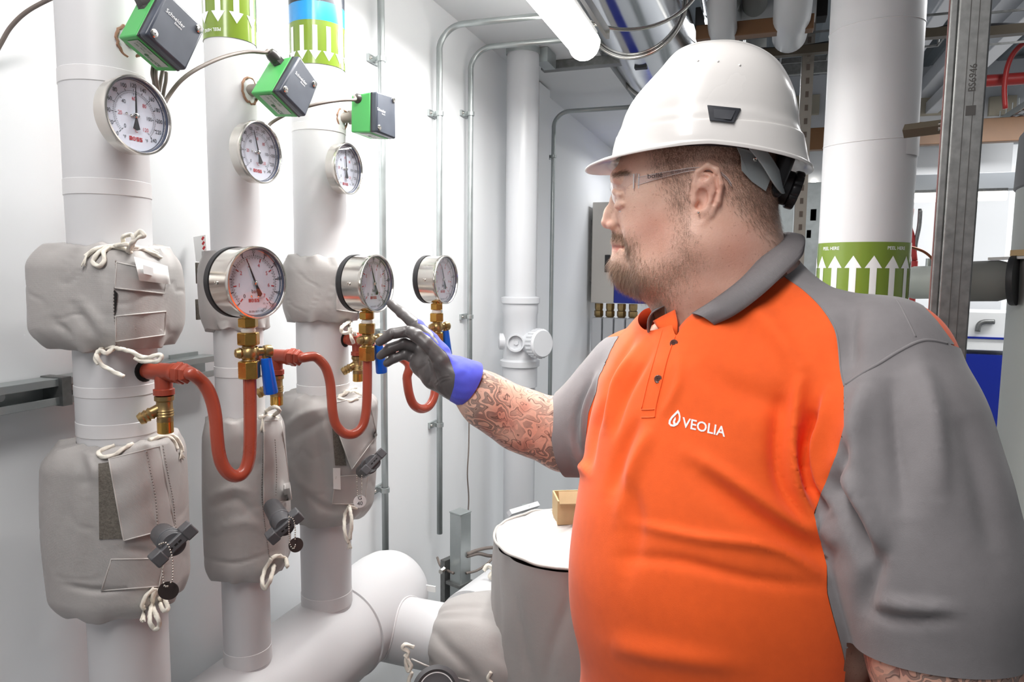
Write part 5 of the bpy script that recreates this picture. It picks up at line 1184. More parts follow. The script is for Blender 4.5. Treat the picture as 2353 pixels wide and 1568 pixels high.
def polysd(P, poly):
    """signed distance (inside positive) of 2D points to a polygon"""
    poly = np.array(poly, float); n = len(poly); d = np.full(len(P), 1e9); ins = np.zeros(len(P), bool)
    for i in range(n):
        a, b = poly[i], poly[(i+1) % n]; ba = b-a; pa = P-a; h = np.clip((pa @ ba)/(ba @ ba+1e-9), 0, 1)
        d = np.minimum(d, np.linalg.norm(pa-h[:, None]*ba, axis=1))
        c = ((a[1] > P[:, 1]) != (b[1] > P[:, 1])) & (P[:, 0] < (b[0]-a[0])*(P[:, 1]-a[1])/((b[1]-a[1]) if b[1] != a[1] else 1e-9)+a[0]); ins ^= c
    return np.where(ins, d, -d)
def linesd(P, line):
    d = np.full(len(P), 1e9); t = np.zeros(len(P)); L = np.array(line, float); n = len(L)-1
    for i in range(n):
        a, b = L[i], L[i+1]; ba = b-a; pa = P-a; h = np.clip((pa @ ba)/(ba @ ba+1e-9), 0, 1); q = np.linalg.norm(pa-h[:, None]*ba, axis=1)
        m = q < d; d[m] = q[m]; t[m] = (i+h[m])/n
    return d, t
def obj(name, V, F, mat, parent, smooth=True, attrs=None, label=None):
    off = np.array(parent.location) if parent is not None else np.zeros(3)
    if parent is not None and parent.parent is not None: off = off+np.array(parent.parent.location)
    me = bpy.data.meshes.new(name); F = np.asarray(F); k = F.shape[1]
    me.vertices.add(len(V)); me.vertices.foreach_set('co', (V-off).astype(np.float32).ravel())
    me.loops.add(F.size); me.loops.foreach_set('vertex_index', F.astype(np.int32).ravel())
    me.polygons.add(len(F)); me.polygons.foreach_set('loop_start', np.arange(0, F.size, k, dtype=np.int32))
    me.update(calc_edges=True); me.validate()
    if smooth: me.polygons.foreach_set('use_smooth', [True]*len(me.polygons))
    for an, av in (attrs or {}).items():
        at = me.attributes.new(an, 'FLOAT', 'POINT'); at.data.foreach_set('value', av.astype(np.float32))
    me.materials.append(mat); o = bpy.data.objects.new(name, me); COL.objects.link(o)
    if parent is not None: o.parent = parent
    if label: o['label'] = label
    return o

# ------------------------------------------------------------------ skin, hair and cloth materials
def ramp(nt, pts):
    r = nt.nodes.new('ShaderNodeValToRGB'); e = r.color_ramp.elements
    while len(e) < len(pts): e.new(.5)
    for q, (p, c) in zip(e, pts): q.position = p; q.color = tuple(c)+(1,) if len(c) == 3 else c
    return r
def skin_material():
    m = bpy.data.materials.new('skin'); m.use_nodes = True; nt = m.node_tree; b = nt.nodes['Principled BSDF']; N = nt.nodes.new; L = nt.links.new
    b.inputs['Roughness'].default_value = .42; b.inputs['Subsurface Weight'].default_value = .12; b.inputs['Subsurface Radius'].default_value = (.010, .004, .002); b.inputs['Subsurface Scale'].default_value = .6
    tc = N('ShaderNodeTexCoord')
    def noise_(sc, det=5): n = N('ShaderNodeTexNoise'); n.inputs['Scale'].default_value = sc; n.inputs['Detail'].default_value = det; L(tc.outputs['Object'], n.inputs['Vector']); return n
    def attr(a): n = N('ShaderNodeAttribute'); n.attribute_name = a; return n
    def mix(f, a, b_, mode='MIX'):
        x = N('ShaderNodeMix'); x.data_type = 'RGBA'; x.blend_type = mode
        for s, v in ((x.inputs[0], f), (x.inputs[6], a), (x.inputs[7], b_)):
            if isinstance(v, tuple): s.default_value = v+(1,)
            elif isinstance(v, float): s.default_value = v
            else: L(v, s)
        return x.outputs[2]
    def mth(op, a, b_=None, c=None):
        x = N('ShaderNodeMath'); x.operation = op
        for i, v in enumerate((a, b_, c)):
            if v is None: continue
            if isinstance(v, (float, int)): x.inputs[i].default_value = v
            else: L(v, x.inputs[i])
        return x.outputs[0]
    n1 = noise_(28); r1 = ramp(nt, [(.35, lin((232, 188, 166))), (.65, lin((241, 204, 184)))]); L(n1.outputs['Fac'], r1.inputs[0])
    n2 = noise_(260, 3); spot = ramp(nt, [(.36, (1, 1, 1)), (.30, (.0, .0, .0))]); L(n2.outputs['Fac'], spot.inputs[0])
    col = mix(mth('MULTIPLY', attr('red').outputs['Fac'], .75), r1.outputs[0], lin((214, 132, 114)))
    sp = ramp(nt, [(.28, (1, 1, 1)), (.36, (0, 0, 0))]); L(n2.outputs['Fac'], sp.inputs[0])
    col = mix(mth('MULTIPLY', sp.outputs[0], .35), col, lin((158, 96, 76)))
    n3 = noise_(700, 3); st = ramp(nt, [(.42, (0, 0, 0)), (.60, (1, 1, 1))]); L(n3.outputs['Fac'], st.inputs[0])
    f = mth('MULTIPLY', attr('stubble').outputs['Fac'], mth('MULTIPLY_ADD', st.outputs[0], .6, .35))
    col = mix(f, col, lin((158, 118, 100)))
    col = mix(attr('lip').outputs['Fac'], col, lin((196, 122, 112)))
    # tattoo: warped contour lines with soft shading
    w = N('ShaderNodeVectorMath'); w.operation = 'MULTIPLY_ADD'; nw = noise_(14, 2); L(nw.outputs['Color'], w.inputs[0]); w.inputs[1].default_value = (.075, .075, .075); L(tc.outputs['Object'], w.inputs[2])
    na = N('ShaderNodeTexNoise'); na.inputs['Scale'].default_value = 27; na.inputs['Detail'].default_value = 2.2; L(w.outputs[0], na.inputs['Vector'])
    fr = mth('FRACT', mth('MULTIPLY', na.outputs['Fac'], 9.0)); ln = mth('ABSOLUTE', mth('SUBTRACT', fr, .5))
    lines = ramp(nt, [(.03, (1, 1, 1)), (.10, (0, 0, 0))]); L(ln, lines.inputs[0])
    shade = ramp(nt, [(.25, (0, 0, 0)), (.75, (1, 1, 1))]); L(fr, shade.inputs[0])
    nb = noise_(9, 2); msk = ramp(nt, [(.34, (0, 0, 0)), (.46, (1, 1, 1))]); L(nb.outputs['Fac'], msk.inputs[0])
    ink = attr('ink').outputs['Fac']
    col = mix(mth('MULTIPLY', mth('MULTIPLY', ink, .72), mth('MULTIPLY', shade.outputs[0], msk.outputs[0])), col, lin((112, 106, 104)))
    nc = noise_(16, 1); rr = ramp(nt, [(.56, (0, 0, 0)), (.64, (1, 1, 1))]); L(nc.outputs['Fac'], rr.inputs[0])
    col = mix(mth('MULTIPLY', mth('MULTIPLY', ink, .35), rr.outputs[0]), col, lin((190, 88, 72)))
    col = mix(mth('MULTIPLY', mth('MULTIPLY', ink, .75), lines.outputs[0]), col, lin((84, 66, 64)))
    L(col, b.inputs['Base Color'])
    bp = N('ShaderNodeBump'); bp.inputs['Strength'].default_value = .35; bp.inputs['Distance'].default_value = .0008; nn = noise_(420, 4); L(nn.outputs['Fac'], bp.inputs['Height']); L(bp.outputs['Normal'], b.inputs['Normal'])
    return m
skin_m = skin_material()
orange_c = M('orange_pique', (254, 98, 26), .82, var=(60, .05), bump=(900, .25, .0006), sheen=.15, weave=(900, .12))
grey_c = M('grey_pique', (138, 134, 136), .85, var=(60, .05), bump=(900, .3, .0006), sheen=.2)
rib_c = M('grey_rib_knit', (136, 132, 134), .85, bump=(900, .2, .0005))
coat_m = M('glove_coating', (92, 88, 88), .34, var=(40, .12), bump=(700, .3, .0005))
knit_m = M('glove_knit', (84, 92, 224), .8, bump=(1500, .5, .0005), sheen=.2)
hair_m = M('hair_strand', (150, 122, 106), .55, var=(400, .25)); beard_m = M('beard_strand', (160, 130, 108), .5, var=(500, .35))
helm_m = M('helmet_shell', (236, 233, 230), .22, coat=.35, var=(5, .01))
trouser_m = M('navy_trousers', (40, 44, 58), .85, bump=(500, .2, .001)); boot_m = M('black_boot', (28, 27, 27), .5)

# ------------------------------------------------------------------ frames
Rh = _n((RIGHT[0], RIGHT[1], 0)); Fh = _n((FWD[0], FWD[1], 0)); UP = np.array((0, 0, 1.0))
tf = _n(-.80*Rh-.60*Fh); ts = _n(.60*Rh-.80*Fh)          # torso: facing direction, his left
TA = np.column_stack((ts, tf, UP))
B0 = PZ(1664, 1330, 1.02)
person = thing('person', 'person in an orange and grey polo shirt pointing a gloved finger at a gauge', 'person', (B0[0], B0[1], 0))
# head frame: measured on the photograph in pixels at the ear-to-ear middle plane
Z0 = 1.0; HC = (1600, 430); HO = PZ(HC[0], HC[1], Z0); hw = _n(HO-CAM)
hu = _n(np.cross((0, 0, -1.0), hw)); hu = hu if np.dot(hu, RIGHT) > 0 else -hu; hv = np.cross(hw, hu)
hv = hv if np.dot(hv, DOWN) > 0 else -hv
S = Z0/FPX
HA = np.column_stack((hu, hv, hw))
def HL(px, py, c=0): return PL(px, py, HO+hw*c*S, hw)
def hloc(P): q = (P-HO) @ HA; return np.stack((HC[0]+q[..., 0]/S, HC[1]+q[..., 1]/S, q[..., 2]/S), -1)
def HM(a, b, c=0): return HO+hu*(a-HC[0])*S+hv*(b-HC[1])*S+hw*c*S     # straight head coordinates (no perspective)

# ------------------------------------------------------------------ head and neck
hs = SDF(HM(1350, 130, -170).clip(-9, 9)*0+np.minimum.reduce([HM(a, b, c) for a in (1355, 1860) for b in (150, 830) for c in (-165, 165)])+0, np.maximum.reduce([HM(a, b, c) for a in (1355, 1860) for b in (150, 830) for c in (-165, 165)]), .0017)
def he(a, b, c, ra, rb, rc, k=.012, cut=False): hs.ell(HM(a, b, c), HA, np.array((ra, rb, rc))*S, k, cut)
def hc(pts, rad, k=.01, ki=.006, cut=False): hs.chain([HM(*p) for p in pts], [r*S for r in rad], k, ki, cut)
he(1606, 372, 0, 168, 165, 120)
he(1530, 425, 0, 112, 105, 100, .03)
he(1520, 490, 0, 98, 130, 96, .03)
for s_ in (-1, 1):
    he(1520, 540, s_*54, 72, 76, 46, .02)
    hc([(1464, 620, s_*12), (1520, 618, s_*62), (1600, 560, s_*84)], (42, 56, 52), .025)
    hc([(1430, 405, s_*58), (1424, 404, s_*34), (1430, 410, s_*8)], (17, 15, 13), .012)
    he(1590, 500, s_*88, 60, 70, 30, .02)
he(1455, 605, 0, 46, 46, 42, .02)
hc([(1550, 640, 0), (1600, 690, 0), (1640, 760, 0)], (82, 96, 120), .03)
hc([(1665, 480, 0), (1680, 580, 0), (1690, 700, 0), (1700, 830, 0)], (98, 104, 118, 130), .04, .02)
hc([(1645, 470, 0), (1650, 560, 0), (1660, 640, 0)], (100, 112, 118), .04, .02)
for s_ in (-1, 1): hc([(1600, 560, s_*60), (1600, 640, s_*52)], (58, 70), .03)
# eye sockets, eyes, nose, mouth
for s_ in (-1, 1):
    he(1418, 452, s_*56, 26, 20, 30, .012, True)
    he(1446, 452, s_*52, 23, 22, 23, .004)
    hc([(1424, 441, s_*30), (1421, 437, s_*52), (1434, 442, s_*74)], (5, 6, 5), .006)
    hc([(1428, 468, s_*30), (1425, 469, s_*52), (1438, 465, s_*74)], (4.5, 5, 4.5), .006)
hc([(1430, 432, 0), (1419, 455, 0), (1404, 485, 0), (1397, 508, 0)], (15, 12, 13, 15.5), .010, .008)
for s_ in (-1, 1):
    he(1412, 514, s_*17, 15, 11, 11, .005); hc([(1418, 497, s_*16), (1430, 512, s_*24)], (7, 8), .006)
    he(1408, 526, s_*8.5, 9, 6, 5, .003, True)
hc([(1428, 535, 0), (1427, 551, 0)], (19, 17), .012)
for s_ in (-1, 1):
    hc([(1420, 557, 0), (1425, 557, s_*14), (1441, 563, s_*36)], (8.5, 8, 5), .008)
    hc([(1424, 576, 0), (1429, 575, s_*14), (1443, 568, s_*34)], (9.5, 9, 5), .008)
    hc([(1402, 566.5, 0), (1412, 566, s_*16), (1440, 565, s_*38), (1450, 560, s_*44)], (2.2, 2.2, 2.6, 2.2), .004, .003, True)
    hc([(1424, 520, s_*30), (1440, 545, s_*42), (1452, 570, s_*48)], (2.5, 2.5, 2), .010, .01, True)
# ears
for s_ in (-1, 1):
    e = 116*s_; o = 8*s_
    hc([(1606, 440, e), (1622, 420, e+o), (1636, 440, e+o*1.3), (1622, 480, e+o)], (14, 16, 12, 13), .008)
    hc([(1600, 452, e+o), (1596, 425, e+o), (1602, 398, e+o*1.5), (1622, 386, e+o*1.8), (1640, 396, e+o*2.1), (1649, 425, e+o*2.2), (1645, 460, e+o*2), (1632, 488, e+o*1.6), (1616, 508, e+o*1.1), (1604, 518, e+o*.8), (1597, 508, e+o*.5)], (4.5, 5, 5.5, 6.5, 7, 7, 7, 7, 10, 9, 7), .003, .003)
    hc([(1612, 405, e+o*1.5), (1626, 412, e+o*1.6), (1634, 432, e+o*1.7), (1630, 460, e+o*1.6), (1616, 482, e+o*1.2)], (3.5, 4.5, 5.5, 6, 5), .004, .003)
    he(1612, 454, e+o*2.0, 13, 21, 10, .003, True); he(1606, 468, e+o*1.2, 8, 9, 10, .003, True)
    he(1616, 411, e+o*2.2, 10, 5.5, 5, .003, True)
    hc([(1640, 408, e+o*2.5), (1643, 435, e+o*2.6), (1636, 465, e+o*2.4)], (2.4, 2.4, 2.2), .003, .003, True)
    he(1596, 458, e+o*.9, 6.5, 10, 6, .004)
HV, HF = surfnet(hs); HV = relax(HV, HF, 2, .45)
hl = hloc(HV); hN = vnorm(HV, HF)
def rg(a, b, r, c=None): d2 = ((hl[:, 0]-a)/r)**2+((hl[:, 1]-b)/r)**2; return np.exp(-d2)
red = np.clip(.55*rg(1510, 520, 60)+.6*rg(1700, 560, 70)+.5*rg(1625, 440, 45)+.5*rg(1395, 510, 18)+.35*rg(1600, 620, 80)+.3*rg(1640, 700, 60), 0, 1)
HAIRP = [(1525, 150), (1620, 140), (1850, 200), (1850, 480), (1800, 548), (1765, 530), (1725, 505), (1695, 470), (1668, 440), (1652, 388), (1622, 368), (1592, 382), (1582, 420), (1580, 455), (1562, 462), (1548, 428), (1520, 398), (1508, 350)]
BEARDP = [(1550, 440), (1582, 450), (1590, 500), (1596, 540), (1610, 590), (1585, 640), (1545, 690), (1500, 700), (1440, 670), (1405, 640), (1395, 600), (1405, 588), (1428, 590), (1452, 590), (1462, 560), (1452, 545), (1462, 548), (1485, 590), (1530, 600), (1560, 570), (1568, 530), (1558, 480)]
MOUSP = [(1400, 532), (1426, 531), (1446, 545), (1460, 566), (1458, 590), (1448, 584), (1444, 562), (1430, 553), (1404, 552)]
P2 = hl[:, :2]
s_hair = polysd(P2, HAIRP); s_beard = polysd(P2, BEARDP); s_mous = polysd(P2, MOUSP)
near_ear = (np.abs(hl[:, 2]) > 112) & (polysd(hl[:, :2], [(1592, 520), (1588, 450), (1592, 400), (1605, 380), (1625, 372), (1645, 382), (1657, 410), (1655, 460), (1640, 495), (1618, 522), (1604, 530)]) > 0)
sm = lambda s, w: np.clip(s/w*.5+.5, 0, 1)
f_h = sm(s_hair, 26)*~near_ear; f_b = np.maximum(sm(s_beard, 30), sm(s_mous, 9))*~near_ear
f_light = np.clip(polysd(P2, [(1440, 520), (1580, 470), (1600, 700), (1430, 650)])/60, 0, 1)*.22
stub = np.maximum(f_h*.95, np.maximum(f_b*.85, f_light))
lip = np.clip(np.exp(-((hl[:, 1]-567)/10)**2)*(hl[:, 0] < 1441)*(np.abs(hl[:, 2]) < 34), 0, 1)*.8
# ------------------------------------------------------------------ arms and torso skin
FARARM = [PZ(1440, 900, 1.19), PZ(1370, 975, 1.215), PZ(1300, 1000, 1.225), PZ(1195, 964, 1.205), PZ(1120, 922, 1.185), PZ(1072, 883, 1.172)]
FARR = (.068, .063, .0580, .0480, .0410, .0330)
NEARSH = PZ(2020, 842, .848); FARSH = PZ(1458, 862, 1.19)
NEARARM = [PZ(2050, 860, .84), PZ(2120, 1200, .79), PZ(2160, 1480, .765), PZ(2165, 1750, .76), PZ(2120, 2150, .78), PZ(2095, 2330, .79)]
NEARR = (.075, .070, .068, .060, .040, .032)
def pz(px, py, z, r): return PZ(px, py, z), r*z/FPX
FING = [[pz(1018, 812, 1.205, 18), pz(992, 783, 1.222, 16.5), pz(960, 751, 1.243, 14.8), pz(924, 720, 1.262, 12.2), pz(897, 698, 1.276, 9.4)],
        [pz(1010, 828, 1.215, 17), pz(975, 781, 1.232, 14), pz(936, 762, 1.222, 13), pz(900, 768, 1.218, 12.5), pz(872, 786, 1.222, 10)],
        [pz(1000, 842, 1.225, 17), pz(962, 800, 1.243, 13.5), pz(928, 789, 1.234, 12), pz(895, 802, 1.233, 11.5), pz(874, 818, 1.236, 9.5)],
        [pz(995, 860, 1.23, 17), pz(955, 826, 1.250, 12.5), pz(930, 815, 1.243, 11.5), pz(907, 824, 1.240, 10.5), pz(889, 835, 1.240, 9)],
        [pz(1050, 872, 1.160, 21), pz(1015, 829, 1.150, 19), pz(980, 790, 1.150, 16), pz(958, 772, 1.153, 15.5), pz(943, 763, 1.157, 13.5)]]
PALM = [([pz(1078, 886, 1.172, 42), pz(1040, 866, 1.183, 41), pz(1008, 846, 1.198, 34)]), ([pz(1040, 868, 1.18, 30), pz(995, 800, 1.222, 18)]), ([pz(1035, 875, 1.18, 32), pz(972, 836, 1.232, 26)]),
        ([pz(1035, 882, 1.19, 28), pz(1000, 868, 1.205, 26), pz(962, 838, 1.24, 19)]), ([pz(1050, 866, 1.152, 28), pz(1018, 838, 1.158, 23)])]
def hand(sd, sc, k):
    for ch in PALM: sd.chain([p for p, _ in ch], [r*sc for _, r in ch], k*2.2, .01)
    for i, ch in enumerate(FING): sd.chain([p for p, _ in ch], [r*sc for _, r in ch], k if i < 4 else k*1.2, .003)
pts = np.array(FARARM+[p for f in FING for p, _ in f])
a_ = SDF(pts.min(0)-.09, pts.max(0)+.09, .0028)
a_.chain(FARARM, FARR, .02, .03); a_.chain([PZ(1230, 990, 1.205), PZ(1160, 955, 1.19)], (.040, .034), .02)
hand(a_, .82, .006); AV, AF = surfnet(a_); AV = relax(AV, AF, 2)
pts = np.array(NEARARM); b_ = SDF(pts.min(0)-.12, pts.max(0)+.12, .0045)
b_.chain(NEARARM, NEARR, .02, .04)
hp = NEARARM[-1]; dn = _n(NEARARM[-1]-NEARARM[-2])
b_.ell(hp+dn*.05, np.column_stack((tf, np.cross(dn, tf), dn)), (.040, .016, .052), .02)
for i in range(4):
    q = hp+dn*.09+tf*(.030-.020*i); b_.chain([q, q+dn*.035+ts*-.006, q+dn*.065+ts*-.022], (.0095, .009, .0075), .006)
q = hp+dn*.03+tf*.035; b_.chain([q, q+dn*.03+tf*.018-ts*.01, q+dn*.055+tf*.022-ts*.018], (.012, .011, .009), .01)
NV_, NF_ = surfnet(b_); NV_ = relax(NV_, NF_, 2)
# torso core
cc = SDF(B0+np.array((-.32, -.32, -.35)), B0+np.array((.32, .34, .45)), .010)
cc.ell(B0, TA, (.215, .195, .24), .04); cc.ell(PZ(1672, 1010, 1.03), TA, (.19, .155, .19), .05); cc.chain([FARSH, PZ(1700, 800, 1.03), NEARSH], (.06, .09, .07), .04, .03); cc.ell(B0-UP*.22, TA, (.20, .18, .16), .04)
CV, CF = surfnet(cc)
parts_ = [(HV, HF, red, stub, lip, np.zeros(len(HV))),
          (AV, AF, np.full(len(AV), .05), np.zeros(len(AV)), np.zeros(len(AV)), np.clip((1330-pix(AV)[:, 0])/30, 0, 1)*np.clip((pix(AV)[:, 0]-1062)/20, 0, 1)),
          (NV_, NF_, np.full(len(NV_), .3), np.zeros(len(NV_)), np.zeros(len(NV_)), np.clip((pix(NV_)[:, 1]-1400)/60, 0, 1)),
          (CV, CF, np.zeros(len(CV)), np.zeros(len(CV)), np.zeros(len(CV)), np.zeros(len(CV)))]
off = 0; VV = []; FF = []; at = {k: [] for k in ('red', 'stubble', 'lip', 'ink')}
for V_, F_, r_, s_, l_, i_ in parts_:
    VV.append(V_); FF.append(F_+off); off += len(V_)
    for k_, q_ in zip(('red', 'stubble', 'lip', 'ink'), (r_, s_, l_, i_)): at[k_].append(q_)
body = obj('body', np.vstack(VV), np.vstack(FF), skin_m, person, attrs={k: np.concatenate(v) for k, v in at.items()})
head_bvh = BVHTree.FromPolygons([tuple(p) for p in HV], [tuple(f) for f in HF])
# eyes
for s_ in (-1, 1):
    ec = HM(1447, 452.5, 52*s_); m = MB(); m.sphere(ec, 21.5*S*1.07, 18); eo = m.build('eye', M('eye_white', (226, 216, 208), .2), person, smooth=180)
    g = _n(HM(1300, 470, 52*s_*.7)-HM(1447, 452.5, 52*s_)); m = MB(); m.lathe(ec, g, [(10*S, 21.0*S), (6*S, 22.9*S), (0, 23.6*S)], 20); m.build('iris', M('iris', (74, 84, 92), .15), eo, smooth=180)
# ------------------------------------------------------------------ hair strands
def strands(name, w, n, length, flow, width, mat, seed, lift=.5, parent=person):
    r = np.random.default_rng(seed); p = w/w.sum(); idx = r.choice(len(HV), n, p=p)
    root = HV[idx]+(r.random((n, 3))-.5)*.0016; N = hN[idx]; L = length(hl[idx])*(.6+.8*r.random(n))
    fl = flow(hl[idx]); fl = fl+(r.random((n, 3))-.5)*.7; fl -= N*(fl*N).sum(1)[:, None]; fl /= np.linalg.norm(fl, axis=1)[:, None]+1e-9
    d1 = _nn(fl+N*lift*1.3); d2 = _nn(fl+N*lift*.35+(r.random((n, 3))-.5)*.3); side = _nn(np.cross(d1, N+.01))*(width*(.7+.6*r.random(n)))[:, None]
    a = root-N*.0004; b = root+d1*(L*.5)[:, None]; c = b+d2*(L*.5)[:, None]
    V = np.stack((a-side, a+side, b-side*.8, b+side*.8, c), 1).reshape(-1, 3); k = np.arange(n)*5
    T = np.vstack((np.stack((k, k+1, k+3), 1), np.stack((k, k+3, k+2), 1), np.stack((k+2, k+3, k+4), 1)))
    o = obj(name, V, T, mat, parent, smooth=False); o['kind'] = 'stuff'; return o
def _nn(a): return a/(np.linalg.norm(a, axis=1)[:, None]+1e-9)
fm = np.ones(len(HV))
vis = hl[:, 1] > 250
strands('hair', f_h*vis, 22000, lambda q: np.full(len(q), .0060), lambda q: np.tile(hv*.9+hu*.35, (len(q), 1)), .00016, hair_m, 1, .55)
strands('beard', f_b**1.5*(.35+.9*np.clip((1560-hl[:, 0])/120, 0, 1))+sm(s_mous, 6)*1.5*~near_ear, 16000, lambda q: .0045+.010*np.clip((q[:, 1]-590)/60, 0, 1)*np.clip((1500-q[:, 0])/60, 0, 1), lambda q: np.tile(hv*1.0+hu*.12, (len(q), 1)), .00015, beard_m, 2, .5)
strands('chin_beard', np.clip(polysd(P2, [(1395, 585), (1425, 590), (1470, 630), (1500, 690), (1440, 680), (1400, 640)])/12, 0, 1), 1500, lambda q: np.full(len(q), .017), lambda q: np.tile(hv*1.0-hu*.35, (len(q), 1)), .00016, beard_m, 3, .45)
strands('eyebrow', np.clip(polysd(P2, [(1412, 398), (1440, 392), (1462, 404), (1440, 402), (1414, 408)])/4+.3, 0, 1)*(np.abs(hl[:, 2]) > 18)*(hl[:, 0] < 1470), 700, lambda q: np.full(len(q), .006), lambda q: np.tile(hu-hv*.2, (len(q), 1)), .00016, beard_m, 4, .3)
m = MB(); m.sphere(HL(1605, 489, -138), .0016, 8); m.build('ear_stud', steel_m, person, smooth=180)

# ------------------------------------------------------------------ polo shirt
NS = [NEARSH, PZ(2062, 1000, .815), PZ(2100, 1180, .79), PZ(2142, 1340, .775), PZ(2160, 1560, .765)]; NSR = (.082, .083, .085, .080, .079)
FS = [FARSH, PZ(1405, 930, 1.20), PZ(1345, 990, 1.215), PZ(1270, 1008, 1.235)]; FSR = (.076, .074, .068, .066)
lo = B0+np.array((-.42, -.42, -.45)); hi = B0+np.array((.44, .42, .52))
tsd = SDF(lo, hi, .0048)
tsd.ell(B0, TA, (.230, .225, .27), .05)
tsd.ell(PZ(1668, 1010, 1.03), TA, (.214, .180, .21), .08)
tsd.ell(B0-UP*.24, TA, (.215, .208, .20), .06)
tsd.chain([FARSH, PZ(1600, 805, 1.08), PZ(1720, 790, 1.02), NEARSH], (.072, .085, .098, .083), .05, .04)
tsd.chain([PZ(1690, 640, 1.03), PZ(1720, 770, 1.02)], (.085, .11), .05)
tsd.chain([PZ(1800, 860, .98), PZ(1960, 960, .89)], (.10, .09), .05)
tsd.chain([PZ(1645, 785, .975), PZ(1620, 880, .965)], (.050, .07), .05)
body_only = tsd.d.copy()
nsd = SDF(lo, hi, .0048); nsd.chain(NS, NSR, .01, .05)
fsd = SDF(lo, hi, .0048); fsd.chain(FS, FSR, .01, .04)
near_d, far_d = nsd.d, fsd.d
def smn(a, b, k): h = np.clip(.5+.5*(a-b)/k, 0, 1); return a*(1-h)+b*h-k*h*(1-h)
tsd.d = smn(smn(body_only, near_d, .009), far_d, .02)
SV, SF = surfnet(tsd); SV = relax(SV, SF, 4, .5)
def samp(G, P):
    q = (P-tsd.lo)/tsd.v; i = np.clip(np.floor(q).astype(int), 0, np.array(G.shape)-2); f = q-i; o = 0
    for a in (0, 1):
        for b in (0, 1):
            for c in (0, 1): o = o+G[i[:, 0]+a, i[:, 1]+b, i[:, 2]+c]*np.where(a, f[:, 0], 1-f[:, 0])*np.where(b, f[:, 1], 1-f[:, 1])*np.where(c, f[:, 2], 1-f[:, 2])
    return o
sp_ = pix(SV); dz = (SV-CAM) @ FWD
# cloth folds: (polyline in photograph pixels, half width px, height m, max depth)
FOLDS = [
 ([(1960, 1010), (1935, 1080), (1905, 1140)], 16, -.006, .98), ([(1880, 940), (1850, 1020), (1862, 1120), (1900, 1190)], 20, -.012, .99), ([(1905, 900), (1878, 1010), (1880, 1100), (1908, 1170)], 14, .008, .99),
 ([(1845, 850), (1830, 950), (1822, 1050), (1850, 1150), (1910, 1240)], 18, .009, 1.0), ([(1800, 900), (1790, 1010), (1800, 1110), (1870, 1220)], 22, -.007, 1.0),
 ([(1600, 1080), (1700, 1160), (1830, 1240), (1930, 1290)], 26, -.006, 1.0), ([(1580, 1040), (1690, 1110), (1800, 1190), (1900, 1240)], 20, .005, 1.0), ([(1440, 1200), (1600, 1235), (1780, 1260), (1900, 1330)], 12, .0035, 1.1),
 ([(1420, 1280), (1560, 1290), (1720, 1330), (1880, 1350)], 14, -.003, 1.1), ([(1430, 1090), (1460, 1200), (1440, 1330)], 22, -.004, 1.1), ([(1500, 980), (1455, 1080), (1420, 1200)], 16, .004, 1.2), ([(1470, 960), (1430, 1040), (1400, 1140)], 14, -.004, 1.2), ([(1400, 1480), (1500, 1500), (1700, 1530)], 25, .004, 1.1),
 ([(1600, 830), (1700, 900), (1830, 940)], 30, -.004, 1.0), ([(1560, 800), (1560, 880), (1520, 960)], 10, .002, 1.1), ([(1700, 690), (1780, 760), (1850, 860)], 26, .004, 1.0),
 ([(1480, 780), (1420, 880), (1390, 990)], 10, .005, 1.3), ([(1500, 800), (1440, 900), (1410, 1000)], 9, -.004, 1.3), ([(1460, 770), (1405, 860), (1378, 940)], 8, -.004, 1.3),
 ([(1990, 880), (1970, 1000), (1990, 1150)], 26, .008, .9), ([(2050, 860), (2060, 1000), (2080, 1200)], 26, -.007, .9), ([(2110, 830), (2140, 960), (2160, 1150)], 24, .006, .9), ([(1960, 700), (1945, 780), (1950, 850)], 26, -.008, .95),
 ([(1905, 1110), (1960, 1200), (2000, 1300)], 18, -.010, .92), ([(1925, 1060), (1990, 1160), (2040, 1280)], 20, .008, .92), ([(2010, 1380), (2100, 1392), (2200, 1400)], 14, .004, .9), ([(2000, 1410), (2080, 1425), (2180, 1420)], 12, -.005, .9),
 ([(2040, 1250), (2000, 1340), (1990, 1420)], 20, -.006, .9), ([(2200, 950), (2250, 1100), (2290, 1280)], 30, -.004, .9),
 ([(1385, 850), (1350, 930), (1335, 1040)], 10, .006, 1.3), ([(1365, 870), (1330, 950), (1330, 1060)], 9, -.006, 1.3), ([(1400, 900), (1365, 980), (1350, 1080)], 9, -.006, 1.3), ([(1310, 1010), (1330, 1060), (1350, 1095)], 9, .004, 1.3)]
SN_ = vnorm(SV, SF); disp = np.zeros(len(SV))
for line, w, h, zm in FOLDS:
    h *= 2.0; L_ = smoothline(np.array(line, float), 5); bb = (sp_[:, 0] > L_[:, 0].min()-3*w) & (sp_[:, 0] < L_[:, 0].max()+3*w) & (sp_[:, 1] > L_[:, 1].min()-3*w) & (sp_[:, 1] < L_[:, 1].max()+3*w) & (dz < zm) & ((SN_ @ FWD) < .35)
    if not bb.any(): continue
    d_, t_ = linesd(sp_[bb], L_); disp[bb] += h*np.exp(-(d_/w)**2)*np.sin(np.clip(t_, .02, .98)*PI)**.6
for i in np.where(SV[:, 2] > B0[2]-.5)[0][::1]:
    p = SV[i]; disp[i] += .0022*noise.noise(Vector((p[0]*9, p[1]*9, p[2]*14)))
SV = SV+SN_*disp[:, None]; SV = relax(SV, SF, 1, .4)
T = tri(SF); sp_ = pix(SV); dz = (SV-CAM) @ FWD
ds = samp(near_d, SV); df = samp(far_d, SV); db = samp(body_only, SV)
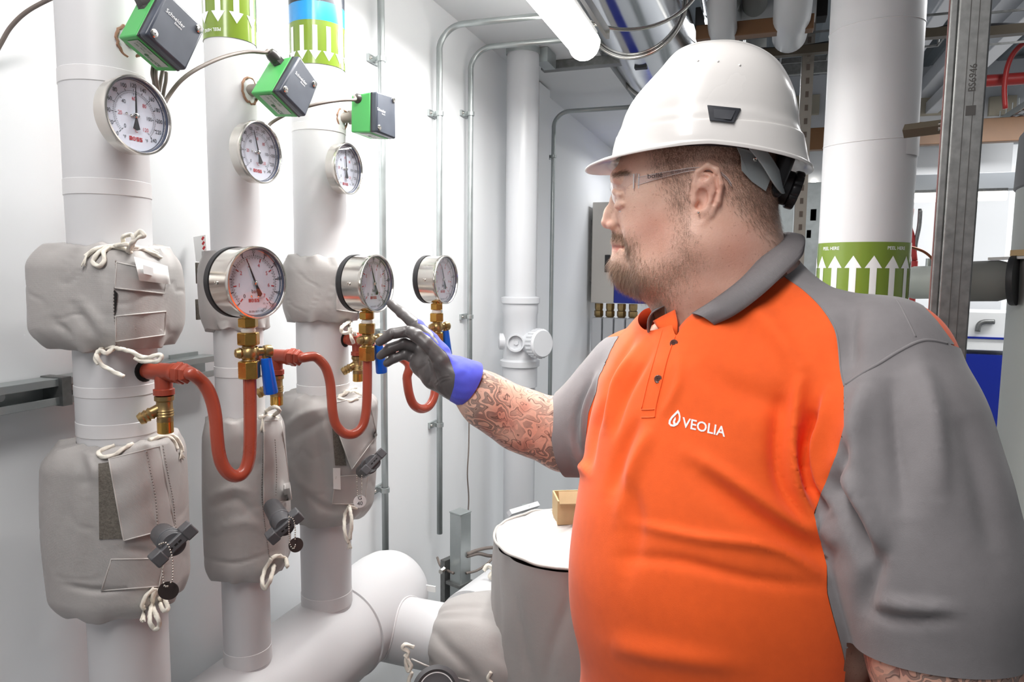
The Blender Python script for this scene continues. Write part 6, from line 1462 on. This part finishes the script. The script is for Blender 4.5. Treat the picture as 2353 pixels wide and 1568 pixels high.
SLN = [(1940, 888), (2020, 838), (2110, 785), (2160, 784), (2230, 812), (2460, 900), (2460, 1700), (1900, 1700), (1900, 1300), (1870, 1180), (1890, 1130), (1925, 1040), (1942, 980)]
SHN = [(1700, 480), (1798, 632), (1850, 668), (1893, 712), (1922, 765), (1932, 850), (1940, 888), (2020, 838), (2110, 785), (2155, 783), (2195, 796), (2152, 738), (2110, 692), (2072, 652), (2025, 590), (1920, 440)]
SLF = [(1440, 771), (1402, 828), (1375, 890), (1352, 950), (1344, 1030), (1352, 1130), (1200, 1160), (1200, 800)]
def k2(a): return a*.0006
s_near = np.minimum(k2(polysd(sp_, SLN)), np.where(dz < 1.0, np.clip(db-ds, -.02, .02)+.014, -.05))
s_far = np.minimum(k2(polysd(sp_, SLF)), np.where(dz > .98, np.clip(db-df, -.02, .02)+.02, -.05))
# remove what lies above the neck opening and beyond the cuffs
q1, q2, q3 = PZ(1545, 742, 1.0), PZ(1815, 592, 1.07), PZ(1735, 668, .93)
pn = _n(np.cross(q2-q1, q3-q1)); pn = pn if pn[2] > 0 else -pn
cut_neck = -((SV-q1) @ pn)+.0; far_from_neck = np.linalg.norm((SV-PZ(1690, 650, 1.03))[:, :2], axis=1) > .14
cut_neck = np.maximum(cut_neck, np.linalg.norm((SV-PZ(1690, 650, 1.03))[:, :2], axis=1)-.14)
vn = -k2(polysd(sp_, [(1546, 690), (1600, 700), (1588, 728), (1560, 762), (1553, 775), (1545, 752)])); cut_neck = np.minimum(cut_neck, np.where(dz < 1.05, vn, .05))
nd_ = _n(NS[-1]-NS[-2]); hemN = -((SV-PZ(2170, 1497, .765)) @ nd_); hemN = np.where((ds < .02) & (dz < .9) & (sp_[:, 0] > 1940), hemN, .05)
fd_ = _n(FS[-1]-FS[-2]); hemF = -((SV-PZ(1293, 1004, 1.225)) @ _n(fd_+.15*UP)); hemF = np.where((df < .03) & (dz > .98), hemF, .05)
hemB = np.where(ds < db, .05, SV[:, 2]-(B0[2]-.33))
keep = np.minimum(np.minimum(cut_neck, hemB), np.minimum(hemN, hemF))
(V1, T1, A1), _ = clip(SV, T, keep, (s_near, s_far))
P1 = pix(V1); s_sh = k2(polysd(P1, SHN)); 
(VN, TN, _), (V2, T2, A2) = clip(V1, T1, A1[0], (A1[1], s_sh))
(VF, TF, _), (V3, T3, A3) = clip(V2, T2, A2[0], (A2[1],))
back = (V3-CAM) @ FWD
(VS, TS_, _), (VB, TB, _) = clip(V3, T3, A3[0])
shirt_bvh = BVHTree.FromPolygons([tuple(p) for p in V1], [tuple(map(int, f)) for f in T1])
def grow(V, T_, a): N_ = vnorm(V, T_); return V+N_*a
obj('shirt_body', VB, TB, orange_c, person, label='orange front and back of the polo shirt')
obj('shoulder_panel', grow(VS, TS_, .0008), TS_, grey_c, person, label='grey shoulder panel')
obj('shirt_sleeve', grow(VN, TN, .0012), TN, grey_c, person, label='grey sleeve nearest the camera')
obj('shirt_sleeve', grow(VF, TF, .0008), TF, grey_c, person, label='grey sleeve of the pointing arm')
def bhit(bvh, px, py, off=0.0):
    d = _n(ray(px, py)); h = bvh.ray_cast(Vector(CAM), Vector(d)); return None if h[0] is None else np.array(h[0])-d*off
def sline(name, pts, r, mat, off=.0005, res=10, dashed=False, parent=person):
    W = [bhit(shirt_bvh, a, b, off) for a, b in smoothline(np.array(pts, float), res)]; W = [w for w in W if w is not None]
    m = MB(); m.tube(np.array(W), r, 6); return m.build(name, mat, parent, smooth=180)
sline('sleeve_seam', [(1943, 884), (1985, 856), (2020, 836), (2065, 808), (2110, 786), (2140, 783), (2175, 790)], .0022, grey_c)
sline('shoulder_seam', [(2022, 652), (2060, 690), (2085, 735), (2104, 775)], .0012, grey_c)
sline('raglan_seam', [(1800, 634), (1850, 669), (1893, 713), (1922, 766), (1932, 850), (1940, 888)], .0011, grey_c)
sline('placket_edge', [(1562, 748), (1545, 790), (1532, 830), (1520, 880), (1508, 930), (1504, 960)], .0011, orange_c)
sline('placket_edge', [(1524, 752), (1505, 820), (1488, 880), (1474, 940)], .0007, orange_c)
for yy in (942, 960): sline('placket_stitch', [(1474, yy), (1490, yy), (1504, yy-1)], .0008, orange_c)
# hems
def hemring(name, c, ax, sdfc, R0, mat, r=.0022):
    pass
# buttons
for (px, py) in ((1549, 790), (1513, 872)):
    p = bhit(shirt_bvh, px, py); n_ = _n(CAM-p+tf*.8); m = MB(); m.lathe(p, n_, [(.0055, -.001), (.0058, .0008), (.0048, .0020), (.0034, .0013), (0, .0012)], 20); bt = m.build('button', M('brown_button', (110, 74, 66), .3), person, smooth=60)
    X_ = _n(np.cross((0, 0, 1), n_)); Y_ = np.cross(n_, X_); m = MB()
    for a, b in ((1, 1), (-1, 1), (1, -1), (-1, -1)): m.sphere(p+n_*.0014+X_*a*.0011+Y_*b*.0011, .0006, 4)
    m.build('button_hole', hollow_m, bt)
# embroidered logo
def on_shirt(V2d, F, O, X, Y, off=.0008):
    W = []
    for x, y in V2d[:, :2]:
        q = bhit(shirt_bvh, O[0]+X[0]*x+Y[0]*y, O[1]+X[1]*x+Y[1]*y, off); W.append(q if q is not None else PZ(O[0], O[1], .85))
    return np.array(W), F
lg = MB(); V_, F_ = text2d('VEOLIA', 1.0, .018); sx_ = 100/(V_[:, 0].max()-V_[:, 0].min()); W, F_ = on_shirt(V_, F_, (1617, 983), (sx_, sx_*.23), (4, -32)); lg.add(W, F_)
dr_ = [(1558, 942), (1551, 949), (1543, 957), (1537, 966), (1536, 974), (1541, 980), (1549, 981), (1557, 977), (1563, 968), (1564, 958), (1562, 949)]
inn = [(1557, 950), (1551, 956), (1545, 962), (1541, 969), (1541, 974), (1545, 976), (1549, 976), (1555, 972), (1559, 966), (1560, 959), (1559, 953)]
W = [bhit(shirt_bvh, a, b, .0008) for a, b in dr_+inn]; lg.add(W, [(i, (i+1) % 11, 11+(i+1) % 11, 11+i) for i in range(11)])
fl = [(1552, 959), (1550, 965), (1547, 969), (1549, 976), (1546, 977), (1543, 972), (1546, 967), (1550, 963)]; W = [bhit(shirt_bvh, a, b, .0008) for a, b in [(1552, 958), (1553, 964), (1551, 969), (1553, 975), (1548, 977), (1546, 971), (1547, 966)]]; lg.add(W, [tuple(range(7))])
lg.build('embroidered_logo', whitep_m, person, smooth=0, label='white embroidered drop emblem and wordmark')
# ------------------------------------------------------------------ collar
UPC = [(1590, 720, .935), (1640, 688, .918), (1700, 642, .915), (1752, 588, .935), (1788, 547, .975), (1810, 534, 1.03), (1800, 545, 1.09), (1745, 590, 1.13), (1660, 655, 1.135), (1585, 685, 1.09), (1545, 697, 1.03), (1524, 704, .985)]
LOC = [(1642, 750, .905), (1690, 727, .885), (1748, 684, .880), (1802, 634, .895), (1842, 592, .945), (1846, 566, 1.03), (1832, 590, 1.12), (1750, 645, 1.175), (1650, 700, 1.18), (1560, 722, 1.13), (1505, 735, 1.05), (1488, 768, .985)]
U_ = smoothline([PZ(*q) for q in UPC], 8); L_ = smoothline([PZ(*q) for q in LOC], 8); nc = PZ(1690, 640, 1.03)
G = []; Gi = []
for j in range(9):
    f = j/8; row = []
    for u, l in zip(U_, L_):
        p = u*(1-f)+l*f; o = p-nc; o[2] = 0; o = _n(o); row.append(p+o*.010*math.sin(f*PI)+UP*.006*math.sin(f*PI*.9))
    G.append(row)
m = MB(); m.grid(np.array(G), np.array([[_n((p-nc)*np.array((1, 1, 0)))*-.0022 for p in row] for row in G])); col_ = m.build('collar', rib_c, person, smooth=60, label='ribbed grey collar')
m = MB()
for i in range(0, len(U_)*6):
    pass
Gr = np.array(G); rb = MB()
for i in np.arange(0, len(U_)-1, .22):
    a = int(i); f = i-a; rr = Gr[:, a]*(1-f)+Gr[:, a+1]*f; o = _nn((rr-nc)*np.array((1, 1, 0))); rb.tube(rr+o*.0003, .00045, 4)
o = rb.build('knit_rib', rib_c, col_, smooth=180); o['kind'] = 'stuff'
G = []
for j in range(5):
    f = j/4; G.append([u-UP*.034*f-_n((u-nc)*np.array((1, 1, 0)))*(.003+.002*f) for u in U_])
m = MB(); m.grid(np.array(G), np.array([[_n((p-nc)*np.array((1, 1, 0)))*-.0012 for p in row] for row in G])); m.build('collar_stand', grey_c, person, smooth=60)
# orange placket flap inside the neck opening
G = []
for q in ([(1590, 722, .938), (1575, 735, .936), (1560, 752, .945)], [(1640, 738, .915), (1600, 760, .915), (1560, 778, .935)], [(1660, 760, .905), (1620, 790, .905), (1560, 800, .925)]): G.append([PZ(*w) for w in q])
m = MB(); m.grid(np.array([smoothline(r, 4) for r in G]), np.tile(tf*-.002, (3, 9, 1))); m.build('placket_flap', orange_c, person, smooth=180)
G = []
for q in ([(1500, 738, .985), (1522, 726, .98), (1550, 712, .975)], [(1510, 752, .978), (1530, 748, .965), (1556, 742, .958)], [(1525, 772, .97), (1540, 775, .955), (1556, 772, .948)]): G.append([PZ(*w) for w in q])
m = MB(); m.grid(np.array([smoothline(r, 4) for r in G]), np.tile(tf*-.002, (3, 9, 1))); m.build('placket_flap', orange_c, person, smooth=180)
# ------------------------------------------------------------------ glove
pts = np.array([p for f in FING for p, _ in f]+[p for f in PALM for p, _ in f]+[PZ(1090, 892, 1.14)])
g_ = SDF(pts.min(0)-.045, pts.max(0)+.045, .0013); hand(g_, 1.0, .0055)
g_.chain([PZ(1045, 866, 1.18), PZ(1076, 882, 1.171), PZ(1100, 895, 1.180)], (.0315, .0348, .0345), .012, .02)
g_.chain([PZ(1000, 832, 1.162), PZ(1014, 846, 1.158), PZ(1026, 838, 1.15)], (.0015, .002, .001), .006, .003, True)
GV, GF = surfnet(g_); GV = relax(GV, GF, 2, .45); GN = vnorm(GV, GF); gp = pix(GV); gz = (GV-CAM) @ FWD
for line, w, h in (([(985, 805), (978, 835), (960, 850)], 4, -.0015), ([(985, 830), (990, 860), (985, 880)], 3, -.0012), ([(996, 838), (1004, 866), (1010, 888)], 3, .0013), ([(1000, 880), (1014, 868), (1030, 864)], 2, .0006), ([(1004, 886), (1018, 874), (1034, 870)], 2, .0006), ([(901, 762), (905, 772), (903, 782)], 3, -.001), ([(948, 742), (958, 735), (968, 728)], 2, -.0006), ([(925, 768), (932, 760), (930, 752)], 3, -.0008)):
    d_, t_ = linesd(gp, smoothline(np.array(line, float), 4)); GV = GV+GN*((h*np.exp(-(d_/w)**2)*(gz < 1.26))[:, None])
for i in range(len(GV)):
    p = GV[i]; GV[i] += GN[i]*(.0007*noise.noise(Vector(p*90)))
gd = _n(PZ(1100, 897, 1.19)-PZ(1045, 866, 1.17)); cutg = -((GV-PZ(1077, 882, 1.171)) @ gd)
BLUE = [(932, 690), (965, 722), (1000, 775), (1010, 792), (1003, 788), (985, 768), (968, 763), (988, 774), (1008, 795), (1026, 812), (1038, 838), (1046, 862), (1043, 890), (1030, 930), (1300, 930), (1300, 680)]
bl = polysd(gp, BLUE)*.0006; bl = np.maximum(bl, (gz-1.232)*.8*(gp[:, 0] > 960)+np.where(gp[:, 0] > 960, 0, -.02))
(Va, Ta, Aa), _ = clip(GV, tri(GF), cutg, (bl,)); (Vb, Tb, _), (Vc, Tc, _) = clip(Va, Ta, Aa[0])
glove = obj('glove', grow(Vb, Tb, .0004), Tb, knit_m, person, label='blue knitted back and cuff of the work glove')
obj('glove_coating', Vc, Tc, coat_m, glove, label='dark grey coated palm and fingers')
# ------------------------------------------------------------------ trousers and boots (below the frame)
tr = SDF(B0+np.array((-.36, -.36, -B0[2]+.06)), B0+np.array((.36, .36, -.18)), .012)
hip = B0-UP*.33; tr.ell(hip, TA, (.205, .185, .16), .03)
for s_ in (-1, 1): tr.chain([hip+ts*.10*s_-UP*.04, np.array((*(hip+ts*.12*s_)[:2], .52)), np.array((*(hip+ts*.13*s_-tf*.02)[:2], .10))], (.115, .080, .065), .04, .03)
TV, TQ = surfnet(tr); obj('trousers', relax(TV, TQ, 3), TQ, trouser_m, person)
for s_ in (-1, 1):
    c = np.array((*(hip+ts*.13*s_)[:2], 0)); bt = SDF(c-np.array((.2, .2, .02)), c+np.array((.2, .2, .22)), .006)
    bt.chain([c-tf*.03+UP*.055, c+tf*.10+UP*.045], (.052, .046), .02); bt.chain([c-tf*.03+UP*.06, c-tf*.02+UP*.17], (.052, .055), .03)
    bt.blend(lambda P: (.004-P[..., 2]), c-np.array((.2, .2, .03)), c+np.array((.2, .2, .06)), .004, True)
    V_, F_ = surfnet(bt); obj('boot', V_, F_, boot_m, person)
# ------------------------------------------------------------------ hard hat
hat = thing('hard_hat', 'white hard hat with a black side slot and a black ratchet knob behind', 'helmet', HM(1620, 300))
LV = [(-12, 1406, 1838, 170), (0, 1410, 1832, 168), (14, 1413, 1827, 165), (30, 1418, 1821, 161), (34, 1421, 1817, 158), (75, 1437, 1807, 152), (110, 1460, 1797, 144), (140, 1487, 1782, 134), (166, 1512, 1764, 120), (188, 1531, 1738, 101), (203, 1549, 1710, 80), (213, 1574, 1680, 54), (217, 1598, 1652, 26), (218, 1622, 1626, 1)]
LV = [tuple(q) for q in smoothline(np.array(LV, float), 5)]
NA = 144
def brimdrop(th):
    a = (th+PI) % (2*PI)-PI            # 0 = back of the head (+u), pi = front
    fr = max(0, -math.cos(a)); bk = max(0, math.cos(a)); sd = abs(math.sin(a))
    return 30*bk**1.2+12*fr**2-2*sd**4
def rimrow(j, extra=0, dy=0):
    h, xl, xr, c = LV[j]; row = []
    for i in range(NA):
        th = 2*PI*i/NA; ca, sa = math.cos(th), math.sin(th); cx_ = 1618 if j > 3 else 1618; mid = (xl+xr)/2; ax_ = (xr-xl)/2
        e = 2.3; se = (abs(ca)**e+abs(sa)**e)**(-1/e)
        hb_ = 40+16*abs(sa)-10*max(0, ca); st_ = 3.6/(1+math.exp((h-hb_)/1.6)) if extra == 0 else 0
        w = max(0, 1-h/60); a = mid+ca*se*(ax_+extra+st_-1.5*(extra == 0)); cc_ = sa*se*(c+extra+st_); y = 346.5-h+brimdrop(th)*w+dy
        rid = max(0, min(1, (h-40)/40)); y -= rid*6*math.exp(-(cc_/40)**8); y += .12*cc_
        row.append((a, y, cc_))
    return row
rows = [rimrow(j) for j in range(len(LV))]
inner = []
for j in (0, 5, 15, 25):
    r0 = rimrow(j, -9, 2); inner.append(r0)
brim = []
for st in (1.0, .8, .55, .3, .1):
    r0 = []
    for i in range(NA):
        th = 2*PI*i/NA; a = (th+PI) % (2*PI)-PI; fr = max(0, -math.cos(a)); x, y, c_ = rows[0][i]
        ext = 54*max(0, (fr-.25)/.75)**.55*(st)+6*st; dirx, dirc = math.cos(th), math.sin(th)
        r0.append((x+dirx*ext, y+st*(10*max(0, (fr-.2)/.8)**1.0)+3*st, c_+dirc*ext*.25))
    brim.append(r0)
lip1 = [(x, y+5, c_) for x, y, c_ in brim[0]]
under = []
for st in (.97, .6, .2):
    b0_ = brim[0] if st > .9 else None; r0 = []
    for i in range(NA):
        x0_, y0_, c0_ = brim[0][i]; x1_, y1_, c1_ = rows[0][i]; f = st; r0.append((x1_*(1-f)+x0_*f, (y1_*(1-f)+y0_*f)+7, c1_*(1-f)+c0_*f))
    under.append(r0)
allr = inner[::-1]+under[::-1]+[lip1]+brim+rows
m = MB(); m.grid(np.array([[HM(*p) for p in r] for r in allr]), closed_u=True); shell = m.build('shell', helm_m, hat, smooth=180)
md = shell.modifiers.new('sub', 'SUBSURF'); md.levels = 1; md.render_levels = 1
hb = m.bvh()
def hpatch(px, py, off): d = _n(ray(px, py)); h = hb.ray_cast(Vector(CAM), Vector(d)); return (np.array(h[0])-d*off) if h[0] is not None else HL(px, py, -150)
# side slot cap
P = [(1625, 241), (1703, 249), (1686, 283), (1631, 277)]; G = []
tl, tr_, br_, bl_ = [np.array(p, float) for p in P]
for j in range(5):
    v = j/4; G.append([hpatch(*(((tl*(1-u)+tr_*u)*(1-v)+(bl_*(1-u)+br_*u)*v)), .0035) for u in np.linspace(0, 1, 9)])
G = np.array(G); m = MB(); m.grid(G, np.tile(hw*.006, (5, 9, 1))); cp_ = m.build('slot_cap', M('black_slot', (52, 54, 60), .35), hat, smooth=30, bevel=.0008, label='black plug in the side slot')
P = [(1640, 250), (1690, 254), (1680, 275), (1641, 271)]; tl, tr_, br_, bl_ = [np.array(p, float) for p in P]; G = []
for j in range(3):
    v = j/2; G.append([hpatch(*(((tl*(1-u)+tr_*u)*(1-v)+(bl_*(1-u)+br_*u)*v)), .0042) for u in np.linspace(0, 1, 5)])
m = MB(); m.grid(np.array(G), np.tile(hw*.001, (3, 5, 1))); m.build('cap_inset', M('dark_slot_inset', (66, 68, 74), .5), cp_, smooth=30)
for q in ((1604, 136), (1650, 137), (1700, 146)): m = MB(); m.sphere(hpatch(q[0], q[1]+4, 0), .0016, 6); m.build('vent_pin', helm_m, hat)
# suspension: headband, grey side plate, ratchet knob
G = []
for th in np.linspace(-PI*.93, PI*.93, 70):
    a = 1602+math.cos(th)*182; c_ = math.sin(th)*134; y = 338+22*max(0, math.cos(th))**1.5-4*max(0, -math.cos(th)); G.append([(a, y-16, c_*1.0), (a, y+8, c_*1.0)])
m = MB(); A_ = np.array([[HM(*p) for p in r] for r in G]); m.grid(A_, (A_-HM(1602, 340, 0))*.02); m.build('headband', M('dark_band', (70, 62, 64), .7), hat, smooth=60)
for s_ in (-1, 1):
    path = [(1700, 348, 131), (1722, 362, 127), (1745, 388, 112), (1765, 412, 85), (1778, 425, 50), (1784, 430, 0)]; hgt = [(-12, 8), (-20, 26), (-26, 38), (-26, 34), (-22, 22), (-20, 20)]
    Pm = smoothline(np.array(path, float), 5); Hm = smoothline(np.array([(a, b, 0) for a, b in hgt], float), 5)
    G = np.array([[HM(p[0]+h[k]*(.25), p[1]+h[k], p[2]*s_) for k in (0, 1)] for p, h in zip(Pm, Hm)])
    m = MB(); m.grid(G, (G-HM(1602, 400, 0))*.018); m.build('side_strap', M('grey_strap', (166, 174, 176), .4), hat, smooth=60, bevel=.0006)
P = [(1693, 338), (1722, 345), (1762, 368), (1783, 380), (1760, 440), (1728, 418), (1704, 392), (1702, 360)]
m = MB(); m.prism([HL(a, b, -126+max(0, (a-1700))*.55) for a, b in P], hw*.002); m.build('side_plate', M('grey_strap', (166, 174, 176), .4), hat, smooth=0, bevel=.0006, label='pale grey strap plate')
m = MB(); q = HL(1736, 366, -112); m.lathe(q, -hw, [(.003, 0), (.003, .001), (.0015, .0016), (0, .0005)], 14); m.build('rivet', steel_m, hat)
kx = _n(HM(1812, 438, 0)-HM(1768, 424, 0)); kc = HM(1768, 428, -6)
m = MB(); R_ = np.column_stack((kx, _n(np.cross(hw, kx)), hw)); m.box(HM(1776, 408, -6), (.020, .060, .075), R_); m.build('ratchet_housing', M('black_ratchet', (34, 32, 34), .3), hat, bevel=.007, seg=4)
m = MB(); m.lathe(kc, kx, [(.022, 0), (.0235, .004), (.0235, .020), (.022, .022), (.0225, .0225)], 40); m.build('ratchet_drum', M('black_ratchet', (34, 32, 34), .3), hat, smooth=30, bevel=.001)
m = MB(); V0 = []
pr = [(.021, .0225), (1, .0235), (1, .0315), (.024, .033), (0, .033)]; ks = MB(); n_ = 60; u_ = _n(np.cross(kx, hw)); w_ = np.cross(kx, u_); G = []
for r_, h_ in ((0, .022), (.0255, .022), (.0265, .024), (.0265, .031), (.0255, .033), (0, .033)):
    G.append([kc+kx*h_+(u_*math.cos(a)+w_*math.sin(a))*(r_*(1-.05*(math.cos(a*10) > .6)) if r_ else 0) for a in np.linspace(0, 2*PI, n_, endpoint=False)])
ks.grid(np.array(G), closed_u=True); ks.build('ratchet_knob', M('black_ratchet', (34, 32, 34), .3), hat, smooth=35)
# ------------------------------------------------------------------ safety spectacles
sp = thing('safety_glasses', 'clear plastic safety glasses worn under the white hard hat', 'glasses', HM(1425, 440))
for s_ in (-1, 1):
    G = []
    for j in range(13):
        v = j/12; row = []
        for i in range(15):
            u = i/14; c_ = s_*(4+u*92); x = 1404+66*u**2.6+5*(1-math.cos((v-.45)*2.2)); top = 398; bot = 458+26*(u/.6) if u < .6 else 484-50*((u-.6)/.4)**.9
            x += (v*4 if v > .5 else 0); row.append(HM(x+(6 if v > .8 else 0)*(v-.8)*5, top+(bot-top)*v, c_))
        G.append(row)
    G = np.array(G); m = MB(); m.grid(G); m.build('lens', goggle_m, sp, smooth=180, label='clear wraparound lens')
    E = np.vstack((G[-1], G[::-1, -1][1:])); m = MB(); m.tube(E, .0006, 6); m.build('lens_rim', M('clear_rim', (232, 226, 224), .15), sp, smooth=180)
    for xx in (1466, 1477): m = MB(); m.box(HM(xx, 415, s_*98), (.0022, .003, .020), HA[:, [0, 2, 1]]); m.build('hinge', M('clear_rim', (232, 226, 224), .15), sp, bevel=.0008)
    Pm = smoothline(np.array([(1474, 415, 98), (1510, 407, 112), (1550, 399, 120), (1600, 392, 124), (1640, 398, 124), (1660, 412, 125), (1672, 428, 126)], float), 6)
    Hm = np.interp(np.linspace(0, 1, len(Pm)), [0, .2, .4, .7, 1], [17, 12, 7, 4, 5])
    G = np.array([[HM(p[0], p[1]-h*.5*k2_, p[2]*s_+s_*1.5) for k2_ in (1, 0, -1)] for p, h in zip(Pm, Hm)]); m = MB(); m.grid(G, -hw*.0016*s_*-1*np.ones_like(G)); m.build('temple_arm', M('clear_arm', (222, 200, 190), .2), sp, smooth=60) if False else m.build('temple_arm', goggle_m, sp, smooth=60)
    for k2_ in (0, 2): m = MB(); m.tube(G[:, k2_], .0004, 5); m.build('arm_edge', M('clear_rim', (232, 226, 224), .15), sp, smooth=180)
m = MB(); V_, F_ = text2d('bollé', 18.0, .0)
W = [HL(1505+x*1.0, 404-y*.85-x*.12, -122) for x, y in V_[:, :2]]; m.add(np.array(W), F_); m.build('arm_print', blk_m, sp, smooth=0)
